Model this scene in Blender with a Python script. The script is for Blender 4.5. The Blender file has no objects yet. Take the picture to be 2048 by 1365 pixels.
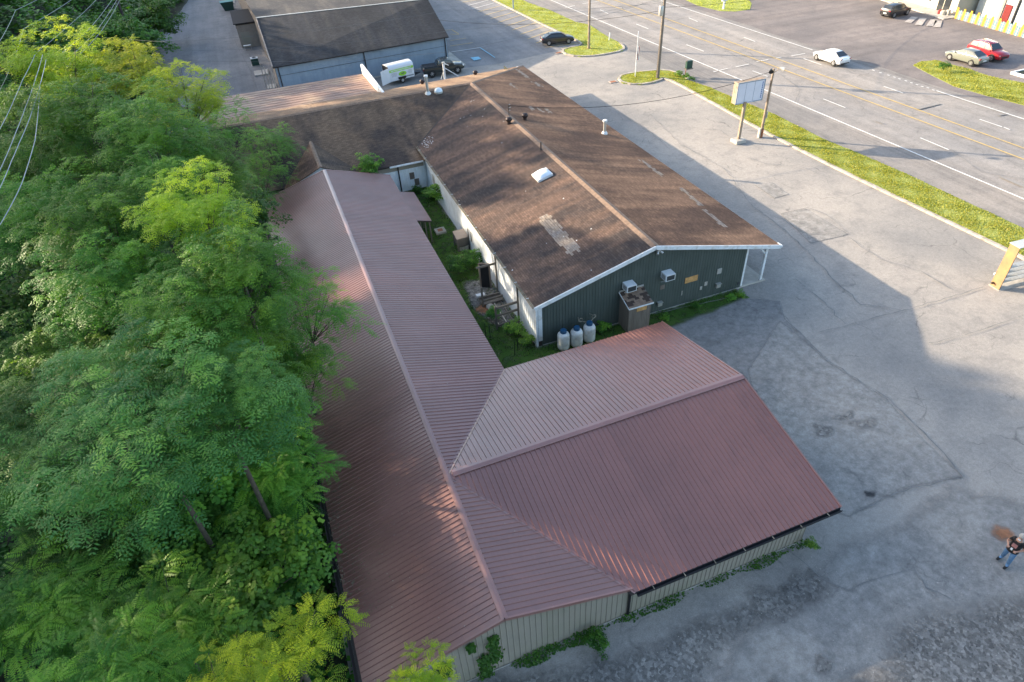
import bpy, bmesh, math, random
import numpy as np
from mathutils import Vector, Matrix
R_ = math.radians
scene = bpy.context.scene
COL = scene.collection
rnd = random.Random(7)
npr = np.random.default_rng(11)

# ------------------------------------------------------------ camera (survey of the photograph)
CAMH = 26.0
F_, CX, CY = 1296.5, 1024.0, 682.5
def _cam():
    p, r, y = R_(39.168), R_(-3.782), R_(19.06)
    cy, sy, cp, sp = math.cos(y), math.sin(y), math.cos(p), math.sin(p)
    fwd = Vector((sy*cp, cy*cp, -sp)); right = Vector((cy, -sy, 0)); up = right.cross(fwd)
    cr, sr = math.cos(r), math.sin(r)
    return cr*right + sr*up, -sr*right + cr*up, fwd
CR, CU, CF = _cam()
cam = bpy.data.cameras.new('camera'); cam_o = bpy.data.objects.new('camera', cam); COL.objects.link(cam_o)
cam.sensor_width = 36.0; cam.lens = F_/2048*36.0; cam.clip_start = .5; cam.clip_end = 3000
m = Matrix.Identity(4)
for i in range(3): m[i][0], m[i][1], m[i][2] = CR[i], CU[i], -CF[i]
m[0][3], m[1][3], m[2][3] = 0, 0, CAMH
cam_o.matrix_world = m
scene.camera = cam_o
# ------------------------------------------------------------ light
SUN_EL = 18.0
SHADE_CREST = [(0,33), (57,35), (67.5,35), (69,26), (74,26), (75.5,37), (86,37), (87.5,25), (97.5,25), (99.5,34), (112,34), (116,32), (122,27.5), (165,27.5), (200,26), (245,24)]      # unseen crest heights, metres, shaped to shade the yard and sunlight chosen treetops
sdir = Vector((-0.755, 0.656, 0)).normalized()            # horizontal direction TOWARDS the sun
world = bpy.data.worlds.new('World'); scene.world = world; world.use_nodes = True
nt = world.node_tree; bg = nt.nodes['Background']
sky = nt.nodes.new('ShaderNodeTexSky'); sky.sky_type = 'NISHITA'; sky.sun_disc = False
sky.sun_elevation = R_(SUN_EL); sky.sun_rotation = math.atan2(sdir.x, sdir.y); sky.air_density = 1.0; sky.dust_density = 2.0
sky.ozone_density = 1.0
nt.links.new(sky.outputs[0], bg.inputs[0]); bg.inputs[1].default_value = 0.15
sun = bpy.data.lights.new('sun', 'SUN'); sun.energy = 4.0; sun.angle = R_(0.6); sun.color = (1.0, .83, .62)
sun_o = bpy.data.objects.new('sun', sun); COL.objects.link(sun_o)
sv = Vector((sdir.x*math.cos(R_(SUN_EL)), sdir.y*math.cos(R_(SUN_EL)), math.sin(R_(SUN_EL))))
sun_o.rotation_euler = sv.to_track_quat('Z', 'Y').to_euler(); sun_o.location = (0, 0, 60)
vs = scene.view_settings; vs.view_transform = 'Standard'; vs.look = 'None'; vs.exposure = 1.7; vs.gamma = 1; vs.use_curve_mapping = False

# ------------------------------------------------------------ survey helpers: photo point -> place on a real plane
def ray(px, py):
    return CR*((px-CX)/F_) - CU*((py-CY)/F_) + CF
def G(px, py, z=0.0):
    d = ray(px, py); t = (z-CAMH)/d.z
    return Vector((d.x*t, d.y*t, z))
def PY(px, py, y):
    d = ray(px, py); t = y/d.y
    return Vector((d.x*t, y, CAMH+d.z*t))
def PX(px, py, x):
    d = ray(px, py); t = x/d.x
    return Vector((x, d.y*t, CAMH+d.z*t))

# ------------------------------------------------------------ mesh helpers
class MB:
    def __init__(s): s.v = []; s.f = []; s.m = []; s.uv = None; s.mi = 0
    def add(s, vs, fs):
        b = len(s.v); s.v += [tuple(v) for v in vs]
        for f in fs: s.f.append(tuple(b+i for i in f)); s.m.append(s.mi)
        return s
    def box(s, x0, y0, z0, x1, y1, z1):
        if x1 < x0: x0, x1 = x1, x0
        if y1 < y0: y0, y1 = y1, y0
        if z1 < z0: z0, z1 = z1, z0
        return s.add([(x0,y0,z0),(x1,y0,z0),(x1,y1,z0),(x0,y1,z0),(x0,y0,z1),(x1,y0,z1),(x1,y1,z1),(x0,y1,z1)],
              [(3,2,1,0),(4,5,6,7),(0,1,5,4),(1,2,6,5),(2,3,7,6),(3,0,4,7)])
    def cbox(s, c, sx, sy, sz): return s.box(c[0]-sx/2, c[1]-sy/2, c[2]-sz/2, c[0]+sx/2, c[1]+sy/2, c[2]+sz/2)
    def beam(s, a, b, w, h, up=(0,0,1)):
        a, b = Vector(a), Vector(b); d = (b-a).normalized(); u = Vector(up)
        if abs(d.dot(u)) > .95: u = Vector((0,1,0))
        r = d.cross(u).normalized()*w/2; u2 = r.cross(d).normalized()*h/2
        P = []
        for c in (a, b): P += [c-r-u2, c+r-u2, c+r+u2, c-r+u2]
        return s.add(P, [(3,2,1,0),(4,5,6,7),(0,1,5,4),(1,2,6,5),(2,3,7,6),(3,0,4,7)])
    def tube(s, pts, rad, n=8, caps=True):
        pts = [Vector(p) for p in pts]; k = len(pts)
        if not hasattr(rad, '__len__'): rad = [rad]*k
        vs = []
        for i, p in enumerate(pts):
            d = (pts[min(i+1, k-1)]-pts[max(i-1, 0)])
            d = d.normalized() if d.length > 1e-9 else Vector((0,0,1))
            a = Vector((1,0,0)) if abs(d.x) < .8 else Vector((0,1,0))
            u = d.cross(a).normalized(); w = d.cross(u)
            for j in range(n):
                t = 2*math.pi*j/n; vs.append(p+(u*math.cos(t)+w*math.sin(t))*rad[i])
        fs = [(i*n+j, i*n+(j+1) % n, (i+1)*n+(j+1) % n, (i+1)*n+j) for i in range(k-1) for j in range(n)]
        if caps: fs += [tuple(range(n-1, -1, -1)), tuple(range((k-1)*n, k*n))]
        return s.add(vs, fs)
    def lathe(s, c, prof, n=16):
        c = Vector(c); return s.tube([c+Vector((0,0,z)) for r, z in prof], [max(r, .002) for r, z in prof], n)
    def poly(s, pts, thick=None):
        k = len(pts); pts = [Vector(p) for p in pts]
        if thick is None: return s.add(pts, [tuple(range(k))])
        t = Vector(thick); 
        return s.add(pts+[p+t for p in pts], [tuple(range(k)), tuple(range(2*k-1, k-1, -1))]+[(i, k+i, k+(i+1) % k, (i+1) % k) for i in range(k)])
    def build(s, name, mats, parent=None, org=None, smooth=None, bevel=None):
        me = bpy.data.meshes.new(name)
        o = Vector(org) if org is not None else None
        if parent is not None and org is None and parent.get('_abs') is not None: o = Vector(parent['_abs'])
        vs = s.v if o is None else [(v[0]-o.x, v[1]-o.y, v[2]-o.z) for v in s.v]
        me.from_pydata(vs, [], s.f)
        if not isinstance(mats, (list, tuple)): mats = [mats]
        for mm in mats: me.materials.append(mm)
        if len(mats) > 1: me.polygons.foreach_set('material_index', s.m)
        if s.uv:
            uvl = me.uv_layers.new(name='UVMap'); k = 0
            for p in me.polygons:
                for li in p.loop_indices: uvl.data[li].uv = s.uv(me.vertices[me.loops[li].vertex_index].co, p.normal); k += 1
        me.update()
        ob = bpy.data.objects.new(name, me); COL.objects.link(ob)
        if smooth is not None:
            me.polygons.foreach_set('use_smooth', [True]*len(me.polygons))
            me.set_sharp_from_angle(angle=R_(smooth))
        if bevel:
            b = ob.modifiers.new('bevel', 'BEVEL'); b.width = bevel; b.segments = 2; b.limit_method = 'ANGLE'; b.angle_limit = R_(35)
        if parent is not None: ob.parent = parent
        if org is not None and parent is None: ob.location = o
        return ob

def tag(o, label=None, cat=None, group=None, kind=None):
    if label: o['label'] = label
    if cat: o['category'] = cat
    if group: o['group'] = group
    if kind: o['kind'] = kind
    return o
def thing(name, label, cat, loc=(0,0,0), rz=0, group=None):
    o = bpy.data.objects.new(name, None); COL.objects.link(o); o.location = loc; o.rotation_euler = (0,0,rz)
    o.empty_display_size = .2
    if rz == 0: o['_abs'] = tuple(loc)
    return tag(o, label, cat, group)
def done_abs():
    for o in bpy.data.objects:
        if '_abs' in o: del o['_abs']
def dup(root, loc=None, rz=None, label=None, group=None, scale=None):
    r = root.copy(); COL.objects.link(r)
    if loc is not None: r.location = loc
    if rz is not None: r.rotation_euler = (0,0,rz)
    if scale is not None: r.scale = scale if hasattr(scale, '__len__') else (scale,)*3
    if label: r['label'] = label
    if group: r['group'] = group
    for ch in list(root.children):
        c = ch.copy(); COL.objects.link(c); c.parent = r
        for g in list(ch.children):
            d = g.copy(); COL.objects.link(d); d.parent = c
    return r

# ------------------------------------------------------------ materials
class NT:
    def __init__(s, name):
        s.mat = bpy.data.materials.new(name); s.mat.use_nodes = True; s.t = s.mat.node_tree
        s.b = s.t.nodes['Principled BSDF']; s.pos = s.n('ShaderNodeNewGeometry').outputs['Position']
    def n(s, t, **k):
        x = s.t.nodes.new(t)
        for a, b in k.items(): setattr(x, a, b)
        return x
    def l(s, a, b): s.t.links.new(a, b)
    def mapv(s, v, sc=(1,1,1), rot=(0,0,0), loc=(0,0,0)):
        q = s.n('ShaderNodeMapping'); s.l(v, q.inputs[0]); q.inputs['Scale'].default_value = sc; q.inputs['Rotation'].default_value = rot; q.inputs['Location'].default_value = loc
        return q.outputs[0]
    def noise(s, v, scale, detail=4, rough=.55, dist=0):
        q = s.n('ShaderNodeTexNoise'); s.l(v, q.inputs['Vector']); q.inputs['Scale'].default_value = scale; q.inputs['Detail'].default_value = detail
        q.inputs['Roughness'].default_value = rough; q.inputs['Distortion'].default_value = dist
        return q.outputs['Fac']
    def ramp(s, f, stops):
        q = s.n('ShaderNodeValToRGB'); s.l(f, q.inputs[0]); e = q.color_ramp.elements
        while len(e) < len(stops): e.new(.5)
        for i, (p, c) in enumerate(stops):
            e[i].position = p; e[i].color = (c, c, c, 1) if not hasattr(c, '__len__') else (*c, 1)
        return q.outputs[0]
    def mix(s, f, a, b, mode='MIX'):
        q = s.n('ShaderNodeMix', data_type='RGBA', blend_type=mode)
        for i, val in ((0, f), (6, a), (7, b)):
            if hasattr(val, 'is_output'): s.l(val, q.inputs[i])
            elif hasattr(val, '__len__'): q.inputs[i].default_value = (*val, 1)
            else: q.inputs[i].default_value = val if i == 0 else (val, val, val, 1)
        return q.outputs[2]
    def math(s, op, a, b=0.0, c=None):
        q = s.n('ShaderNodeMath', operation=op)
        for i, val in enumerate((a, b) if c is None else (a, b, c)):
            if hasattr(val, 'is_output'): s.l(val, q.inputs[i])
            else: q.inputs[i].default_value = val
        return q.outputs[0]
    def col(s, c):
        if hasattr(c, 'is_output'): s.l(c, s.b.inputs['Base Color'])
        else: s.b.inputs['Base Color'].default_value = (*c, 1)
    def bump(s, h, st=.3, dist=.02):
        q = s.n('ShaderNodeBump'); s.l(h, q.inputs['Height']); q.inputs['Strength'].default_value = st; q.inputs['Distance'].default_value = dist
        s.l(q.outputs[0], s.b.inputs['Normal'])
    def rm(s, r, m=0, spec=.5):
        s.b.inputs['Roughness'].default_value = r; s.b.inputs['Metallic'].default_value = m; s.b.inputs['Specular IOR Level'].default_value = spec

def M(name, c, rough=.75, var=.12, scale=2.0, metal=0, spec=.4, dirt=None, dscale=.7, bump=.15, bscale=40, coat=0):
    t = NT(name); t.rm(rough, metal, spec)
    n1 = t.noise(t.pos, scale, 5); lo = tuple(x*(1-var) for x in c); hi = tuple(min(1, x*(1+var)) for x in c)
    o = t.ramp(n1, [(.3, lo), (.7, hi)])
    if dirt: o = t.mix(t.ramp(t.noise(t.pos, dscale, 6, .65), [(.48, 0), (.68, .75)]), o, dirt)
    t.col(o)
    if bump: t.bump(t.noise(t.pos, bscale, 3), bump, .01)
    if coat: t.b.inputs['Coat Weight'].default_value = coat; t.b.inputs['Coat Roughness'].default_value = .08
    return t.mat
def glass(name, c=(.02,.025,.03)):
    t = NT(name); t.col(c); t.rm(.06, 0, .8); return t.mat
# asphalt family -------------------------------------------------------------
def asphalt(name, c, dark=.75, crack=1.0, crack_scale=.16, patch=.35, gravel=0, warm=(1.06,1.0,.93), streak=None, crackw=.008):
    t = NT(name); t.rm(.85, 0, .25)
    big = t.noise(t.pos, .09, 5, .6); mid = t.noise(t.pos, .7, 6, .65); fine = t.noise(t.pos, 22, 3, .7)
    a = tuple(x*dark for x in c); b = tuple(min(1, x*w*1.12) for x, w in zip(c, warm))
    o = t.ramp(big, [(.32, a), (.62, b)])
    o = t.mix(t.ramp(mid, [(.30, .55), (.52, 0)]), o, tuple(x*.62 for x in c))
    o = t.mix(t.ramp(t.noise(t.pos, 2.6, 5, .7), [(.60, 0), (.74, patch)]), o, tuple(min(1, x*1.35) for x in c))
    o = t.mix(1.0, o, t.ramp(fine, [(.25, .72), (.75, 1.22)]), 'MULTIPLY')
    o = t.mix(1.0, o, t.ramp(t.noise(t.pos, 4.5, 5, .75), [(.3, .84), (.7, 1.14)]), 'MULTIPLY')
    if streak:
        s = t.noise(t.mapv(t.pos, streak), 1.0, 4, .6)
        o = t.mix(.8, o, t.ramp(s, [(.35, .80), (.65, 1.10)]), 'MULTIPLY')
    if gravel:
        v = t.n('ShaderNodeTexVoronoi'); t.l(t.pos, v.inputs['Vector']); v.inputs['Scale'].default_value = 9
        o = t.mix(gravel, o, t.ramp(v.outputs['Color'], [(.1, .55), (.5, .95), (.95, 1.7)]), 'MULTIPLY')
        sp = t.n('ShaderNodeTexVoronoi'); t.l(t.pos, sp.inputs['Vector']); sp.inputs['Scale'].default_value = 1.6
        o = t.mix(t.ramp(sp.outputs['Distance'], [(.02, .9), (.05, 0)]), o, (.55, .53, .48))
    # stains
    o = t.mix(t.ramp(t.noise(t.pos, .33, 6, .7, .4), [(.66, 0), (.78, .6)]), o, tuple(x*.42 for x in c))
    if crack:
        wob = t.n('ShaderNodeTexNoise'); t.l(t.pos, wob.inputs['Vector']); wob.inputs['Scale'].default_value = .55; wob.inputs['Detail'].default_value = 5
        wv = t.n('ShaderNodeVectorMath', operation='MULTIPLY_ADD'); t.l(wob.outputs['Color'], wv.inputs[0]); wv.inputs[1].default_value = (2.2,2.2,0); t.l(t.pos, wv.inputs[2])
        for sc, w, st in ((crack_scale, crackw, .85), (crack_scale*3.7, crackw*1.6, .5)):
            v = t.n('ShaderNodeTexVoronoi', feature='DISTANCE_TO_EDGE'); t.l(wv.outputs[0], v.inputs['Vector']); v.inputs['Scale'].default_value = sc
            line = t.ramp(v.outputs['Distance'], [(0, 1), (w*(sc/crack_scale)**.4, 0)])
            mask = t.ramp(t.noise(t.pos, .21*(sc/crack_scale)**.5, 4, .6), [(.50, 0), (.66, st)])
            o = t.mix(t.math('MULTIPLY', t.math('MULTIPLY', line, mask), crack), o, tuple(x*.28 for x in c))
    t.col(o); t.bump(fine, .35, .015)
    return t.mat
def softened(name, src):
    """copy of a ground material that thins out with the 'fade' attribute and a ragged noise edge"""
    m_ = MT[src].copy(); m_.name = name; t_ = m_.node_tree; out = t_.nodes['Material Output']; b_ = t_.nodes['Principled BSDF']
    at = t_.nodes.new('ShaderNodeAttribute'); at.attribute_name = 'fade'; ge = t_.nodes.new('ShaderNodeNewGeometry'); no = t_.nodes.new('ShaderNodeTexNoise'); t_.links.new(ge.outputs['Position'], no.inputs['Vector']); no.inputs['Scale'].default_value = 1.8; no.inputs['Detail'].default_value = 8; no.inputs['Roughness'].default_value = .7
    ma = t_.nodes.new('ShaderNodeMath'); ma.operation = 'MULTIPLY_ADD'; t_.links.new(no.outputs['Fac'], ma.inputs[0]); ma.inputs[1].default_value = 1.6; 
    mb = t_.nodes.new('ShaderNodeMath'); mb.operation = 'MULTIPLY_ADD'; t_.links.new(at.outputs['Fac'], mb.inputs[0]); mb.inputs[1].default_value = 1.5; mb.inputs[2].default_value = -1.45
    t_.links.new(mb.outputs[0], ma.inputs[2]); cl = t_.nodes.new('ShaderNodeClamp'); t_.links.new(ma.outputs[0], cl.inputs[0]); t_.links.new(cl.outputs[0], b_.inputs['Alpha'])
    return m_
def grassmat(name, a, b, c):
    t = NT(name); t.rm(.9, 0, .15)
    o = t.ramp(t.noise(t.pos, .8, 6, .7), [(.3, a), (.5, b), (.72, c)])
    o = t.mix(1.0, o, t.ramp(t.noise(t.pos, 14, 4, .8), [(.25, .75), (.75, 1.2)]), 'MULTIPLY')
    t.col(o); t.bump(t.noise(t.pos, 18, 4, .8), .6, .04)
    return t.mat
def leafmat(name, c, trans=.45, var=.35):
    t = NT(name); t.rm(.55, 0, .35)
    at = t.n('ShaderNodeAttribute'); at.attribute_name = 'tint'
    oi = t.n('ShaderNodeObjectInfo')
    f = at.outputs['Fac']
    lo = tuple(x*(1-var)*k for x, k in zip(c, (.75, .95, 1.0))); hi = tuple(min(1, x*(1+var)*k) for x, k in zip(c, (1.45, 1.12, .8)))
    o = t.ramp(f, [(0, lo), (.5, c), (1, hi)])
    hs = t.n('ShaderNodeHueSaturation'); t.l(o, hs.inputs['Color'])
    t.l(t.math('MULTIPLY_ADD', oi.outputs['Random'], .026, .487), hs.inputs['Hue']); t.l(t.math('MULTIPLY_ADD', oi.outputs['Random'], .3, .85), hs.inputs['Value'])
    o = hs.outputs[0]
    t.col(o)
    tr = t.n('ShaderNodeBsdfTranslucent'); mxc = t.mix(1.0, o, (1.5, 1.45, .35), 'MULTIPLY'); t.l(mxc, tr.inputs[0])
    ms = t.n('ShaderNodeMixShader'); ms.inputs[0].default_value = trans
    t.l(t.b.outputs[0], ms.inputs[1]); t.l(tr.outputs[0], ms.inputs[2])
    t.l(ms.outputs[0], t.t.nodes['Material Output'].inputs[0])
    return t.mat
def shingle(name, cols, course_axis='x', streak=(.9,.06,.9), stain_shade=(.05,.045,.045), rowp=.145, light=None, rot=0):
    """asphalt shingles in UV metres: u along the course, v up the slope"""
    t = NT(name); t.rm(.88, 0, .2)
    uv = t.n('ShaderNodeUVMap').outputs[0]
    br = t.n('ShaderNodeTexBrick'); t.l(uv, br.inputs['Vector']); br.offset = .5
    br.inputs['Scale'].default_value = 1; br.inputs['Brick Width'].default_value = .33; br.inputs['Row Height'].default_value = rowp
    br.inputs['Mortar Size'].default_value = .012; br.inputs['Mortar Smooth'].default_value = .3; br.inputs['Bias'].default_value = 0
    br.inputs['Color1'].default_value = (.62,.62,.62,1); br.inputs['Color2'].default_value = (1.15,1.15,1.15,1); br.inputs['Mortar'].default_value = (.42,.42,.42,1)
    st = t.noise(t.mapv(uv, streak), 1.0, 5, .6, .2)
    o = t.ramp(st, [(.36, cols[0]), (.5, cols[1]), (.63, cols[2])])  # streak contrast raised: weathering plus tree shadow painted into the slope colour
    st2 = t.noise(t.mapv(uv, (.23,.11,1), loc=(3,7,0)), 1.0, 5, .65, .3)
    o = t.mix(t.ramp(st2, [(.44, 0), (.60, .85)]), o, stain_shade)
    o = t.mix(.75, o, br.outputs['Color'], 'MULTIPLY')
    o = t.mix(1.0, o, t.ramp(t.noise(uv, 9, 3, .7), [(.25, .8), (.75, 1.18)]), 'MULTIPLY')
    t.col(o); t.bump(br.outputs['Fac'], -.35, .02)
    return t.mat

MT = {}
MT['lot'] = asphalt('asphalt_lot', (.33,.315,.295), dark=.74, patch=.3)
MT['lotdark'] = asphalt('asphalt_newer', (.265,.262,.258), dark=.8, crack=.6)
MT['lotmid'] = asphalt('asphalt_worn_grey', (.315,.308,.295), dark=.8, crack=.8, patch=.4, gravel=.12)
MT['gravel'] = asphalt('gravel_ground', (.235,.23,.22), dark=.6, crack=0, patch=.5, gravel=.9)
MT['road'] = asphalt('road_asphalt', (.295,.283,.272), dark=.86, crack=.9, crack_scale=.1, patch=.1, streak=(.55,.02,1))
MT['shoulder'] = asphalt('road_shoulder', (.255,.243,.232), dark=.82, crack=.3, streak=(1.4,.02,1))
MT['farlot'] = asphalt('asphalt_far_lot', (.22,.2,.195), dark=.72, crack=.5, patch=.45, streak=(.05,.5,1))
MT['backroad'] = asphalt('asphalt_service_road', (.235,.24,.25), dark=.78, crack=.8, patch=.25, streak=(.7,.05,1))
MT['grass'] = grassmat('grass_strip', (.27,.31,.08), (.32,.36,.10), (.41,.41,.14))
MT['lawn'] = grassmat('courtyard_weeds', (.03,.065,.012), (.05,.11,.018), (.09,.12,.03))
MT['soil'] = M('leafy_soil', (.025,.032,.015), var=.5, scale=1.5)
MT['kerb'] = M('kerb_concrete', (.42,.37,.31), dirt=(.2,.17,.13), dscale=1.5, var=.2)
MT['conc'] = M('concrete', (.45,.42,.37), dirt=(.28,.25,.2), var=.15)
MT['wpaint'] = M('road_paint_white', (.75,.75,.72), dirt=(.45,.44,.42), dscale=3)
MT['ypaint'] = M('road_paint_yellow', (.62,.42,.10), dirt=(.42,.36,.25), dscale=3)
MT['bpaint'] = M('road_paint_blue', (.20,.48,.62), dirt=(.3,.4,.45), dscale=5)

def metalroof(name, c, c2, rough=.38):
    t = NT(name); t.rm(rough, .0, .6)
    uvn = t.noise(t.pos, .35, 5, .6)
    o = t.ramp(uvn, [(.3, c), (.7, c2)])
    o = t.mix(t.ramp(t.noise(t.pos, 5.5, 5, .75), [(.60, 0), (.75, .6)]), o, tuple(min(1, x*1.6) for x in c2))
    o = t.mix(t.ramp(t.noise(t.pos, 1.3, 6, .7), [(.55, 0), (.75, .35)]), o, tuple(x*.6 for x in c))
    v = t.n('ShaderNodeTexVoronoi'); t.l(t.pos, v.inputs['Vector']); v.inputs['Scale'].default_value = 2.4
    o = t.mix(t.ramp(v.outputs['Distance'], [(.035, .8), (.06, 0)]), o, (.05,.035,.035))
    oi = t.n('ShaderNodeObjectInfo')
    o = t.mix(1.0, o, t.ramp(oi.outputs['Random'], [(0, .93), (1, 1.06)]), 'MULTIPLY')
    t.col(o)
    t.b.inputs['Coat Weight'].default_value = .9; t.b.inputs['Coat Roughness'].default_value = .3; t.b.inputs['Coat IOR'].default_value = 1.65
    t.l(t.ramp(t.noise(t.pos, .8, 4), [(.3, rough*.85), (.7, rough*1.3)]), t.b.inputs['Roughness'])
    return t.mat
MT['mroof'] = metalroof('maroon_metal_roof', (.225,.088,.066), (.265,.108,.083))
MT['mcap'] = metalroof('maroon_ridge_cap', (.25,.105,.082), (.28,.125,.10))
MT['tanmetal'] = M('tan_metal_siding', (.34,.30,.24), rough=.5, var=.06, dirt=(.25,.24,.17), dscale=.5, bump=0)
MT['wirethin'] = M('thin_grey_cable', (.16,.17,.17), bump=0)
MT['pickw'] = M('white_picket_paint', (.42,.44,.46), bump=0)
MT['standwood'] = M('sunbleached_board', (.33,.20,.10), var=.15, dirt=(.5,.26,.10), dscale=1.2)
MT['zebra'] = M('worn_white_paint', (.42,.38,.34), var=.25, scale=3)
MT['black'] = M('black_metal', (.015,.015,.017), rough=.5)
MT['deck'] = M('roof_deck_dark', (.05,.04,.035))
MT['white'] = M('white_paint', (.74,.76,.76), dirt=(.5,.48,.42), dscale=2.2, var=.05)
MT['whitesiding'] = M('white_siding', (.82,.86,.88), rough=.6, dirt=(.66,.68,.66), dscale=.9, var=.05)
MT['grime'] = M('grimy_gutter', (.33,.29,.22), dirt=(.1,.09,.06), dscale=3)
def boards(name, c, c2, pitch, axis=0):
    t = NT(name); t.rm(.8, 0, .25)
    o = t.ramp(t.noise(t.mapv(t.pos, (3,3,.4)), 1.0, 5, .65), [(.3, c), (.7, c2)])
    o = t.mix(t.ramp(t.noise(t.pos, .5, 5, .6), [(.5, 0), (.75, .5)]), o, tuple(x*.6 for x in c))
    t.col(o); return t.mat
MT['green'] = boards('green_board_siding', (.066,.082,.070), (.092,.108,.094), .2)
MT['graysid'] = boards('grey_blue_siding', (.24,.30,.36), (.29,.35,.41), .2)
MT['oldwood'] = boards('weathered_wood', (.13,.105,.085), (.24,.20,.165), .1)
MT['freshwood'] = M('plywood', (.55,.30,.11), var=.25, scale=6)
MT['greywood'] = boards('grey_timber', (.11,.10,.085), (.17,.155,.135), .1)
MT['shA'] = shingle('brown_shingles_west_slope', [(.10,.072,.06), (.155,.102,.078), (.215,.135,.095)])
MT['shB'] = shingle('brown_shingles_east_slope', [(.165,.098,.064), (.235,.138,.088), (.31,.182,.112)], stain_shade=(.09,.055,.042))  # dark streaks here partly paint tree shadows across the slope
MT['shC'] = shingle('weathered_shingles_wing', [(.115,.08,.058), (.17,.118,.08), (.22,.148,.098)], streak=(.28,.03,1), stain_shade=(.055,.045,.042))
MT['shD'] = shingle('tan_shingles_back_slope', [(.26,.16,.10), (.32,.21,.13), (.40,.27,.17)], stain_shade=(.2,.14,.10))
MT['shG'] = shingle('charcoal_shingles', [(.043,.045,.05), (.055,.057,.062), (.07,.068,.066)], stain_shade=(.035,.037,.04))
MT['shG2'] = shingle('charcoal_shingles_far', [(.07,.07,.073), (.09,.085,.083), (.12,.11,.10)], stain_shade=(.055,.055,.06))
MT['shpatch'] = shingle('pale_patch_shingles', [(.30,.25,.20), (.36,.29,.22), (.27,.25,.23)], stain_shade=(.25,.22,.2))
MT['cap'] = M('tan_ridge_shingles', (.225,.152,.105), var=.25, scale=4)
MT['leanmetal'] = M('brown_lean_to_roofing', (.30,.185,.135), rough=.6, var=.2, scale=.5, dirt=(.42,.30,.18), dscale=.25)
MT['galv'] = M('galvanised_pipe', (.55,.54,.50), rough=.45, metal=.5, dirt=(.35,.3,.22), dscale=4)
MT['dkvent'] = M('dark_turbine_vent', (.045,.03,.028), rough=.45, metal=.3)
MT['dome'] = M('white_acrylic_dome', (.72,.80,.85), rough=.2, bump=0, var=.03)
MT['acw'] = M('air_conditioner_white', (.68,.70,.70), bump=0, var=.04, dirt=(.5,.5,.48))
MT['grille'] = M('dark_grille', (.035,.04,.042))
MT['tank'] = M('propane_tank_white', (.72,.72,.68), rough=.4, dirt=(.45,.42,.35), dscale=3, bump=0)
MT['bluecap'] = M('blue_tank_cap', (.02,.085,.17), rough=.4, bump=0)
MT['glass'] = glass('dark_glass')
MT['pane'] = glass('window_pane', (.05,.06,.06))
MT['tan'] = M('tan_stucco', (.33,.27,.22))
MT['cream'] = M('cream_wall', (.52,.46,.36), var=.04)
MT['bluegrey'] = M('pale_grey_block_wall', (.42,.45,.45), var=.04)
MT['poleW'] = M('weathered_pole_wood', (.20,.165,.13), var=.25, scale=5)
MT['poleD'] = M('dark_pole_wood', (.055,.045,.04), var=.25, scale=5)
MT['poleS'] = M('tan_painted_post', (.33,.26,.19), dirt=(.22,.12,.07), dscale=3)
MT['rust'] = M('rusted_metal', (.28,.11,.05), var=.3, scale=8)
MT['signface'] = M('faded_sign_face', (.62,.64,.72), rough=.4, bump=0, var=.06, scale=1.2)
MT['wire'] = M('wire_black', (.02,.02,.02), bump=0)
MT['wireA'] = M('wire_aluminium', (.34,.37,.37), bump=0, metal=.3, rough=.5)
MT['tealbox'] = M('teal_painted_metal', (.12,.33,.33), bump=0)
MT['gbin'] = M('dark_green_metal', (.02,.06,.045), rough=.5, bump=0)
MT['red'] = M('red_paint', (.16,.012,.012), bump=0)
MT['yellow'] = M('yellow_picket_paint', (.48,.28,.03), bump=0, var=.2)
MT['pink'] = M('pink_picket_paint', (.42,.2,.18), bump=0)
MT['teal'] = M('teal_picket_paint', (.05,.24,.26), bump=0, var=.3)
MT['bluep'] = M('blue_play_plastic', (.02,.08,.30), bump=0)
MT['lime'] = M('lime_green_print', (.30,.62,.04), bump=0, rough=.4)
MT['trw'] = M('trailer_white', (.70,.70,.70), rough=.35, bump=0, var=.03)
MT['ink'] = M('dark_print', (.12,.13,.13), bump=0)
MT['tyre'] = M('tyre_rubber', (.018,.018,.018), bump=0)
MT['rim'] = M('alloy_rim', (.55,.55,.55), rough=.3, metal=.7, bump=0)
MT['lamp'] = M('headlight_lens', (.75,.75,.75), rough=.1, bump=0)
MT['tail'] = M('tail_light_red', (.35,.02,.02), rough=.15, bump=0)
MT['skin'] = M('skin', (.48,.27,.19), bump=0, var=.05, rough=.6)
MT['shirt'] = M('dark_shirt_cloth', (.022,.018,.018), var=.2)
MT['denim'] = M('blue_denim', (.10,.20,.34), var=.25, scale=9)
MT['hair'] = M('grey_hair', (.35,.34,.32))
MT['rustsoil'] = M('rust_stained_ground', (.34,.15,.07), var=.35, scale=2)
MT['litter'] = M('dry_leaf_litter', (.22,.17,.11), var=.4, scale=8)
MT['bark'] = M('tree_bark', (.085,.07,.052), var=.3, scale=6)
def paint(name, c, metal=.3):
    t = NT(name); t.col(c); t.rm(.32, metal, .5); t.b.inputs['Coat Weight'].default_value = .9; t.b.inputs['Coat Roughness'].default_value = .06
    return t.mat
for k, c in dict(pblack=(.012,.013,.016), pwhite=(.78,.78,.78), pgrey=(.22,.23,.20), pred=(.33,.012,.022), pgreenblack=(.014,.025,.024)).items(): MT[k] = paint('car_paint_'+k[1:], c)
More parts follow.
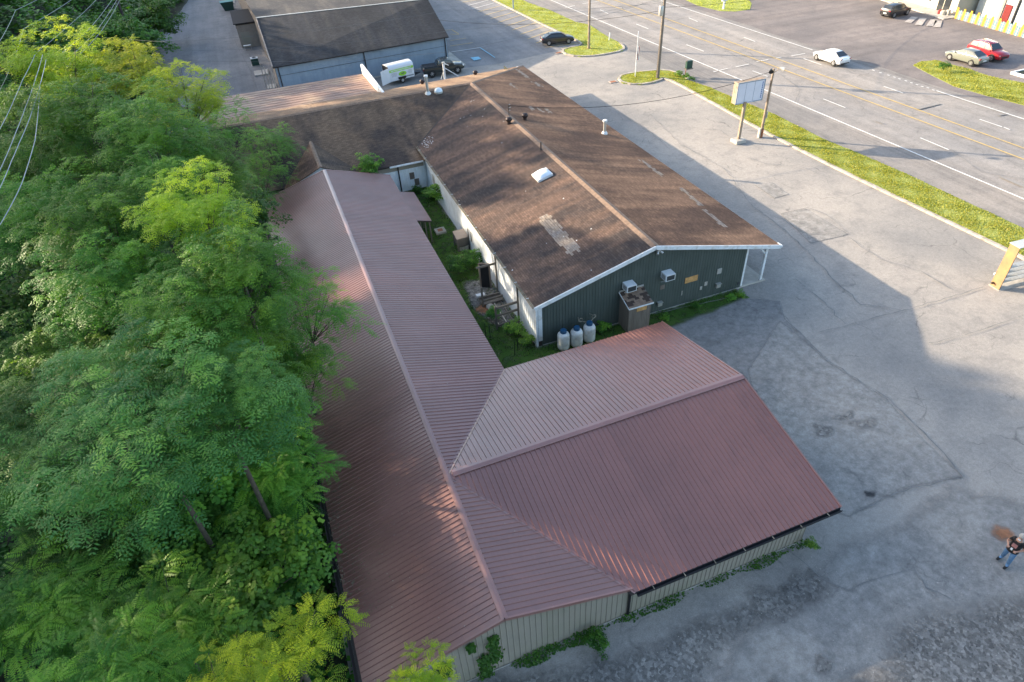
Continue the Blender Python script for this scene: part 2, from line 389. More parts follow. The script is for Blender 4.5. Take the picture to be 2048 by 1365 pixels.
LF = {'yellow': leafmat('leaf_yellow_green', (.33,.44,.035), .4), 'mid': leafmat('leaf_mid_green', (.115,.265,.034), .32), 'dark': leafmat('leaf_dark_green', (.066,.175,.03), .3),
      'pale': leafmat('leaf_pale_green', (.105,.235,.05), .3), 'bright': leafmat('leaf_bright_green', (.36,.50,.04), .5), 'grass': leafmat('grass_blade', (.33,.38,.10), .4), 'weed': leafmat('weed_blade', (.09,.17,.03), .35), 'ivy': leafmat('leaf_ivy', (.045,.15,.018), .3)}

for k_ in ('lotdark','lotmid','gravel','rustsoil','black','lawn'): MT['soft_'+k_] = softened(MT[k_].name+'_thin_edge', k_)
# ------------------------------------------------------------ terrain
def sst(a, b, x):
    t = min(1, max(0, (x-a)/(b-a))); return t*t*(3-2*t)
def hillh(x, y):
    """wooded hillside rising to the left of the yard"""
    crest = 27 - 6*sst(92, 130, y) - 3*sst(150, 230, y)
    h = crest*min(1.0, max(0.0, (-x-21)/34.0))**.9
    return h
xs = list(np.concatenate([np.arange(-900, -80, 60), np.arange(-80, -20, 2.0), np.arange(-20, 0, 2.5), np.array([2, 60, 140, 300, 700, 1200])]))
ys = list(np.concatenate([np.array([-200, -60, -20]), np.arange(-4, 190, 3.0), np.arange(200, 1400, 120)]))
g = MB()
V = [(x, y, hillh(x, y)-.02) for y in ys for x in xs]
nx = len(xs)
g.add(V, [(j*nx+i, j*nx+i+1, (j+1)*nx+i+1, (j+1)*nx+i) for j in range(len(ys)-1) for i in range(nx-1)])
tag(g.build('ground', MT['soil'], smooth=80), kind='structure')

LAY = [0.0]
def sheet(name, pts, mat, z=None, kind='structure', parent=None):
    """flat ground sheet; pts are ground points; each sheet ~4 mm above the one below"""
    if z is None: LAY[0] += .004; z = LAY[0]
    b = MB(); b.poly([(p[0], p[1], z) for p in pts])
    me = b.build(name, mat, parent)
    if me.data.polygons[0].normal.z < 0: me.data.flip_normals()
    if kind: me['kind'] = kind
    return me
def gp(*pp): return [G(a, b) for a, b in pp]
def ragged(pts, step=1.2, amp=.18, seed=1):
    r = random.Random(seed); out = []
    for i in range(len(pts)):
        a, b = Vector(pts[i]), Vector(pts[(i+1) % len(pts)]); n = max(1, int((b-a).length/step)); d = (b-a).normalized() if (b-a).length else Vector((1,0,0)); nn = Vector((-d.y, d.x, 0))
        for k in range(n): out.append(a+(b-a)*(k/n)+nn*r.uniform(-amp, amp)*(1 if k else .3))
    return out

def soft(name, pts, mat, w=.8, z=None):
    """ground patch whose edge thins out: a fine grid carrying its distance to the outline"""
    LAY[0] += .004; z = LAY[0] if z is None else z; P = np.array([(p[0], p[1]) for p in pts]); n = len(P)
    lo, hi = P.min(0)-w, P.max(0)+w; cs = max(.06, min(.5, w*.45)); nx_, ny_ = [max(2, min(220, int(k/cs)+1)) for k in (hi-lo)]
    X, Y = np.meshgrid(np.linspace(lo[0], hi[0], nx_), np.linspace(lo[1], hi[1], ny_)); X, Y = X.ravel(), Y.ravel()
    ins = np.zeros(len(X), bool); D = np.full(len(X), 1e9)
    for i in range(n):
        (x1, y1), (x2, y2) = P[i], P[i-1]
        if y1 != y2: ins ^= ((y1 > Y) != (y2 > Y)) & (X < (x2-x1)*(Y-y1)/(y2-y1)+x1)
        dx, dy = x2-x1, y2-y1; t_ = np.clip(((X-x1)*dx+(Y-y1)*dy)/max(1e-9, dx*dx+dy*dy), 0, 1); D = np.minimum(D, np.hypot(X-x1-t_*dx, Y-y1-t_*dy))
    fade = np.clip(.5+np.where(ins, D, -D)/w, 0, 1)
    b = MB(); keep = []
    for r_ in range(ny_-1):
        for c_ in range(nx_-1):
            q = (r_*nx_+c_, r_*nx_+c_+1, (r_+1)*nx_+c_+1, (r_+1)*nx_+c_)
            if max(fade[list(q)]) > 0: keep.append(q)
    used = sorted({i for q in keep for i in q}); rm = {u: k for k, u in enumerate(used)}
    b.v = [(X[u], Y[u], z) for u in used]; b.f = [tuple(rm[i] for i in q) for q in keep]; b.m = [0]*len(keep)
    o = b.build(name, MT['soft_'+mat]); at = o.data.attributes.new('fade', 'FLOAT', 'POINT'); at.data.foreach_set('value', fade[used].astype(np.float32)); o['kind'] = 'structure'; return o
sheet('paved_ground', [(-2.5,-60), (130,-60), (130,260), (33,260), (33,95), (-1.5,86), (-2.5,60)], MT['lot'])
sheet('parking_lot', [(-3, -30), (60, -30), (60, 30), (47, 40), (44.8, 68), (44, 73), (52, 78), (52, 84), (41, 84), (36, 95), (33, 240), (-2, 240), (-1.0, 95), (-5, 85), (-3, 60)], MT['lot'])
sheet('service_road', ragged([(-3.2,82,0), (2,82,0), (2,104,0), (-1,125,0), (2,240,0), (-6,240,0), (-9.5,156,0), (-12.6,135,0), (-15.6,124,0), (-14.6,118,0), (-15.3,112,0), (-13,104,0), (-10,90,0)], 2, .3, 5), MT['backroad'])
sheet('rear_parking', gp((900,140),(1000,128),(1125,100),(1050,33),(985,0),(960,-25))+[Vector((40,240,0)), Vector((2,240,0)), Vector((2,90,0))], MT['backroad'])
# the road: everything right of the grass strip
rx = lambda y: 51.3 + (y-60)*.012
road_edge = gp((1712,307),(1330,138),(1250,97),(1180,52),(1100,22),(1040,0))
sheet('road_shoulder', [(53.5,-40,0), (120,-40,0), (120,260,0), (88,260,0)]+list(reversed(gp((2200,540),(2048,461),(1812,352),(1712,309),(1547,232),(1420,178),(1330,139),(1250,97),(1180,52),(1100,22),(1040,0),(1000,-30)))), MT['shoulder'])
roadA = gp((2048,403),(1712,261),(1525,180),(1487,164),(1200,44),(1085,-6),(1040,-26)); roadB = gp((1330,5),(1625,102),(1872,183.5),(2048,239.6))
def ext(a, b, k): a, b = Vector(a), Vector(b); return b+(b-a).normalized()*k
nearS, nearE = ext(roadA[1], roadA[0], 70), ext(roadA[0], roadA[4], 90)
farS, farE = ext(roadB[1], roadB[3], 70), ext(roadB[3], roadB[0], 110)
off = Vector((.35, 0, 0))
sheet('road', [nearS-off, farS+off, farE+off, nearE-off], MT['road'])
sheet('store_forecourt', ragged([v+Vector((1.2,0,0)) for v in (farS, farE)]+[Vector((170,320,0)), Vector((190,-20,0))], 3, .25, 9), MT['farlot'])
# asphalt patches that read as separate pours
soft('asphalt_patch', ragged(gp((1335,652),(1478,595),(1560,603),(1570,640),(1600,665),(1655,722),(1500,790),(1492,757)), 1.5, .12, 2), 'lotdark', .12)
soft('asphalt_patch', ragged(gp((1560,640),(1655,722),(1775,800),(1930,955),(1830,975),(1700,1035),(1640,1020),(1500,770),(1495,740)), 1.5, .14, 3), 'lotmid', .3)
soft('asphalt_patch', ragged(gp((1560,428),(1610,417),(1697,470),(1620,488)), 1, .03, 4), 'lotmid', .06)
soft('asphalt_patch', ragged(gp((1510,372),(1545,366),(1578,390),(1548,398)), 1, .03, 4), 'lotmid', .06)
soft('asphalt_patch', ragged(gp((1640,1130),(1700,1075),(1830,1020),(1900,965),(2060,1010),(2200,1100),(2250,1300),(2200,1480),(1850,1520),(1500,1480),(1400,1380),(1500,1230)), 1.0, .3, 6), 'lotmid', 1.2)
soft('gravel_apron', ragged(gp((700,1480),(850,1375),(1100,1330),(1262,1290),(1420,1228),(1600,1135),(1680,1165),(1640,1215),(1530,1255),(1440,1320),(1400,1420),(1380,1500)), .7, .3, 8), 'gravel', 1.3)
soft('gravel_apron', ragged(gp((1800,1240),(1960,1190),(2100,1180),(2200,1300),(2150,1450),(1800,1480),(1640,1440),(1660,1370),(1760,1320)), .8, .4, 12), 'gravel', 2.2)
soft('rust_stain', ragged(gp((1975,1060),(1990,1048),(2015,1056),(2038,1075),(2030,1090),(2008,1088),(1985,1078)), .3, .06, 8), 'rustsoil', .5)
for k, (a, b) in enumerate([((1690,835), 15), ((1725,850), 17), ((1738,990), 7), ((1645,862), 14), ((1645,1330), 11), ((1545,1370), 10)]):
    c = G(*a); w = b*.02
    soft('oil_stain', ragged([c+Vector((math.cos(t)*w*(2.2+.8*math.sin(3*t+k)), math.sin(t)*w*(1.5+.7*math.cos(2*t+k)), 0)) for t in np.linspace(0, 6.0, 12)], .3, .06, 30+k), 'gravel' if k != 2 else 'black', w*1.6)
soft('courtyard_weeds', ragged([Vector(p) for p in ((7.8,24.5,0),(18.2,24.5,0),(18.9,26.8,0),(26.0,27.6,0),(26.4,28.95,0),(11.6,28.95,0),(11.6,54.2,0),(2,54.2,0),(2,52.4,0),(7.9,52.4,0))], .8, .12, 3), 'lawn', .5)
soft('gravel_bed', ragged(gp((1003,640),(1040,632),(1042,690),(1010,692)), .4, .1, 2) if False else ragged([Vector(p) for p in ((10.4,31.5,0),(11.5,31.5,0),(11.5,37.5,0),(9.6,37.8,0),(9.2,35,0),(9.6,32.5,0))], .4, .12, 2), 'gravel', .5)
# grass areas
GRASS = {
 'strip': gp((1325,158),(1345,163),(1430,210),(1500,250),(1600,302),(1700,352),(1850,424),(2010,500),(2100,548),(2200,610),(2200,560),(2048,460),(1900,392),(1812,350),(1712,307),(1650,282),(1547,230),(1465,197),(1420,177),(1375,162),(1360,147),(1330,141),(1290,144),(1245,150),(1235,158),(1245,168),(1280,171),(1310,166)),
 'island': gp((984,0),(1050,33),(1110,62),(1150,80),(1170,92),(1128,98),(1124,105),(1132,111),(1160,115),(1200,112),(1245,103),(1250,97),(1240,88),(1215,75),(1180,52),(1150,45),(1100,22),(1060,8),(1040,0),(1000,-22),(940,-30)),
 'farA': gp((1340,-12),(1370,0),(1395,12),(1440,23),(1470,24),(1500,20),(1503,8),(1492,-6),(1440,-25)),
 'farB': gp((1826,132),(1842,124),(1873,122),(1943,141),(1982,155),(2048,167),(2150,190),(2200,270),(2048,212),(1974,193),(1908,174),(1864,152))}
for k, nm in (('strip','grass_verge'), ('island','grass_island'), ('farA','grass_verge'), ('farB','grass_verge')):
    b = MB(); pts = GRASS[k]; raised = k in ('strip', 'island')
    z1 = .10 if raised else .05
    b.poly([(p.x, p.y, .0) for p in (pts if True else pts)], (0,0,z1))
    o = b.build(nm, MT['grass']); o['kind'] = 'structure'
    bm = bmesh.new(); bm.from_mesh(o.data); bmesh.ops.recalc_face_normals(bm, faces=bm.faces); bm.to_mesh(o.data); bm.free()
def strip_line(name, pts, w, mat, z0, z1, kind='structure'):
    """ribbon of width w following pts"""
    b = MB(); P = [Vector((p[0], p[1], 0)) for p in pts]; L = []
    for i, p in enumerate(P):
        d = (P[min(i+1, len(P)-1)]-P[max(i-1, 0)]).normalized(); n = Vector((-d.y, d.x, 0))*w/2
        L += [p-n, p+n]
    n = len(P)
    vs = [(p.x, p.y, z0) for p in L]+[(p.x, p.y, z1) for p in L]; k = 2*n
    fs = []
    for i in range(n-1):
        a = 2*i; fs += [(k+a, k+a+2, k+a+3, k+a+1), (a, a+2, k+a+2, k+a), (a+1, k+a+1, k+a+3, a+3)]
    fs += [(0, k, k+1, 1), (2*n-2, 2*n-1, k+2*n-1, k+2*n-2)]
    b.add(vs, fs); o = b.build(name, mat)
    bm = bmesh.new(); bm.from_mesh(o.data); bmesh.ops.recalc_face_normals(bm, faces=bm.faces); bm.to_mesh(o.data); bm.free()
    if kind: o['kind'] = kind
    return o
def smooth_pts(P, it=2):
    for _ in range(it):
        Q = [P[0]]
        for a, b in zip(P, P[1:]): Q += [a*.75+b*.25, a*.25+b*.75]
        P = Q+[P[-1]]
    return P
# kerbs: cast in 3 m stones
def kerb(name, pts, w=.28, h=.15, stone=2.6):
    root = thing(name, {'kerb_near': 'long concrete kerb edging the grass strip beside the road', 'kerb_island': 'rounded concrete kerb around the grass island past the brown roof', 'kerb_nose': 'curved concrete kerb round the grass nose by the utility pole'}[name], 'kerb', tuple(pts[0]))
    root.name = 'kerb'; del root['_abs']; root['_abs'] = tuple(pts[0])
    P = smooth_pts(pts, 2); cum = [0]
    for a, b in zip(P, P[1:]): cum.append(cum[-1]+(b-a).length)
    def at(s):
        for i in range(len(P)-1):
            if s <= cum[i+1]: return P[i]+(P[i+1]-P[i])*((s-cum[i])/max(1e-6, cum[i+1]-cum[i]))
        return P[-1]
    s = 0
    while s < cum[-1]-.3:
        e = min(cum[-1], s+stone-.03); b = MB(); pa, pb = at(s), at(e); pm = at((s+e)/2)
        for u, v in ((pa, pm), (pm, pb)):
            b.beam(u+Vector((0,0,h/2)), v+Vector((0,0,h/2)), w, h)
        b.build('kerb_stone', MT['kerb'], root); s += stone
kerb('kerb_near', gp((1325,158),(1345,163),(1430,210),(1500,250),(1600,302),(1700,352),(1850,424),(2010,500),(2120,556)))
kerb('kerb_nose', gp((1375,160),(1357,147),(1330,141),(1290,144),(1245,150),(1235,158),(1245,168),(1280,171),(1310,166),(1327,158)))
kerb('kerb_island', gp((960,-12),(984,0),(1050,33),(1110,62),(1150,80),(1170,92),(1128,98),(1124,105),(1132,111),(1160,115),(1200,112),(1245,103),(1250,97),(1240,88)))
# painted markings (sheets above the road)
ZP = LAY[0]+.006
def line(a, b, w, mat, z=0):
    a, b = Vector(a), Vector(b); d = (b-a).normalized(); n = Vector((-d.y, d.x, 0))*w/2
    o = sheet('road_marking', [a-n, b-n, b+n, a+n], MT[mat], ZP+z)
    return o
def lpx(segs, w, mat):
    for (a, b) in segs: line(G(*a), G(*b), w, mat)
line(nearS, G(1525,180), .16, 'wpaint'); line(G(1487,164), nearE, .16, 'wpaint')
line(farE, G(1625,102), .15, 'wpaint'); line(G(1872,183.5), farS, .15, 'wpaint')
y1a, y1b = G(1991,300), G(1200,4); line(ext(y1b,y1a,50), ext(y1a,y1b,90), .13, 'ypaint')
y2a, y2b = G(2048,299), G(1225,0); line(ext(y2b,y2a,50), ext(y2a,y2b,90), .13, 'ypaint')
c4 = lambda x, y: (1200+x/4, y/4)
c5 = lambda x, y: (1600+x/4.549, y/4.549)
lpx([(c4(690,365), c4(830,418)), (c4(1220,575), c4(1340,620)), (c4(1785,800), c4(1960,870)), (c4(710,150), c4(780,180)), (c4(1150,305), c4(1240,340)), (c4(1625,475), c4(1770,527)),
     (c5(760,795), c5(935,857)), (c5(1630,1095), c5(1835,1165)), (c4(0,85), c4(65,115)), (c4(290,200), c4(385,237)), (c5(1850,1168), c5(1905,1190)), ((1840,278),(1897,302))], .13, 'wpaint')
lpx([(c4(905,583), c4(1020,555)), (c4(1085,543), c4(1190,520)), (c4(1250,500), c4(1345,485)), (c4(1400,474), c4(1450,465)), (c4(1530,455), c4(1640,435)), ((1130,17.5),(1150,12.5)), ((1165,9),(1205,3))], .12, 'wpaint')
lpx([(c5(x, y), c5(x+22, y+6)) for x, y in ((655,645),(720,668),(790,690),(845,708),(890,724),(950,742),(1000,760),(1050,776),(1098,794),(1150,806),(1200,826))], .14, 'wpaint')
# parking bays behind
L = [(936.3,12.5),(944.5,19.5),(955.5,25.5),(968,32.5),(981,39.5),(995.7,46.8),(1009.5,54.5),(1024,62),(1040,70.5),(1056,79.5),(1072,88)]
Rr = [(977,1.8),(988,7.5),(1002,13),(1015,19.5),(1028,25.8),(1041,32),(1057,39.5),(1073,46.8),(1089,54.3),(1103,62.5),(1118,71)]
for i, (a, b) in enumerate(zip(L, Rr)): line(G(*a), G(*b), .12, 'ypaint' if i > 1 else 'wpaint')
for a, b in (((1090,97),(1165,87)),((912,2),(958,-4)),((925,6),(970,-1)),((900,83),(932,78)),((900,94),(946,87)),((900,70),(918,71)),((905,62),(918,70)),((890,62),(906,61))): line(G(*a), G(*b), .12, 'ypaint')
line(G(902,106), G(960,97), .14, 'wpaint'); line(G(960,97), G(990,117), .14, 'bpaint')
o = sheet('parking_symbol', gp((941,117),(957,115),(963,120),(948,123)), MT['bpaint'], ZP)
# tar / patches on road
for pts in (((1828,218),(1870,207),(1882,210),(1838,221)), ((1995,232),(2010,229),(2012,231),(1997,234)), ((1752,243),(1768,249),(1766,250),(1750,244)), ((2000,353),(2048,372),(2048,378),(2002,358))):
    sheet('tar_patch', gp(*pts), MT['lotdark'], ZP-.002)
for pts in (((1608,130/1.0),(1650,118),(1700,110),(1705,111),(1650,121)),): pass
for a, b in (((1829,35.5),(1815,47)),((1846,38),(1836,52)),((1868,41),(1859,54)),((1877,43),(1873,56))):
    a2, b2 = G(*a), G(*b); line(a2, b2, .9, 'zebra')
# seams and long cracks in the lot: thin irregular slivers of dark filler
MT['seam'] = M('crack_filler', (.17,.168,.165), var=.3, scale=3)
def crack(pp, w, seed):
    r = random.Random(seed); P = gp(*pp); Q = []
    for a_, b_ in zip(P, P[1:]):
        n_ = max(2, int((b_-a_).length/.45)); d_ = (b_-a_).normalized(); s_ = Vector((-d_.y, d_.x, 0))
        for k_ in range(n_): Q.append(a_.lerp(b_, k_/n_)+s_*r.gauss(0, .05))
    Q.append(P[-1]); b = MB(); vs = []
    for i, q in enumerate(Q):
        d_ = (Q[min(i+1, len(Q)-1)]-Q[max(0, i-1)]).normalized(); s_ = Vector((-d_.y, d_.x, 0))*w*r.uniform(.15, .75)
        vs += [(q.x-s_.x, q.y-s_.y, ZP-.001), (q.x+s_.x, q.y+s_.y, ZP-.001)]
    b.add(vs, [(2*i, 2*i+1, 2*i+3, 2*i+2) for i in range(len(Q)-1)]); o = b.build('pavement_crack', MT['seam']); o['kind'] = 'structure'
    if o.data.polygons[0].normal.z < 0: o.data.flip_normals()
for k_, (pp, w_) in enumerate([(((1500,410),(1560,455),(1620,510),(1665,560),(1720,610),(1800,622)),.07), (((1640,668),(1720,645),(1857,610),(1965,577)),.05), (((1860,690),(1950,665),(2048,632)),.05), (((1560,438),(1610,470),(1697,470),(1650,430),(1616,418),(1562,430)),.04),
        (((1310,630),(1480,592),(1545,604),(1572,640),(1655,722)),.06), (((1655,722),(1775,800),(1860,880),(1925,955)),.07), (((1925,955),(1840,975),(1760,1000),(1700,1035)),.05), (((1700,1180),(1750,1160),(1822,1138)),.06), (((1822,1138),(1850,1180),(1900,1200)),.05), (((1560,1090),(1640,1160),(1700,1185)),.05),
        (((1190,205),(1280,250),(1340,300)),.05), (((1300,230),(1360,290),(1450,340),(1500,410)),.05), (((1160,182),(1220,175),(1235,168)),.05), (((1480,310),(1530,330),(1600,335),(1640,350)),.04), (((1700,480),(1760,520),(1840,545),(1900,580)),.05), (((1590,560),(1640,600),(1690,650)),.05), (((1395,260),(1440,262),(1476,290)),.04),
        (((1690,330),(1760,380),(1830,420)),.03), (((1500,200),(1560,250),(1640,270),(1700,320)),.05), (((1400,75),(1500,130),(1560,150),(1600,180),(1590,205)),.06), (((1700,190),(1740,230),(1850,262)),.05), (((1900,300),(1960,345),(2048,360)),.05), (((400,60),(415,120),(425,190)),.07), (((372,40),(380,120),(385,180)),.05), (((455,40),(475,95),(500,140),(512,180)),.08)]):
    crack(pp, w_*.8, k_)
# drain covers
for p, lab in (((1117,107),'rusty drain grate by the kerb of the far grass island'), ((1226,165),'iron drain grate beside the rounded grass nose')):
    c = G(*p); t = thing('drain_grate', lab, 'drain', (c.x, c.y, LAY[0]+.004))
    MB().box(c.x-.5, c.y-.35, .05, c.x+.5, c.y+.35, .075).build('frame', MT['conc'], t)
    b = MB()
    for k in range(7): b.box(c.x-.36+k*.11, c.y-.25, .076, c.x-.30+k*.11, c.y+.25, .10)
    b.build('grate', MT['rust'], t)
# concrete walks
for pts in (((898,104),(931,131),(900,138),(893,132)), ((460,1),(470,0),(470,8),(462,8))): 
    b = MB(); b.poly([(p.x, p.y, 0) for p in gp(*pts)], (0,0,.12)); o = b.build('concrete_walk', MT['conc']); o['kind'] = 'structure'
    bm = bmesh.new(); bm.from_mesh(o.data); bmesh.ops.recalc_face_normals(bm, faces=bm.faces); bm.to_mesh(o.data); bm.free()

# ============================================================ metal-roofed barn
BX0, BX1, BY0, BY1 = -2.45, 8.15, 11.2, 52.5      # roof edges of the long gable
RXc, RZ, EZ = 2.9, 4.1, 2.5
WX1, WY0, WY1, WYc = 18.0, 11.0, 25.2, 18.1       # wing
barn = thing('metal_barn', 'long maroon metal-roofed barn with a side wing and tan siding', 'barn', (2.9, 30, 0))
run = BX1-RXc; wrun = WYc-WY0
def wxend(y):  # where right slope of the long gable stops (valley)
    if WY0 <= y <= WY1: return RXc + run*abs(y-WYc)/wrun
    return BX1
def ribsheet(us, lim, place, name, mat, rib=.03):
    """us: (u, h) cross-section points; lim(u)->(s0,s1) fraction down the slope; place(u,s,h)"""
    vs = []; 
    for u, h in us:
        s0, s1 = lim(u)
        vs += [place(u, s0, h), place(u, s1, h)]
    fs = [(2*i, 2*i+1, 2*i+3, 2*i+2) for i in range(len(us)-1)]
    b = MB(); b.add(vs, fs); return b
def section(u0, u1, pitch=.23, w=.05, h=.038, first=True):
    us = []; u = u0
    n = max(1, round((u1-u0)/pitch)); p = (u1-u0)/n
    for k in range(n):
        c = u0+k*p
        us += [(c+.002 if k == 0 else c, h), (c+w*.5, h), (c+w*.8, 0), (c+p-w*.3, 0)]
    us.append((u1-.001, h*.97)); return us
def fix(b, name, mat, parent):
    o = b.build(name, mat, parent)
    me = o.data
    if sum(p.normal.z*p.area for p in me.polygons) < 0: me.flip_normals()
    return o
SH = .92
def seq(a, b, step):
    n = int(round((b-a)/step)); return [(a+(b-a)*k/n, a+(b-a)*(k+1)/n) for k in range(n)]
for (a, b) in seq(BY0, BY1, SH):
    us = section(a, b)
    fix(ribsheet(us, lambda u: (0, 1), lambda u, s, h: (RXc-run*s, u, RZ+(EZ-RZ)*s+h), '', None), 'roof_sheet', MT['mroof'], barn)
    if any(abs((wxend(u[0])-RXc)) > .05 for u in us):
        fix(ribsheet(us, lambda u: (0, max(.001, (wxend(u)-RXc)/run)), lambda u, s, h: (RXc+run*s, u, RZ+(EZ-RZ)*s+h), '', None), 'roof_sheet', MT['mroof'], barn)
for (a, b) in seq(RXc+.02, WX1, SH):
    us = section(a, b)
    dm = lambda x: min(1, max(0, (x-RXc)/run))
    for sg in (-1, 1):
        fix(ribsheet(us, lambda u: (0, dm(u)), lambda u, s, h: (u, WYc+sg*wrun*s, RZ+(EZ-RZ)*s+h), '', None), 'roof_sheet', MT['mroof'], barn)
# closed deck under the sheets
b = MB()
k = .05
b.add([(BX0,BY0,EZ-k),(RXc,BY0,RZ-k),(BX1,BY0,EZ-k),(BX0,BY1,EZ-k),(RXc,BY1,RZ-k),(BX1,BY1,EZ-k),(BX0,BY0,EZ-.14),(BX1,BY0,EZ-.14),(BX0,BY1,EZ-.14),(BX1,BY1,EZ-.14),(RXc,BY0,RZ-.2),(RXc,BY1,RZ-.2)],
      [(0,1,4,3),(1,2,5,4),(6,8,11,10),(10,11,9,7),(0,6,10,1),(1,10,7,2),(3,4,11,8),(4,5,9,11),(0,3,8,6),(2,7,9,5)])
b.build('roof_deck', MT['deck'], barn)
b = MB(); x0 = RXc+.3
b.add([(BX1-.2,WY0,EZ-k),(x0,WYc,RZ-k),(BX1-.2,WY1,EZ-k),(WX1,WY0,EZ-k),(WX1,WYc,RZ-k),(WX1,WY1,EZ-k),(WX1,WY0,EZ-.14),(WX1,WYc,RZ-.2),(WX1,WY1,EZ-.14),(BX1-.2,WY0,EZ-.14),(BX1-.2,WY1,EZ-.14),(BX1-.2,WYc,RZ-.2)],
      [(0,1,4,3),(1,2,5,4),(3,4,7,6),(4,5,8,7),(9,6,7,11),(11,7,8,10),(0,3,6,9),(2,10,8,5)])
b.build('roof_deck', MT['deck'], barn)
# ridge caps in 3 m lengths
def capseg(p0, p1, across, drop, w=.14, name='ridge_cap'):
    p0, p1 = Vector(p0), Vector(p1); a = Vector(across).normalized()
    b = MB(); vs = []
    for p in (p0, p1):
        vs += [p-a*w-Vector((0,0,w*drop-.045)), p-a*w*.93-Vector((0,0,w*drop-.062)), p-a*.02+Vector((0,0,.05)), p+a*.02+Vector((0,0,.05)), p+a*w*.93-Vector((0,0,w*drop-.062)), p+a*w-Vector((0,0,w*drop-.045))]
    b.add(vs, [(i, i+1, i+7, i+6) for i in range(5)])
    return fix(b, name, MT['mcap'], barn)
for (a, c) in seq(BY0-.02, BY1+.02, 3.05): capseg((RXc, a, RZ), (RXc, c-.01, RZ), (1,0,0), .305)
for (a, c) in seq(RXc+.25, WX1+.02, 3.05): capseg((a, WYc, RZ+.02), (c-.01, WYc, RZ+.02), (0,1,0), .225, .19)
for (e, n) in (((BX1, WY0), -1), ((BX1, WY1), 1)):
    b = MB(); p0 = Vector((RXc, WYc, RZ+.04)); p1 = Vector((e[0], e[1], EZ+.04)); d = (p1-p0); 
    q = Vector((-d.y, d.x, 0)).normalized()*.09
    b.add([p0-q, p0+q, p1+q, p1-q, p0-Vector((0,0,.03)), p1-Vector((0,0,.03))], [(0,3,5,4),(4,5,2,1)])
    fix(b, 'valley_flashing', MT['mcap'], barn)
# rake trims & eave trims
for args in (((BX0,BY0-.03,EZ),(RXc,BY0-.03,RZ)), ((RXc,BY0-.03,RZ),(BX1,BY0-.03,EZ)), ((BX0,BY1+.03,EZ),(RXc,BY1+.03,RZ)), ((RXc,BY1+.03,RZ),(BX1,BY1+.03,EZ)), ((WX1+.03,WY0,EZ),(WX1+.03,WYc,RZ)), ((WX1+.03,WYc,RZ),(WX1+.03,WY1,EZ))):
    b = MB(); b.beam(Vector(args[0])-Vector((0,0,.03)), Vector(args[1])-Vector((0,0,.03)), .07, .16); b.build('rake_trim', MT['mcap'], barn)
def gutter(a, c, parent, mat, w=.13, h=.11, straps=1.5, smat=None, drop=.1, side=(0,-1,0)):
    a, c = Vector(a), Vector(c); s = Vector(side)*w*.6
    b = MB(); d = (c-a).normalized()
    n = Vector(side).normalized()
    A, C = a+s-Vector((0,0,drop)), c+s-Vector((0,0,drop))
    prof = [(-w/2, h/2), (-w/2, -h/2), (w/2, -h/2), (w/2, h/2), (w/2-.015, h/2), (w/2-.015, -h/2+.015), (-w/2+.015, -h/2+.015), (-w/2+.015, h/2)]
    vs = [p+n*u+Vector((0,0,v)) for p in (A, C) for u, v in prof]
    b.add(vs, [(i, (i+1) % 8, 8+(i+1) % 8, 8+i) for i in range(8)]+[tuple(range(8)), tuple(range(15, 7, -1))])
    o = b.build('gutter', mat, parent)
    bm = bmesh.new(); bm.from_mesh(o.data); bmesh.ops.recalc_face_normals(bm, faces=bm.faces); bm.to_mesh(o.data); bm.free()
    if smat:
        L = (c-a).length; k = int(L/straps)
        for i in range(k):
            p = A+(C-A)*((i+.5)/k); b = MB(); b.beam(p-n*w*.9+Vector((0,0,h*.62)), p+n*w*.62+Vector((0,0,h*.62)), .03, .015); b.build('gutter_strap', smat, parent)
gutter((BX1+.05, WY0, EZ), (WX1, WY0, EZ), barn, MT['black'], straps=1.25, smat=MT['grime'])
gutter((BX0, BY1, EZ), (BX0, BY0, EZ), barn, MT['deck'], side=(-1,0,0))
# tan ribbed siding, sheet by sheet
def wall_sheets(p0, p1, topf, parent, mat, width=.92, ribh=.028, out=(0,-1,0), z0=.02, pitch=.23, name='wall_sheet'):
    p0, p1 = Vector(p0), Vector(p1); L = (p1-p0).length; d = (p1-p0)/L; o3 = Vector(out)
    for (a, b_) in seq(0, L, width) if L > width else [(0, L)]:
        us = section(a, b_, pitch=pitch, w=.05, h=ribh); vs = []
        for u, h in us:
            p = p0+d*u+o3*h; vs += [(p.x, p.y, z0), (p.x, p.y, topf(p))]
        b = MB(); b.add(vs, [(2*i, 2*i+2, 2*i+3, 2*i+1) for i in range(len(us)-1)]); o = b.build(name, mat, parent)
        me = o.data; s = Vector((0,0,0))
        for pl in me.polygons: s += pl.normal*pl.area
        if s.dot(o3) < 0: me.flip_normals()
gz = lambda p: RZ-.14-abs(p.x-RXc)/run*(RZ-EZ)
FY = BY0+.28
wall_sheets((BX0+.3, FY, 0), (BX1, FY, 0), gz, barn, MT['tanmetal'])
wall_sheets((BX1, FY-.03, 0), (WX1-1.0, FY-.03, 0), lambda p: EZ-.12, barn, MT['tanmetal'])
gw = lambda p: RZ-.15-abs(p.y-WYc)/wrun*(RZ-EZ)
wall_sheets((WX1-1.0, FY-.03, 0), (WX1-1.0, WY1-.4, 0), gw, barn, MT['tanmetal'], out=(1,0,0))
wall_sheets((WX1-1.0, WY1-.4, 0), (BX1-.35, WY1-.4, 0), lambda p: EZ-.12, barn, MT['tanmetal'], out=(0,1,0))
wall_sheets((BX1-.35, WY1-.4, 0), (BX1-.35, BY1-.3, 0), lambda p: EZ-.14, barn, MT['tanmetal'], out=(1,0,0))
wall_sheets((BX0+.3, BY1-.3, 0), (BX0+.3, FY, 0), lambda p: EZ-.14, barn, MT['tanmetal'], out=(-1,0,0))
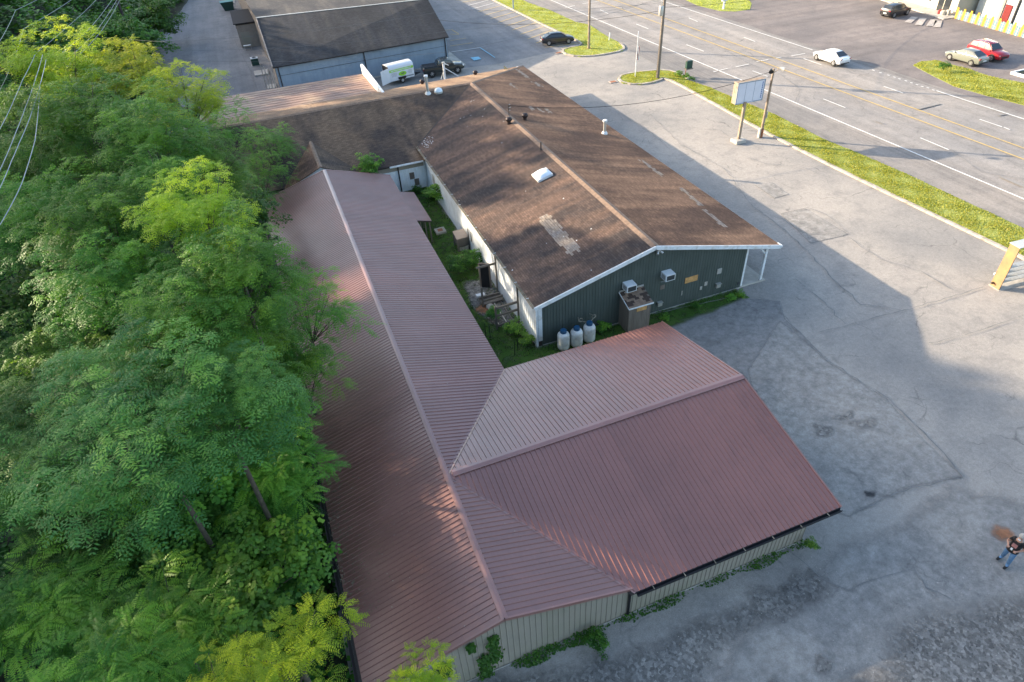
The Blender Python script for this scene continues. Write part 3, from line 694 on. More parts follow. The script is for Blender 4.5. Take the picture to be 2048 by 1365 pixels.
wall_sheets((BX1-.35, BY1-.3, 0), (BX0+.3, BY1-.3, 0), gz, barn, MT['tanmetal'], out=(0,1,0))
# body behind the sheets + concrete footing edge
b = MB(); b.box(BX0+.33, FY+.02, 0, BX1-.4, BY1-.34, EZ-.15); b.box(BX1-.45, FY+.02, 0, WX1-1.05, WY1-.45, EZ-.15); b.build('wall_core', MT['deck'], barn)
b = MB(); b.box(BX0+.3, FY-.05, 0, BX1, FY-.032, .07); b.box(BX1+.001, FY-.08, 0, WX1-1.0, FY-.06, .08); b.build('footing', MT['conc'], barn)
b = MB(); b.tube([(BX1+.05, WY0+.12, EZ-.15), (BX1+.05, FY-.09, EZ-.3), (BX1+.05, FY-.09, .1)], .05, 8); b.build('downspout', MT['black'], barn)
# small porch roof on the courtyard side
pch = thing('lean_to_porch', 'small maroon metal porch roof on posts against the barn by the white wall', 'porch', (8.8, 46.5, 0))
PZ1, PZ0, PXa, PXb, PYa, PYb = 2.32, 2.0, 8.2, 9.35, 44.0, 49.4
for (a, c) in seq(PYa, PYb, .92):
    fix(ribsheet(section(a, c), lambda u: (0, 1), lambda u, s, h: (PXa+(PXb-PXa)*s, u, PZ1+(PZ0-PZ1)*s+h), '', None), 'roof_sheet', MT['mroof'], pch)
b = MB(); b.poly([(PXa,PYa,PZ1-.03),(PXb,PYa,PZ0-.03),(PXb,PYb,PZ0-.03),(PXa,PYb,PZ1-.03)], (0,0,-.07)); b.build('roof_deck', MT['deck'], pch)
for yy in (44.2, 46.7, 49.1):
    MB().box(PXb-.22, yy-.05, 0, PXb-.12, yy+.05, PZ0-.08).build('post', MT['greywood'], pch)
for xx in (8.45, 8.8):
    MB().box(xx, 44.15, 0, xx+.09, 44.25, PZ0).build('post', MT['greywood'], pch)
# ============================================================ brown-roofed store (L plan)
SXL, SXR, SXc, SY0 = 11.5, 29.3, 19.5, 28.8
SZL, SZR, SZC = 3.22, 2.75, 5.3
SYC, SYB, SYF = 63.7, 74.3, 53.7           # wing ridge, back eave, wing front eave
SZF, SZB, SWX = 2.72, 2.62, -5.5
store = thing('brown_roofed_store', 'long brown-shingled store with dark green gable wall and white side wall', 'store', (20, 45, 0))
def slab(pts, th, uvf, mat, name='roof_slope', parent=None):
    b = MB(); b.poly(pts, (0,0,-th)); b.uv = uvf
    o = b.build(name, mat, parent or store); me = o.data
    bm = bmesh.new(); bm.from_mesh(me); bmesh.ops.recalc_face_normals(bm, faces=bm.faces); bm.to_mesh(me); bm.free()
    return o
uvY = lambda co, n: (co.y, co.x)      # courses run along y
uvX = lambda co, n: (co.x, co.y)
zl = lambda x: SZC-(SXc-x)*(SZC-SZL)/(SXc-SXL)
kF = (SZC-SZF)/(SYC-SYF)
Vl = (SXL, SYC-(SXc-SXL), SZL)
slab([(SXL,SY0,SZL),(SXc,SY0,SZC),(SXc,SYC,SZC),Vl], .1, uvY, MT['shA'])
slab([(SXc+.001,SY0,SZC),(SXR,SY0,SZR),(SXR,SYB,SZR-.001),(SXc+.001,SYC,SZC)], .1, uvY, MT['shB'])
slab([(SWX,SYF,SZF),(SXL+.35,SYF,SZF),(SXL+.0,SYC-(SXc-SXL)-.0,SZL-.004),(SXc,SYC-.001,SZC-.002),(SWX,SYC-.001,SZC-.002)], .1, uvX, MT['shC'])
slab([(SWX,SYC+.001,SZC-.001),(SXc,SYC+.001,SZC-.001),(SXR,SYB+.01,SZR-.003),(SWX,SYB+.01,SZB)], .1, uvX, MT['shD'])
def capline(a, c, w, mat, parent, seg=1.0, name='ridge_cap', slope=.26, flat=False):
    a, c = Vector(a), Vector(c); L = (c-a).length; k = max(1, int(L/seg)); d = (c-a)/L; n = Vector((-d.y, d.x, 0)).normalized()
    b = MB()
    for i in range(k):
        p = a+d*(L*i/k); q = a+d*(L*(i+1)/k-.01); l = .035 if i % 2 else .028
        vs = []
        for r in (p, q):
            vs += [r-n*w-Vector((0,0,w*slope-.012)), r+Vector((0,0,l)), r+n*w-Vector((0,0,w*slope-.012))]
        b.add(vs, [(0,1,4,3),(1,2,5,4)])
    fix2(b, name, mat, parent)
def fix2(b, name, mat, parent):
    o = b.build(name, mat, parent); me = o.data
    if sum(p.normal.z*p.area for p in me.polygons) < 0: me.flip_normals()
    return o
capline((SXc, SY0, SZC), (SXc, SYC, SZC), .28, MT['cap'], store)
capline((SXc, SYC, SZC), (SWX, SYC, SZC), .25, MT['cap'], store)
capline((SXc, SYC, SZC), (SXR, SYB, SZR), .22, MT['cap'], store)
b = MB(); b.beam((SXc,SYC,SZC+.012), (SXL,Vl[1],SZL+.012), .10, .02); b.build('valley_flashing', MT['deck'], store)
# white rake boards and eave edges
for a, c, w, h in (((SXL-.03,SY0-.06,SZL-.13),(SXc,SY0-.06,SZC-.12),.07,.26), ((SXc,SY0-.06,SZC-.12),(SXR+.04,SY0-.06,SZR-.12),.07,.26)):
    b = MB(); b.beam(a, c, w, h); b.build('rake_board', MT['white'], store, )
b = MB(); b.tube([(SXR+.02,SY0-.12,SZR-.06),(SXR+.02,SY0+.3,SZR-.06)], .09, 10); b.build('gutter_end', MT['white'], store)
b = MB(); b.box(SXR-.02, SY0, SZR-.16, SXR+.03, SYB, SZR-.02); b.build('eave_board', MT['white'], store)
gutter((SXL, Vl[1], SZL), (SXL, SY0, SZL), store, MT['grime'], straps=1.9, smat=MT['white'], drop=.03, side=(-1,0,0))
gutter((8.4, SYF, SZF), (SXL-.1, SYF, SZF), store, MT['white'], drop=.04)
# walls
gzs = lambda p: (SZC-(SXc-p.x)*(SZC-SZL)/(SXc-SXL) if p.x < SXc else SZC-(p.x-SXc)*(SZC-SZR)/(SXR-SXc))-.11
WY = SY0+.12; WXR = 26.7
def battenwall(p0, p1, topf, mat, out, pitch=.20, name='board_wall'):
    """grooved boards: one wall part with real grooves"""
    p0, p1 = Vector(p0), Vector(p1); L = (p1-p0).length; d = (p1-p0)/L; o3 = Vector(out); n = int(L/pitch); b = MB(); vs = []; fs = []
    for k in range(n):
        for u, h in ((k*L/n+.014, .0), ((k+1)*L/n-.014, .0), ((k+1)*L/n-.013, -.02), ((k+1)*L/n+.013, -.02)):
            p = p0+d*min(u, L)+o3*h; vs += [(p.x, p.y, .02), (p.x, p.y, topf(p))]
    b.add(vs, [(2*i, 2*i+2, 2*i+3, 2*i+1) for i in range(len(vs)//2-1)]); o = b.build(name, mat, store)
    s = Vector((0,0,0))
    for pl in o.data.polygons: s += pl.normal*pl.area
    if s.dot(o3) < 0: o.data.flip_normals()
    return o
wb = battenwall((11.95, WY, 0), (WXR, WY, 0), gzs, MT['green'], (0,-1,0)); wb.name = 'green_gable_wall'
battenwall((WXR, WY, 0), (WXR, SYB-.6, 0), lambda p: 2.9+.4, MT['green'], (1,0,0)).name = 'green_porch_wall'
wall_sheets((11.62, WY, 0), (11.62, 54.0, 0), lambda p: SZL-.1, store, MT['whitesiding'], out=(-1,0,0), ribh=.022, pitch=.3)
wall_sheets((-5, 54.0, 0), (11.62, 54.0, 0), lambda p: 2.1, store, MT['whitesiding'], out=(0,-1,0), ribh=.012, pitch=.3)
b = MB(); b.box(-5, 54.01, 2.1, 11.6, 54.05, SZF+.02); b.build('upper_band', MT['tanmetal'], store)
b = MB(); b.box(11.66, WY+.03, 0, WXR-.03, SYB-.6, 2.6); b.box(-5, 54.06, 0, 11.66, SYB-.6, 2.55)
b.add([(11.7,WY+.03,2.6),(WXR-.03,WY+.03,2.6),(WXR-.03,WY+.03,3.3),(SXc,WY+.03,5.15),(11.7,WY+.03,3.15)], [(0,1,2,3,4)])
b.build('wall_core', MT['deck'], store)
for a in ((11.58, WY-.05, 11.72, WY-.02), (11.75, WY-.04, 12.0, WY-.005)):
    MB().box(a[0], a[1], .02 if a[0] < 11.7 else .45, a[2], a[3], SZL-.12).build('corner_board', MT['white'], store)
MB().box(11.58, WY-.02, -.0, 11.615, WY+.16, SZL-.15).build('corner_board', MT['white'], store)
b = MB(); b.box(12.0, WY-.07, 0, WXR, WY-.03, .10); b.build('footing', MT['conc'], store)
# porch slab and posts on the parking side
b = MB(); b.poly([(WXR,SY0+.1,.0),(28.75,SY0+.1,.0),(28.75,SYB,.0),(WXR,SYB,.0)], (0,0,.12)); b.build('porch_slab', MT['conc'], store)
for i, yy in enumerate((SY0+.25, 33.4, 38, 42.6, 47.2, 51.8, 56.4, 61, 65.6, 70.2)):
    p = MB().box(28.35, yy-.08, .12, 28.52, yy+.08, SZR-.02).build('porch_post', MT['white'], store)
    b = MB(); b.beam((28.43, yy, 2.15), (27.7, yy, 2.95), .09, .09); b.build('post_brace', MT['white'], store)
MB().box(28.36, SY0+.2, SZR-.02, 28.50, SYB-.3, SZR+.10).build('porch_beam', MT['white'], store)
MB().box(WXR+.02, SY0+.14, .12, WXR+.16, SY0+.28, 3.2).build('porch_post', MT['white'], store)
# back lean-to roof with white parapet
E0 = G(769,182,2.75); LX = G(725,148,2.3).x
lean = thing('flat_lean_to', 'low brown flat-roofed lean-to with a white parapet behind the store', 'lean-to', (2, 78, 0))
yb = G(725,148,2.25).y; ya = SYB-.35
b = MB(); b.poly([(SWX-1.5,ya,SZB+.12),(LX,ya,SZB+.12),(LX,yb,2.25),(SWX-1.5,yb,2.25)], (0,0,-.12)); o = b.build('roof', MT['leanmetal'], lean)
for k in range(9):
    yy = ya+(yb-ya)*(k+.6)/9.6; zz = SZB+.12+(2.25-SZB-.12)*(yy-ya)/(yb-ya)
    MB().box(SWX-1.5, yy-.04, zz+.001, LX-.02, yy+.04, zz+.028).build('roof_seam', MT['leanmetal'], lean)
MB().box(SWX-1.2, ya+.1, 0, LX-.3, yb-.3, 2.1).build('walls', MT['whitesiding'], lean)
b = MB(); b.poly([(LX,ya-3.1,3.50),(LX,yb+.1,3.35),(LX,yb+.1,2.1),(LX,ya-.1,2.5)], (.26,0,0)); o = b.build('parapet', MT['white'], lean)
bm = bmesh.new(); bm.from_mesh(o.data); bmesh.ops.recalc_face_normals(bm, faces=bm.faces); bm.to_mesh(o.data); bm.free()
# small cross gable behind the barn
P = G(633,315,4.15); cg = thing('cross_gable', 'small brown shingled gable tucked behind the end of the barn roof', 'roof gable', (P.x, 56, 0))
yv = SYC-(SZC-4.15)/kF
for sg in (-1, 1):
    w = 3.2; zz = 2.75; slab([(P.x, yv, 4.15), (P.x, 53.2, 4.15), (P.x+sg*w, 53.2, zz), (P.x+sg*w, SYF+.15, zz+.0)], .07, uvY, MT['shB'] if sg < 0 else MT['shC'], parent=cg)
capline((P.x, yv, 4.16), (P.x, 53.1, 4.16), .16, MT['cap'], cg, slope=.43)
b = MB(); b.add([(P.x-3,53.4,0),(P.x+3,53.4,0),(P.x+3,53.4,2.7),(P.x,53.4,4.0),(P.x-3,53.4,2.7)], [(0,1,2,3,4)]); b.build('gable_wall', MT['whitesiding'], cg)
# pale shingle patches (individual tabs)
def onslope(px, py, side):
    """point on the east (+1) / west (-1) slope"""
    z = 4.2
    for _ in range(12):
        p = G(px, py, z); z = (SZC-(p.x-SXc)*(SZC-SZR)/(SXR-SXc)) if side > 0 else zl(p.x)
    return G(px, py, z)
def slopez(x): return (SZC-(x-SXc)*(SZC-SZR)/(SXR-SXc)) if x > SXc else zl(x)
def patch(a, c, w, side, seed):
    r = random.Random(seed); a, c = onslope(*a, side), onslope(*c, side); n = max(2, int(abs(c.y-a.y)/.33)); rows = max(2, int(w/.145)); b = MB()
    for i in range(n):
        y0 = a.y+(c.y-a.y)*i/n; y1 = a.y+(c.y-a.y)*(i+1)/n; xc = a.x+(c.x-a.x)*(i+.5)/n
        for k in range(rows):
            if (i in (0, n-1) or k in (0, rows-1)) and r.random() < .4: continue
            x0 = xc-w/2+k*w/rows+r.uniform(-.02,.02); x1 = x0+w/rows*.97; h = .012+.006*r.random()
            ys_ = sorted((y0, y1)); b.add([(x0,ys_[0],slopez(x0)+h),(x1,ys_[0],slopez(x1)+h),(x1,ys_[1]-.008,slopez(x1)+h),(x0,ys_[1]-.008,slopez(x0)+h)], [(0,1,2,3)])
    b.uv = lambda co, n_: (co.y, co.x)
    o = fix2(b, 'shingle_patch', MT['shpatch'], store); return o
patch((1086,432), (1152,508), .95, -1, 1)
patch((1280,320), (1328,354), .5, 1, 2); patch((1360,376), (1402,412), .5, 1, 3); patch((1400,415), (1450,455), .55, 1, 4)
patch((1034,139), (1058,158), .6, 1, 5); patch((1066,164), (1082,174), .7, 1, 6); patch((1018,166), (1032,178), .5, 1, 7)
for p in ((1063,216),(1081,219),(1096,221)): patch((p[0]-4,p[1]-3), (p[0]+5,p[1]+6), .45, 1, p[0])
for sd, (cx0, cy0, n, sp) in enumerate((((848),(285),60,9), (930,200,40,60), (1090,470,25,160))):   # bird droppings / bits of debris along valley and slope
    b = MB(); r = random.Random(sd)
    for k in range(n):
        q = onslope(cx0+r.gauss(0, sp if sd else 7)+(5 if not sd else 0), cy0+r.gauss(0, sp*.5 if sd else 6), -1)
        if q.x > SXc-.3 or q.x < SXL+.1 or q.y > SYC-(SXc-q.x)-.2 or q.y < SY0+.3: continue
        s = r.uniform(.015, .05); b.add([(q.x-s,q.y-s,slopez(q.x-s)+.02),(q.x+s,q.y-s*.6,slopez(q.x+s)+.02),(q.x+s*.7,q.y+s,slopez(q.x+s*.7)+.02),(q.x-s*.8,q.y+s*.7,slopez(q.x-s*.8)+.02)], [(0,1,2,3)])
    if b.f: fix2(b, 'roof_droppings', MT['white'], store)['kind'] = 'stuff'

# ---------------------------------------------------------- roof fittings
def pipe(px, py, side, h, r, label, base=.22, cap=True, mat='galv', wing=False, name='flue_pipe'):
    if wing:
        z = 4
        for _ in range(12): p = G(px, py, z); z = SZC-abs(p.y-SYC)*kF
        p = G(px, py, z)
    else: p = onslope(px, py, side)
    t = thing(name, label, 'flue', tuple(p)); x, y, z = p
    MB().lathe((x,y,z-.08), [(0,0),(base,0),(base,.14),(r*1.3,.30),(0,.30)], 14).build('flashing', MT['white'], t, smooth=40)
    MB().lathe((x,y,z+.2), [(0,0),(r,0),(r,h-.35),(0,h-.35)], 14).build('pipe', MT[mat], t, smooth=40)
    if cap: MB().lathe((x,y,z+h-.2), [(0,0),(r*.8,0),(r*.8,.05),(r*1.5,.05),(r*1.6,.12),(r*1.5,.20),(0,.24)], 14).build('cap', MT['white'], t, smooth=40)
    return t
pipe(1209,268,1,1.25,.13,'shiny flue pipe with a white cap on the sunny right-hand roof slope', .27)
pipe(856,188,-1,1.75,.13,'tall flue pipe beside the round white dome on the brown roof', .30, wing=True)
def turbine(p, label):
    t = thing('roof_ventilator', label, 'roof vent', tuple(p)); x, y, z = p
    MB().lathe((x,y,z-.08), [(0,0),(.17,0),(.15,.28),(0,.28)], 12).build('neck', MT['dkvent'], t, smooth=40)
    MB().lathe((x,y,z+.2), [(0,0),(.16,.0),(.25,.08),(.29,.18),(.25,.30),(.13,.38),(0,.39)], 14).build('turbine', MT['dkvent'], t, smooth=40)
    for k in range(12):
        a = 2*math.pi*k/12; b = MB(); b.tube([(x+.17*math.cos(a),y+.17*math.sin(a),z+.2),(x+.30*math.cos(a+.2),y+.30*math.sin(a+.2),z+.38),(x+.15*math.cos(a+.4),y+.15*math.sin(a+.4),z+.57)], .012, 4); b.build('vane', MT['black'], t)
turbine(onslope(1018,248,-1)+Vector((0,0,0)), 'dark turbine vent just left of the ridge below the antenna mast')
turbine(onslope(1050,240,1), 'dark turbine vent just right of the ridge near the antenna mast')
def backslope(px, py):
    z = 4.8
    for _ in range(14): p = G(px, py, z); z = SZC-(p.y-SYC)*(SZC-SZB)/(SYB-SYC)
    return G(px, py, z)
turbine(backslope(951,152), 'dark turbine vent on the sunlit back slope right of the leaning pipe')
turbine(backslope(845,170), 'dark turbine vent on the back slope left of the tall flue')
# round dome
z = 4
for _ in range(12): p = G(877,184,z); z = SZC-abs(p.y-SYC)*kF
t = thing('round_roof_dome', 'round white plastic dome on the brown wing roof beside the tall flue', 'roof dome', tuple(p))
MB().lathe(p-Vector((0,0,.1)), [(0,0),(.42,0),(.42,.16),(0,.16)], 18).build('curb', MT['galv'], t, smooth=40)
MB().lathe(p+Vector((0,0,.06)), [(0,0),(.40,0),(.37,.14),(.27,.26),(.12,.32),(0,.33)], 18).build('dome', MT['dome'], t, smooth=60)
# leaning white pipe with braces
p = backslope(890,157); t = thing('braced_vent_pipe', 'white vent pipe held by sloping braces at the back of the store roof', 'vent pipe', tuple(p))
b = MB(); b.tube([p-Vector((0,0,.1)), p+Vector((0,0,1.75))], .13, 12); b.build('pipe', MT['white'], t, smooth=40)
MB().lathe(p+Vector((0,0,1.72)), [(0,0),(.19,0),(.19,.12),(0,.14)], 12).build('cap', MT['galv'], t, smooth=40)
q1, q2 = backslope(917,153), backslope(882,159)
b = MB(); b.beam(p+Vector((.05,0,1.2)), q1, .08, .08); b.build('brace', MT['white'], t)
b = MB(); b.beam(p+Vector((.05,0,1.7)), q1+Vector((-.6,1.8,.9)), .08, .08); b.build('brace', MT['white'], t)
b = MB(); b.beam(p+Vector((0,0,1.0)), q2, .04, .04); b.build('brace', MT['galv'], t)
# square skylight
c = onslope(1085,352,-1); t = thing('skylight', 'square white domed skylight on the dappled brown slope', 'skylight', tuple(c))
s = .62; up = Vector((1,0,(SZC-SZL)/(SXc-SXL))).normalized(); al = Vector((0,1,0)); nn = up.cross(al)
b = MB(); P0 = [c+up*a*s+al*d*s*1.0 for a, d in ((-1,-1),(1,-1),(1,1),(-1,1))]
b.add([q-nn*.02 for q in P0]+[q+nn*.16 for q in P0], [(4,5,6,7),(0,1,5,4),(1,2,6,5),(2,3,7,6),(3,0,4,7)]); b.build('curb', MT['white'], t)
b = MB(); N = 8; vs = []
for i in range(N+1):
    for j in range(N+1):
        u, v = i/N*2-1, j/N*2-1; hh = .02+.26*((1-u*u)*(1-v*v))**.55; vs.append(c+up*u*s*.93+al*v*s*.93+nn*(.15+hh))
b.add(vs, [(i*(N+1)+j, (i+1)*(N+1)+j, (i+1)*(N+1)+j+1, i*(N+1)+j+1) for i in range(N) for j in range(N)]); fix2(b, 'dome', MT['dome'], t).data.shade_smooth()
# thin black pipe and antenna / weatherhead
p = onslope(1082,300,-1); t = thing('black_vent_pipe', 'thin black vent pipe near the ridge above the skylight', 'vent pipe', tuple(p))
b = MB(); b.tube([p-Vector((0,0,.1)), p+Vector((0,0,.62))], .05, 8); b.build('pipe', MT['black'], t, smooth=40); MB().lathe(p, [(0,0),(.11,0),(.06,.08),(0,.08)], 10).build('collar', MT['black'], t)
pa = onslope(1018,231,-1); t = thing('antenna_mast', 'thin mast with cross pieces on the roof ridge carrying the overhead cable', 'mast', tuple(pa))
b = MB(); b.tube([pa-Vector((0,0,.1)), pa+Vector((0,0,.95))], .03, 6); b.build('mast', MT['black'], t)
for hh, w in ((.9,.16),(.65,.22),(.4,.14)):
    b = MB(); b.tube([pa+Vector((-.02,0,hh)), pa+Vector((w,0,hh+.03))], .03, 6); b.build('insulator', MT['galv'], t)
ANT = pa+Vector((0,0,.85))

# ---------------------------------------------------------- on the green wall
def wallpt(px, py, d=0.0): return PY(px, py, WY-d)
def aircon(px, py, label):
    c = wallpt(px, py, .3); t = thing('air_conditioner', label, 'air conditioner', tuple(c)); x, z = c.x, c.z
    w, h, d = .68, .46, .62; y0, y1 = WY-d, WY
    MB().box(x-w/2, y0, z-h/2, x+w/2, y1, z+h/2).build('case', MT['acw'], t, bevel=.015)
    MB().box(x-w/2+.06, y0-.012, z-h/2+.06, x+w/2-.06, y0+.01, z+h/2-.06).build('grille', MT['grille'], t)
    for k in range(4): MB().box(x-w/2+.08+k*.14, y0+.12, z+h/2+.001, x-w/2+.16+k*.14, y0+.4, z+h/2+.008).build('vent_slot', MT['grille'], t) if k < 0 else None
    for k in range(6): MB().box(x-w/2-.004, y0+.1+k*.07, z-h/2+.08, x-w/2+.004, y0+.13+k*.07, z+h/2-.08).build('side_louvre', MT['grille'], t)
    for s_ in (-1, 1):
        b = MB(); b.beam((x+s_*w*.38, y0+.1, z-h/2), (x+s_*w*.38, y1, z-h/2-.38), .035, .035); b.build('bracket', MT['acw'], t)
aircon(1259,573,'white window air conditioner just above the little wooden shed'); aircon(1336,551,'white window air conditioner high on the green wall left of the plywood patch')
def wplate(px, py, w, h, mat, name, label, cat, d=.03, tilt=0):
    c = wallpt(px, py, d); t = MB(); x, z = c.x, c.z; dz = tilt*w/2
    t.add([(x-w/2,WY-d,z-h/2-dz),(x+w/2,WY-d,z-h/2+dz),(x+w/2,WY-d,z+h/2+dz),(x-w/2,WY-d,z+h/2-dz),(x-w/2,WY+.01,z-h/2-dz),(x+w/2,WY+.01,z-h/2+dz),(x+w/2,WY+.01,z+h/2+dz),(x-w/2,WY+.01,z+h/2-dz)],
          [(0,1,2,3),(4,7,6,5),(0,4,5,1),(1,5,6,2),(2,6,7,3),(3,7,4,0)])
    o = t.build(name, MT[mat], store); o['label'] = label; return o
wplate(1383,559,.95,.42,'freshwood','plywood_patch','orange plywood board nailed over an opening',0)
wplate(1325,575,.32,.32,'oldwood','plywood_patch','weathered square board on the green wall',0)
wplate(1439,543,.34,.40,'galv','wall_vent','grey square vent cover high on the wall',0)
wplate(1412,568,.22,.30,'conc','filled_hole','pale filled hole in the siding',0); wplate(1402,577,.16,.26,'conc','filled_hole','pale filled hole in the siding',0)
wplate(1364,587,.08,.34,'galv','conduit','short metal conduit',0); wplate(1477,567,.16,.2,'grille','outlet_box','small dark outlet box',0)
for px, py in ((1319,606),(1436,569)):
    c = wallpt(px, py, .05); x, z = c.x, c.z
    b = MB(); b.box(x-.19,WY-.22,z+.06,x+.19,WY,z+.10); b.box(x-.16,WY-.16,z-.22,x+.16,WY,z+.06); o = b.build('vent_hood', MT['galv'], store)
c = wallpt(1317,502,.1); b = MB(); b.box(c.x-.12,WY-.18,c.z-.08,c.x+.12,WY,c.z+.06); b.tube([(c.x-.1,WY-.2,c.z),(c.x-.18,WY-.32,c.z-.1)], [.05,.09], 10); b.tube([(c.x+.1,WY-.2,c.z),(c.x+.18,WY-.32,c.z-.1)], [.05,.09], 10); b.build('flood_light', MT['galv'], store)
# wooden shed against the wall
A = G(1242,656), G(1300,646)
sx0, sx1 = 16.55, 18.25; p = PY(1250,660,27.4)
shx0 = G(1243,655).x; shx1 = G(1301,640).x
t = thing('wooden_shed', 'narrow weathered plank shed with a lean-to shingle roof against the green wall', 'shed', (shx0+.8, 28, 0))
x0, x1, y0, y1 = shx0, shx0+1.5, 27.7, WY-.03
h0, h1 = 2.05, 2.4
def plank(a, c, z0, zt0, zt1, out, parent, mat, name='plank', th=.025):
    a, c, out = Vector(a), Vector(c), Vector(out)
    b = MB(); A_ = [a, c, c+out*th, a+out*th]; b.add([(v.x,v.y,z0) for v in A_]+[(A_[0].x,A_[0].y,zt0),(A_[1].x,A_[1].y,zt1),(A_[2].x,A_[2].y,zt1),(A_[3].x,A_[3].y,zt0)], [(3,2,1,0),(4,5,6,7),(0,1,5,4),(1,2,6,5),(2,3,7,6),(3,0,4,7)])
    return b.build(name, mat, parent)
r = random.Random(3)
n = 13
for k in range(n):
    a, c = x0+(x1-x0)*k/n, x0+(x1-x0)*(k+1)/n-.012; plank((a,y0,0),(c,y0,0), r.uniform(.02,.08), h0, h0, (0,-1,0), t, MT['oldwood'], th=.02+.012*r.random())
n = 9
for sx, o_ in ((x0, -1), (x1, 1)):
    for k in range(n):
        a, c = y0+(y1-y0)*k/n, y0+(y1-y0)*(k+1)/n-.012; zt = lambda y: h0+(h1-h0)*(y-y0)/(y1-y0)
        plank((sx,a,0),(sx,c,0), r.uniform(.02,.06), zt(a), zt(c), (o_,0,0), t, MT['oldwood'], th=.02+.012*r.random())
MB().box(x0+.01, y0+.01, 0, x1-.01, y1, h0-.02).build('frame', MT['deck'], t)
b = MB(); b.poly([(x0-.1,y0-.14,h0-.03),(x1+.1,y0-.14,h0-.03),(x1+.1,y1,h1+.08),(x0-.1,y1,h1+.08)], (0,0,.05)); b.build('roof', MT['oldwood'], t)
r = random.Random(5)
for row in range(8):
    for k in range(6):
        f0, f1 = row/8, (row+1)/8; ya_, yb_ = y0-.14+(y1-y0+.14)*f0, y0-.14+(y1-y0+.14)*f1+.03; za, zb = h0+.022+(h1-h0+.11)*f0, h0+.03+(h1-h0+.11)*f1; o_ = .16*(row % 2)
        xa = x0-.1+k*.29-o_; xb = xa+.28; xa, xb = max(xa, x0-.1), min(xb, x1+.1)
        if xb-xa < .05: continue
        b = MB(); b.poly([(xa,ya_,za+.012),(xb,ya_,za+.012),(xb,yb_,zb),(xa,yb_,zb)], (0,0,-.01)); b.build('shingle', MT['shA' if r.random() < .5 else 'cap'], t)
b = MB(); b.beam((x0-.12,y0-.15,h0-.0),(x1+.12,y0-.15,h0-.0), .03, .09); b.build('front_trim', MT['white'], t)
b = MB(); b.beam((x0-.12,y0-.13,h0),(x0-.12,y1,h1+.1), .03, .07); b.build('side_trim', MT['white'], t)
MB().box(x0-.12, y1-.05, h1+.08, x1+.12, y1-.005, h1+.22).build('flashing', MT['galv'], t)
MB().box(x1-1.0, y0-.06, h0-.42, x1-.3, y0-.035, h0-.08).build('plywood_panel', MT['freshwood'], t)
# propane tanks
for i, (px, py, lab) in enumerate(((1129,702,'white propane tank with blue cap, leftmost and nearest of the row'), (1155,696,'white propane tank with blue cap between its two neighbours'), (1180,686,'white propane tank with blue cap, rightmost, with hoses coiled at its top'))):
    p = G(px, py) + Vector((0,.15,0)); t = thing('propane_tank', lab, 'propane tank', (p.x,p.y,0), group='propane tanks by the green wall'); r = .385
    MB().lathe((p.x,p.y,0), [(0,0),(r*.75,0),(r*.75,.10),(0,.10)], 20).build('foot_ring', MT['galv'], t, smooth=40)
    MB().lathe((p.x,p.y,.08), [(0,0),(r*.55,.02),(r*.85,.08),(r*.98,.17),(r,.26),(r,.98),(r*.98,1.07),(r*.86,1.18),(r*.6,1.26),(r*.35,1.29),(0,1.30)], 24).build('body', MT['tank'], t, smooth=60)
    MB().lathe((p.x,p.y,1.33), [(0,0),(r*.52,0),(r*.54,.16),(r*.45,.22),(0,.23)], 18).build('cap', MT['bluecap'], t, smooth=40)
    if i == 2:
        for s_ in (-1, 1):
            b = MB(); b.tube([(p.x+s_*.15, p.y+.1, 1.5)]+[(p.x+s_*(.45+.14*math.cos(a)), p.y+.3, 1.62+.14*math.sin(a)) for a in np.linspace(0, 6.2, 12)]+[(p.x+.4*s_, WY-.05, 1.5)], .02, 5); b.build('hose', MT['grime'], t)
# ---------------------------------------------------------- on the white side wall and in the courtyard (x = 11.6)
def wx(px, py): return PX(px, py, 11.58)
for px, py in ((937,468),(943,474)):
    c = wx(px, py); b = MB(); b.box(11.56, c.y-.22, c.z-.5, 11.6, c.y+.22, c.z+.5); fr = b.build('window', MT['white'], store)
    MB().box(11.55, c.y-.14, c.z-.42, 11.562, c.y+.14, c.z+.42).build('pane', MT['pane'], fr, org=(20,45,0)).location = (0,0,0)
c = wx(867,360); b = MB(); b.box(11.555, c.y-.3, c.z-.4, 11.6, c.y+.3, c.z+.4); b.build('boarded_window', MT['galv'], store)
for px, py, w in ((824,352,.42),(834,364,.42)):
    c = PY(px, py, 53.97); MB().box(c.x-w/2, 53.93, c.z-.3, c.x+w/2, 53.99, c.z+.3).build('boarded_window', MT['oldwood'], store)
c = PY(797,345,53.95); MB().box(c.x-.05, 53.86, 0.1, c.x+.05, 53.98, 2.6).build('downspout', MT['black'], store)
MB().box(11.45, 53.8, .1, 11.52, 53.9, 2.5).build('downspout', MT['white'], store)
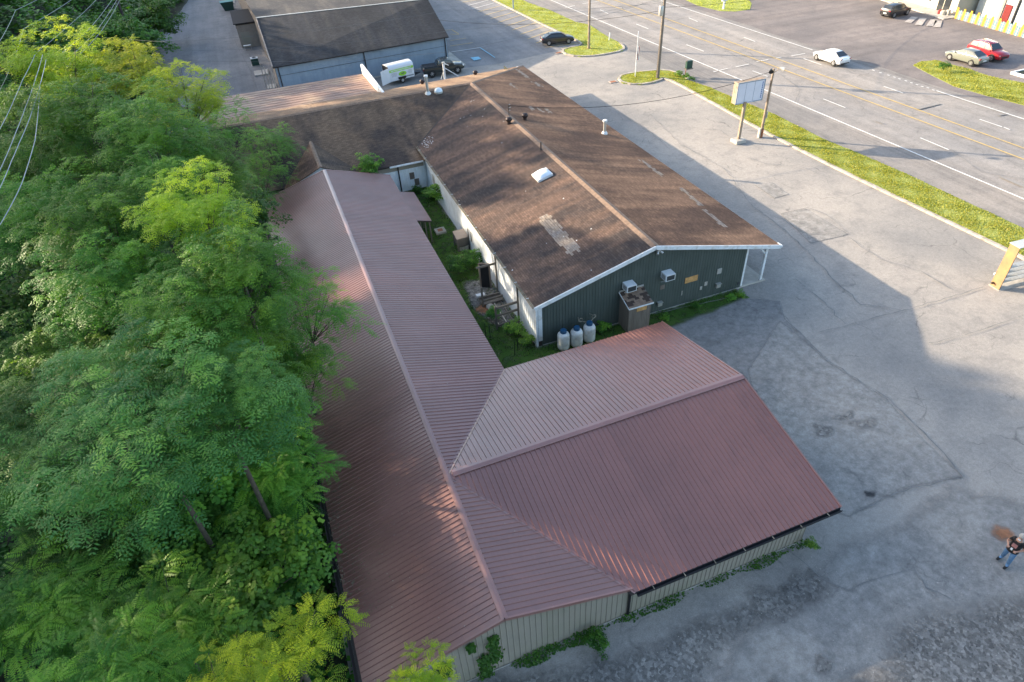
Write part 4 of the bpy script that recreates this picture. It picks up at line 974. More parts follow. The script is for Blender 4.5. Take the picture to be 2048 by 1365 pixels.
# timber frames of a lost deck
fr = thing('timber_deck_frame', 'grey timber posts and rails of a half-dismantled deck against the white wall', 'deck frame', (10.6, 34, 0))
def tb(a, c, w=.09, h=.14): b = MB(); b.beam(a, c, w, h); return b.build('timber', MT['greywood'], fr)
YA, YB_ = G(1012,640).y, 36.6
YA = 31.6; YB_ = 35.6
for y_ in (YA, YB_): tb((11.48,y_,0),(11.48,y_,3.05), .1, .1)
tb((9.95,YA,0),(9.95,YA,1.9), .11, .11); tb((9.95,34.3,0),(9.95,34.3,1.7), .11, .11)
for z_ in (1.75, 1.15, .35): tb((9.95,YA,z_),(11.48,YA,z_+.05))
tb((11.48,YB_,2.4),(10.1,YB_,2.4)); tb((9.9,34.3,.55),(11.4,34.3,.6)); tb((9.9,35.0,.35),(11.4,35.0,.35))
for x_ in (10.2, 10.75): tb((x_,YA+.1,.16),(x_,34.3,.16), .06, .06).data.materials[0] = MT['galv']
tb((11.2,YA,.1),(11.2,34.6,.1), .08, .2)
MB().box(9.9, 34.3, .2, 11.4, 35.0, .26).build('deck_board', MT['greywood'], fr)
# open door leaf / hatch
t = thing('open_door', 'dark doorway frame leaning out from the white wall above the timber deck', 'door frame', (11, 37, 0))
for a, c in (((11.2,36.2,0),(11.2,36.2,2.05)),((10.6,36.6,0),(10.6,36.6,2.05)),((11.2,36.2,2.05),(10.6,36.6,2.05))):
    b = MB(); b.beam(a, c, .1, .1); b.build('jamb', MT['oldwood'], t)
b = MB(); b.poly([(11.15,36.25,.05),(10.65,36.57,.05),(10.65,36.57,2.0),(11.15,36.25,2.0)], (.02,.03,0)); b.build('panel', MT['black'], t)
# hutch, slab, bricks
p = G(930,500); t = thing('wooden_hutch', 'small dark wooden hutch with a pale lid beside the white wall', 'hutch', (p.x,p.y,0)); hx, hy = p.x-.1, p.y+.35
for sx in (-.45,.45):
    for sy in (-.5,.5): MB().box(hx+sx-.05,hy+sy-.05,0,hx+sx+.05,hy+sy+.05,1.1).build('leg', MT['greywood'], t)
MB().box(hx-.45,hy-.5,.45,hx+.45,hy+.5,1.1).build('box', MT['greywood'], t); b = MB(); b.poly([(hx-.5,hy-.5,1.1),(hx+.42,hy-.5,1.1),(hx+.42,hy+.5,1.3),(hx-.5,hy+.5,1.3)], (0,0,.05)); b.build('lid', MT['tan'], t)
MB().box(hx-.35,hy-.52,.1,hx+.35,hy-.5,.4).build('tray', MT['galv'], t)
p = G(881,466); t = thing('concrete_slab', 'pale square concrete well cover in the courtyard grass', 'slab', (p.x,p.y,0))
MB().box(p.x-.42,p.y-.42,0,p.x+.42,p.y+.42,.26).build('block', MT['conc'], t, bevel=.02); MB().box(p.x-.2,p.y-.2,.26,p.x+.2,p.y+.2,.285).build('lid', MT['rust'], t)
p = G(964,593); tag(MB().box(p.x-.4,p.y-.15,0,p.x+.2,p.y+.15,.2).build('white_block', MT['white'], None), 'white block lying in the grass left of the timber deck', 'block')
p = G(981,616); b = MB(); b.lathe((p.x,p.y,0), [(0,0),(.34,.0),(.30,.14),(.15,.26),(0,.27)], 9); tag(b.build('pale_rock', MT['conc'], None, smooth=30), 'pale rounded rock on the rusty soil by the deck', 'rock')
soft('rust_stain', ragged([Vector((p.x+math.cos(a)*.8-.3, p.y+math.sin(a)*.7, 0)) for a in np.linspace(0, 5.9, 10)], .3, .08, 77), 'rustsoil', .4)
# black wire fence stubs
fr = thing('wire_fence', 'broken black wire fence posts in the weeds by the barn corner', 'fence', (10.0, 28.5, 0))
pts = [G(972,675), G(981,680), G(1030,712), G(1036,705)]
for q in pts: b = MB(); b.tube([q, q+Vector((0,0,1.15))], .025, 6); b.build('post', MT['black'], fr)
for z_ in (.35,.8): b = MB(); b.tube([pts[1]+Vector((0,0,z_)), (pts[1]+pts[2])/2+Vector((0,0,z_-.2)), pts[2]+Vector((0,0,z_))], .012, 4); b.build('strand', MT['black'], fr)

# ============================================================ grey building behind
gray = thing('grey_sided_building', 'large grey building with charcoal roof and dark downspouts behind the store', 'building', (13, 95, 0))
GE = 3.55; A = G(545,135,GE); B_ = G(897,73,GE); RA = G(512,36,6.3); RB = G(855,-2,6.3)
dA = (B_-A).normalized(); 
FA, FB_ = G(552,176), G(897.5,127.5)
wy0 = lambda x: A.y+.35+(B_.y-A.y)*(x-A.x)/(B_.x-A.x)
def slab2(pts, mat, uv=uvX): return slab(pts, .12, uv, mat, parent=gray)
slab2([A, B_, RB, RA], MT['shG'])
back = RB+(RB-B_); back.z = GE; backA = RA+(RA-A); backA.z = GE
YB2 = 152.0; slab2([Vector((RA.x,RA.y,RA.z)), Vector((RB.x,RB.y,RB.z)), Vector((RB.x+1.5,YB2,4.4)), Vector((RA.x-2.0,YB2+2,4.4))], MT['shG2'])
b = MB(); b.add([(xw_,yy_,z_) for xw_, yy_, z_ in ((A.x+.2,RA.y+.5,0),(RA.x-1.6,YB2,0),(RA.x-1.6,YB2,4.25),(A.x+.2,RA.y+.5,RA.z-.3))], [(0,1,2,3)]); b.build('side_wall', MT['tan'], gray)
b = MB(); b.beam(RA, RB, .3, .06); b.build('ridge_cap', MT['galv'], gray)
xw0, xw1 = A.x+.25, B_.x-.25
b = MB(); N = int((xw1-xw0)/.24); vs = []
for k in range(N):
    for u, h in ((k+.05, 0), (k+.93, 0), (k+.94, .02), (k+1.04, .02)):
        x = xw0+(xw1-xw0)*u/N; vs += [(x, wy0(x)+h, .0), (x, wy0(x)+h, GE-.1)]
b.add(vs, [(2*i, 2*i+2, 2*i+3, 2*i+1) for i in range(len(vs)//2-1)]); b.build('front_wall', MT['graysid'], gray)
b = MB(); b.box(xw0, wy0(xw1)+.2, 0, xw1, A.y+22, GE-.12); b.build('wall_core', MT['deck'], gray)
b = MB(); b.add([(xw0-.02,wy0(xw0),0),(xw0-.02,RA.y,0),(xw0-.02,RA.y,RA.z-.4),(xw0-.02,RA.y,RA.z-.2),(xw0-.02,wy0(xw0),GE-.1)], [(0,1,2,3,4)]); b.build('side_wall', MT['tan'], gray)
b = MB(); b.add([(xw1+.02,wy0(xw1),0),(xw1+.02,A.y+24,0),(xw1+.02,A.y+24,GE-.3),(xw1+.02,RB.y,RB.z-.2),(xw1+.02,wy0(xw1),GE-.1)], [(4,3,2,1,0)]); b.build('side_wall', MT['graysid'], gray)
b = MB(); b.beam((A.x,A.y,GE-.08),(B_.x,B_.y,GE-.08), .16, .14); b.build('gutter', MT['black'], gray)
b = MB(); b.beam((A.x,A.y,GE),(RA.x,RA.y,RA.z), .14, .2); b.build('rake_board', MT['tan'], gray)
b = MB(); b.beam((A.x+.35,wy0(A.x)-.02,2.35),(B_.x-.3,wy0(B_.x)-.02,2.35), .03, .03); b.build('cable', MT['black'], gray)
for x in (xw0+.35, G(722,118,1.8).x, xw1-.25):
    b = MB(); b.beam((x, wy0(x)-.08, 0), (x, wy0(x)-.08, GE-.1), .12, .1); b.build('downspout', MT['black'], gray)
b = MB(); b.beam((xw0,wy0(xw0)-.05,.1),(xw1,wy0(xw1)-.05,.1), .08, .2); b.build('footing', MT['conc'], gray)
# tan annex with flat-fronted dormer
q = G(487,92); ax0 = G(463,20,3).x-.2; 
an = thing('tan_annex', 'small tan stucco annex with a shallow dark roof on the service-road side', 'annex', (A.x-2, 100, 0))
ya2, yb2, xa2, xb2 = G(487,97).y, G(466,40,2.8).y, G(486,97).x-.1, A.x+.2
yb2 = ya2+7
MB().box(xa2, ya2, 0, xb2, yb2, 3.4).build('walls', MT['tan'], an)
b = MB(); b.poly([(xa2-.3,ya2-.3,3.42),(xb2,ya2-.3,3.42),(xb2,yb2+.4,3.8),(xa2-.3,yb2+.4,3.8)], (0,0,.12)); b.build('roof', MT['shG2'], an)
MB().box(xa2+.4, ya2-.03, .1, xa2+1.6, ya2-.001, 2.2).build('door', MT['tanmetal'], an)
for a, c in (((xa2,ya2-.02,3.3),(xb2,ya2-.02,3.3)),((xa2-.02,ya2,2.9),(xa2-.02,yb2,2.9))): b = MB(); b.beam(a, c, .08, .14); b.build('trim', MT['deck'], an)
for k in range(4):
    b = MB(); x = A.x-.25-k*.35; b.tube([(x,A.y+1.0+k*.9,0),(x,A.y+1.0+k*.9,2.9+.1*k)], .05, 6); b.build('conduit', MT['galv'], an)
# condensers, pads, bins
for i, (px, py, w, lab) in enumerate(((512,131,1.1,'green air-conditioning condenser with white top beside the grey building'),)):
    p = G(px, py); t = thing('condenser_unit', lab, 'condenser', (p.x,p.y,0))
    MB().box(p.x-.5,p.y-.4,.05,p.x+.5,p.y+.4,.95).build('case', MT['gbin'], t, bevel=.03); MB().box(p.x-.52,p.y-.42,.95,p.x+.52,p.y+.42,1.05).build('top', MT['white'], t)
    MB().lathe((p.x,p.y,1.05), [(0,0),(.3,0),(.28,.03),(0,.03)], 16).build('fan_guard', MT['grille'], t); MB().box(p.x-.6,p.y-.5,0,p.x+.6,p.y+.5,.05).build('pad', MT['conc'], t)
p = G(497,100); t = thing('white_bench', 'low white-topped cart beside the tan annex', 'cart', (p.x,p.y,0)); MB().box(p.x-.55,p.y-.25,.6,p.x+.55,p.y+.25,.66).build('top', MT['white'], t)
for sx in (-.5,.45): MB().box(p.x+sx,p.y-.2,0,p.x+sx+.05,p.y+.2,.6).build('leg', MT['galv'], t)
for px, py, w, d, lab in ((524,149,1.9,1.5,'pale square concrete pad by the side door of the grey building'),(545,177,1.1,1.0,'small pale concrete step at the corner of the grey building')):
    p = G(px, py); tag(MB().box(p.x-w/2,p.y-d/2,0,p.x+w/2,p.y+d/2+.8,.18).build('concrete_pad', MT['conc'], None, bevel=.02), lab, 'pad')
p = G(458,20); t = thing('dumpster', 'dark green open dumpster by the back of the far building', 'dumpster', (p.x,p.y,0))
b = MB(); X, Y = p.x, p.y; b.add([(X-.7,Y-.8,0),(X+.9,Y-.8,0),(X+.9,Y+.8,0),(X-.7,Y+.8,0),(X-1.2,Y-.9,1.4),(X+1.1,Y-.9,1.4),(X+1.1,Y+.9,1.4),(X-1.2,Y+.9,1.4)], [(3,2,1,0),(0,1,5,4),(1,2,6,5),(2,3,7,6),(3,0,4,7)]); b.build('bin', MT['gbin'], t)
b = MB(); b.poly([(X-1.25,Y-.95,1.42),(X+1.15,Y-.95,1.46),(X+1.15,Y+.95,1.46),(X-1.25,Y+.95,1.42)], (0,0,.04)); b.build('lid', MT['tealbox'], t)
p = G(281,112); t = thing('teal_cabinet', 'small teal utility cabinet in the bushes beside the service road', 'cabinet', (p.x,p.y,0)); MB().box(p.x-.55,p.y-.45,.0,p.x+.55,p.y+.45,1.9).build('box', MT['tealbox'], t, bevel=.04); MB().box(p.x-.6,p.y-.5,1.9,p.x+.6,p.y+.5,2.0).build('lid', MT['galv'], t)
# far roof behind (tan-edged building up the service road)
p = G(470,0,3); 
fb = thing('far_brown_building', 'low far building with tan edge at the top of the frame by the dumpster', 'building', (p.x+3, p.y+10, 0))
b = MB(); b.box(p.x+.4, 157, 0, p.x+14, 190, 3.0); b.build('walls', MT['tan'], fb)
b = MB(); b.poly([(p.x,156.6,3.1),(p.x+15,156.6,3.1),(p.x+15,191,4.4),(p.x,191,4.4)], (0,0,-.15)); b.build('roof', MT['shG2'], fb)

# ============================================================ shopfront and picket fence across the road
f0, f1 = G(1700,14), G(1917,52)
dS = (G(1905,40)-G(1830,17)).normalized(); 
shop = thing('cream_shop', 'cream shopfront with plate windows across the road at the top right', 'shop', tuple(G(1860,20)))
c0 = G(1908,33); nS = Vector((-dS.y, dS.x, 0)); 
if nS.dot(Vector((1,0,0))) < 0: nS = -nS
def SP(u, h, o=0): v = c0-dS*u+nS*o; return Vector((v.x, v.y, h))
def qb(u0, u1, h0, h1, o0, o1, name, mat, par): 
    b = MB(); P = [SP(u0,h0,o0),SP(u1,h0,o0),SP(u1,h0,o1),SP(u0,h0,o1),SP(u0,h1,o0),SP(u1,h1,o0),SP(u1,h1,o1),SP(u0,h1,o1)]
    b.add(P, [(3,2,1,0),(4,5,6,7),(0,1,5,4),(1,2,6,5),(2,3,7,6),(3,0,4,7)]); o = b.build(name, MT[mat], par)
    bm = bmesh.new(); bm.from_mesh(o.data); bmesh.ops.recalc_face_normals(bm, faces=bm.faces); bm.to_mesh(o.data); bm.free(); return o
qb(0, 40, 0, 3.6, 0, 12, 'wall', 'cream', shop); qb(-.1, 40, 3.6, 3.9, -.6, 12.5, 'roof', 'cap', shop)
o = qb(-1.0, 40, 0, .14, -2.6, 0, 'walk', 'conc', shop)
qb(1.3, 3.6, .15, 2.5, -.05, .001, 'door', 'glass', shop); qb(2.4, 2.5, .15, 2.5, -.08, -.051, 'door_frame', 'cream', shop)
for u in (4.9, 7.4, 9.9, 12.4, 15.0, 17.6): 
    w = qb(u, u+1.6, .9, 2.4, -.05, .001, 'window', 'white', shop)
    b = qb(u+.1, u+1.5, 1.0, 2.3, -.06, -.051, 'pane', 'pane', shop)
qb(.3, .75, .14, .8, -.9, -.5, 'planter', 'conc', shop)
for k, (u, m_) in enumerate(((1.0,'cream'),(1.5,'red'))):
    c = SP(u, 0, -1.1); t = MB(); t.lathe((c.x,c.y,.14), [(0,0),(.35,0),(.38,.25),(.3,.5),(.15,.55),(0,.56)], 10); tag(t.build('flower_tub', MT[m_], None, smooth=40), ('cream flower tub beside the shop door' if k == 0 else 'red flower tub beside the shop door'), 'flower tub')
# set-back pale wall with doorway
ann = thing('pale_block_annex', 'pale grey block annex with a dark red door behind the picket fence', 'annex', tuple(SP(-4,0,2)))
qb(-.6, -12, 0, 3.4, 2.8, 12, 'wall', 'bluegrey', ann)
qb(-5.2, -6.3, .05, 2.3, 2.7, 2.799, 'door', 'red', ann); qb(-4.6,-5.0, 0, 3.2, 2.65, 2.79, 'post', 'tan', ann); qb(-7.0,-7.2, 0, 3.2, 2.6, 2.79, 'post', 'black', ann)
# picket fence
e0, e1 = G(1909,38), G(2085,88)
pf = thing('picket_fence', 'brightly painted yellow, teal and pink picket fence across the far lot', 'fence', tuple(e0))
nP = 84; dd = (e1-e0); L_ = dd.length; dd.normalize(); cols = ['yellow','yellow','pink','teal','pickw','teal','pink']
rr = random.Random(4)
for k in range(nP):
    q = e0+dd*(L_*k/nP); w = L_/nP*.86; cc = cols[k % 7]; h = 1.55 if cc == 'yellow' else 1.25+rr.uniform(-.05,.05)
    n2 = Vector((-dd.y, dd.x, 0))*.02; b = MB(); P_ = [q-dd*w/2, q+dd*w/2]
    vs = []
    for s_ in (-1, 1):
        vs += [P_[0]+n2*s_+Vector((0,0,.05)), P_[1]+n2*s_+Vector((0,0,.05)), P_[1]+n2*s_+Vector((0,0,h-.12)), q+n2*s_+Vector((0,0,h)), P_[0]+n2*s_+Vector((0,0,h-.12))]
    b.add(vs, [(0,1,2,3,4),(9,8,7,6,5)]+[(i, 5+i, 5+(i+1) % 5, (i+1) % 5) for i in range(5)]); b.build('picket', MT[cc], pf)
for z_ in (.35, 1.0):
    n2 = Vector((-dd.y, dd.x, 0))*.06; b = MB(); b.beam(e0+n2+Vector((0,0,z_)), e1+n2+Vector((0,0,z_)), .05, .08); b.build('rail', MT['white'], pf)
# rear fence and play tables on a lawn
sheet('play_lawn', [SP(-1,0,-.5), e1+nS*2-dS*0+Vector((0,0,0)), e1+nS*14, SP(-1,0,12)], MT['lawn'], ZP+.01)
e2, e3 = G(2005,30), G(2090,48)
p2_ = thing('rear_picket_fence', 'dark blue and yellow picket fence at the back of the play yard', 'fence', tuple(e2)); dd2 = (e3-e2); L2 = dd2.length; dd2.normalize()
for k in range(24):
    q = e2+dd2*(L2*k/24); m_ = ['bluep','bluep','bluep','yellow','bluep','pickw'][k % 6]; b = MB(); b.beam(q, q+Vector((0,0,1.9 if m_ != 'bluep' else 1.6)), L2/24*.85, .04, up=dd2.cross(Vector((0,0,1)))); b.build('picket', MT[m_], p2_)
def ptable(px, py, mat, label):
    p = G(px, py); t = thing('play_table', label, 'table', tuple(p)); x, y = p.x, p.y
    MB().box(x-.6,y-.4,.55,x+.6,y+.4,.62).build('top', MT[mat], t, bevel=.03)
    for sy in (-.75,.75): MB().box(x-.6,y+sy-.12,.32,x+.6,y+sy+.12,.38).build('bench', MT[mat], t)
    for sx in (-.5,.5):
        b = MB(); b.beam((x+sx,y-.7,0),(x+sx,y+.3,.56), .06,.06); b.beam((x+sx,y+.7,0),(x+sx,y-.3,.56), .06,.06); b.build('leg', MT[mat], t)
ptable(2030,36,'tealbox','teal plastic picnic table nearest the picket fence'); ptable(1996,27,'bluep','blue picnic table near the yard wall'); ptable(1973,26,'bluep','blue picnic table under the orange parasol')
p = G(1975,22); t = thing('orange_parasol', 'small orange parasol by the pale annex wall', 'parasol', tuple(p))
b = MB(); b.tube([p, p+Vector((0,0,2.0))], .03, 6); b.build('pole', MT['white'], t); MB().lathe(p+Vector((0,0,1.7)), [(.8,0),(.5,.15),(.1,.32),(0,.34)], 10).build('canopy', MT['yellow'], t)
# ============================================================ vehicles
def loft(stations, n=None):
    """stations: list of rings (equal length lists of points)"""
    b = MB(); k = len(stations[0])
    vs = [p for s in stations for p in s]
    fs = [(i*k+j, i*k+(j+1) % k, (i+1)*k+(j+1) % k, (i+1)*k+j) for i in range(len(stations)-1) for j in range(k)]
    fs += [tuple(range(k-1, -1, -1)), tuple(range((len(stations)-1)*k, len(stations)*k))]
    b.add(vs, fs); return b
def recalc(o):
    bm = bmesh.new(); bm.from_mesh(o.data); bmesh.ops.recalc_face_normals(bm, faces=bm.faces); bm.to_mesh(o.data); bm.free(); return o
def body_ring(x, hw, zb, zt):
    zm = zb+(zt-zb)*.55
    return [(x,-hw*.86,zb),(x,-hw*.98,zb+.10),(x,-hw,zm),(x,-hw*.965,zt-.07),(x,-hw*.84,zt),(x,0,zt+.025),(x,hw*.84,zt),(x,hw*.965,zt-.07),(x,hw,zm),(x,hw*.98,zb+.10),(x,hw*.86,zb)]
CARS = {
 'sedan': dict(L=4.75, body=[(-2.36,.70,.42,.86),(-2.28,.82,.30,.98),(-1.75,.90,.22,1.01),(-.9,.915,.19,1.0),(.3,.915,.19,.98),(1.05,.91,.2,.95),(1.75,.88,.22,.86),(2.15,.80,.25,.76),(2.33,.62,.32,.64)],
    gh=[(-1.95,1.0),(-1.0,1.43),(-.2,1.47),(.35,1.43),(1.25,.955)], wb=(-1.42,1.42), wr=.33, pillars=(-.25,)),
 'suv': dict(L=4.7, body=[(-2.30,.76,.45,.95),(-2.24,.88,.32,1.08),(-1.7,.93,.26,1.10),(-.8,.94,.24,1.08),(.4,.94,.24,1.06),(1.1,.935,.25,1.04),(1.8,.90,.27,.98),(2.15,.84,.3,.88),(2.30,.70,.36,.74)],
    gh=[(-2.15,1.09),(-1.75,1.60),(-.7,1.70),(.35,1.66),(1.15,1.05)], wb=(-1.38,1.40), wr=.37, pillars=(-.95,.0)),
}
def car(kind, color, pr, pf, label, cat='car', name='parked_car', flip=1, scale=1.0, rimm='rim', rails=False, side=None):
    """pr/pf: photo points where the visible-side rear / front wheels touch the ground"""
    D = CARS[kind]; a, c = G(*pr), G(*pf); d = (c-a); d.z = 0; d.normalize(); left = Vector((-d.y, d.x, 0))
    mid = (a+c)/2; toC = Vector((0,0,0))-Vector((mid.x, mid.y, 0)); s = 1 if left.dot(toC) > 0 else -1
    ctr = mid - left*s*.82; rz = math.atan2(d.y, d.x)
    root = thing(name, label, cat, (ctr.x, ctr.y, LAY[0]+.006), rz)
    root.scale = (scale,)*3
    pm = MT[color]
    o = recalc(loft([body_ring(*st) for st in D['body']]).build('body', pm, root, smooth=32))
    gh = D['gh']; hwb, hwt = (.80, .60) if kind == 'sedan' else (.84, .68)
    zmax = max(z for x, z in gh)
    def ghw(z): zb = gh[0][1]; return hwb+(hwt-hwb)*max(0, (z-zb))/(zmax-zb)
    rings = []
    for i, (x, z) in enumerate(gh):
        zz = z; w = ghw(zz); zb = .9
        rings.append([(x,-hwb*1.02,zb),(x,-ghw(zz*.5+zb*.5),zz*.5+zb*.5),(x,-w,zz-.03),(x,-w*.86,zz+.012),(x,0,zz+.03),(x,w*.86,zz+.012),(x,w,zz-.03),(x,ghw(zz*.5+zb*.5),zz*.5+zb*.5),(x,hwb*1.02,zb)])
    recalc(loft(rings).build('cabin', pm, root, smooth=40))
    def sheetpart(nm, P, mat, th):
        b = MB(); b.poly(P, th); return recalc(b.build(nm, MT[mat] if isinstance(mat, str) else mat, root))
    # windscreen and rear window
    (x0,z0),(x1,z1) = gh[0], gh[1]; (x3,z3),(x4,z4) = gh[3], gh[4]
    def glassq(xa, za, xb, zb, nm, f0=.12, f1=.92, sgn=1):
        A_ = [xa+(xb-xa)*f0, za+(zb-za)*f0]; B_ = [xa+(xb-xa)*f1, za+(zb-za)*f1]; n = Vector((-(zb-za), 0, xb-xa)).normalized(); n = n if n.z > 0 else -n
        w0, w1 = ghw(A_[1])*.90, ghw(B_[1])*.86
        sheetpart(nm, [Vector((A_[0],-w0,A_[1]))+n*.028, Vector((A_[0],w0,A_[1]))+n*.028, Vector((B_[0],w1,B_[1]))+n*.03, Vector((B_[0],-w1,B_[1]))+n*.03], 'glass', tuple(n*.012))
    glassq(x0, z0, x1, z1, 'rear_window'); glassq(x4, z4, x3, z3, 'windscreen')
    # side windows
    zb = gh[0][1]+.05; zt = zmax-.13
    def xat(z, back):
        (xa, za), (xb, zb2) = (gh[0], gh[1]) if back else (gh[4], gh[3]); return xa+(xb-xa)*(z-za)/(zb2-za)
    xb0, xb1 = xat(zb, True)+.22, xat(zt, True)+.12; xf0, xf1 = xat(zb, False)-.22, xat(zt, False)-.10
    cuts = [None]+list(D['pillars'])+[None]
    for s_ in (-1, 1):
        for i in range(len(cuts)-1):
            l0, l1 = (xb0, xb1) if cuts[i] is None else (cuts[i]+.04,)*2; r0, r1 = (xf0, xf1) if cuts[i+1] is None else (cuts[i+1]-.04,)*2
            w0, w1 = ghw(zb)+.004, ghw(zt)+.006
            sheetpart('side_window', [Vector((l0,s_*w0,zb)),Vector((r0,s_*w0,zb)),Vector((r1,s_*w1,zt)),Vector((l1,s_*w1,zt))], 'glass', (0, s_*.014, 0))
        for i, xw in enumerate(D['wb']):
            r = D['wr']; w = MB(); ww = .21
            ring = lambda rr, yy: [(xw+rr*math.cos(t), yy, r+rr*math.sin(t)) for t in np.linspace(0, 2*math.pi, 21)[:-1]]
            hwx = .90 if kind == 'sedan' else .93
            arch = MB(); arch.add(ring(r*1.16, s_*(hwx+.004))+ring(r*1.16, s_*(hwx-.2)), [tuple(range(20)), tuple(range(39, 19, -1))]+[(k, (k+1) % 20, 20+(k+1) % 20, 20+k) for k in range(20)])
            recalc(arch.build('wheel_arch', MT['black'], root))
            w.add(ring(r*.62, s_*(hwx+.02))+ring(r*.94, s_*(hwx+.03))+ring(r, s_*(hwx-.0))+ring(r, s_*(hwx-ww)), [tuple(range(20))]+[(q*20+k, q*20+(k+1) % 20, (q+1)*20+(k+1) % 20, (q+1)*20+k) for q in range(3) for k in range(20)]+[tuple(range(79, 59, -1))])
            ty = recalc(w.build('wheel', MT['tyre'], root))
            b = MB()
            b.add(ring(r*.60, s_*(hwx+.024))+ring(r*.2, s_*(hwx+.03)), [tuple(range(20, 40))])
            for q in range(5):
                t = 2*math.pi*q/5+.3; cx_, cz_ = xw+r*.56*math.cos(t), r+r*.56*math.sin(t); b.beam((xw,s_*(hwx+.028),r),(cx_,s_*(hwx+.028),cz_), r*.2, .012, up=(0,1,0))
            b.add(ring(r*.64, s_*(hwx+.034))+ring(r*.52, s_*(hwx+.034)), [(k, (k+1) % 20, 20+(k+1) % 20, 20+k) for k in range(20)])
            rm_ = b.build('rim', MT[rimm], ty)
        xe = D['body'][-1][0]; xr = D['body'][0][0]
        MB().cbox((xe-.16, s_*.60, D['body'][-1][3]-.01), .2, .30, .12).build('headlight', MT['lamp'], root, bevel=.03)
        MB().cbox((xr+.08, s_*.66, D['body'][0][3]+.0), .16, .32, .14).build('tail_light', MT['tail'], root, bevel=.03)
        MB().cbox((gh[4][0]-.28, s_*(hwb+.13), gh[4][1]+.06), .14, .18, .12).build('door_mirror', pm, root, bevel=.03)
        for xc in (-.05 if kind == 'sedan' else .15,):
            MB().box(D['wb'][0]+.45, s_*.918-.004, .24, D['wb'][1]-.45, s_*.918+.004, .30).build('sill_trim', MT['black'], root)
        if rails: 
            b = MB(); b.tube([(-1.5,s_*.6,1.66),(-1.3,s_*.6,1.74),(.1,s_*.6,1.74),(.3,s_*.6,1.69)], .025, 6); b.build('roof_rail', MT['rim'], root)
    xe = D['body'][-1][0]; xr = D['body'][0][0]
    MB().cbox((xe-.02,0,.52), .1, .9, .2).build('grille', MT['black'], root, bevel=.02)
    MB().cbox((xr+.0,0,.62), .06, .5, .13).build('number_plate', MT['white'], root)
    MB().cbox((xr+.06,0,.40), .14, 1.3, .14).build('rear_bumper', MT['black'], root, bevel=.03)
    return root
car('sedan','pblack',(1098,93),(1137,89),'black sedan parked beside the grass island past the brown roof')
car('sedan','pwhite',(1665,133.5),(1632.5,122),'white sedan driving in the far lane of the road', name='moving_car')
car('suv','pblack',(1782.5,38.5),(1814.5,31),'black crossover parked in front of the cream shop', rails=False)
car('sedan','pgrey',(1937.5,133),(1899.5,122),'grey-green sedan parked beside the far grass patch')
car('suv','pred',(1941,112.5),(1980,124.5),'red crossover with silver roof rails parked tight behind the grey sedan', rails=True)
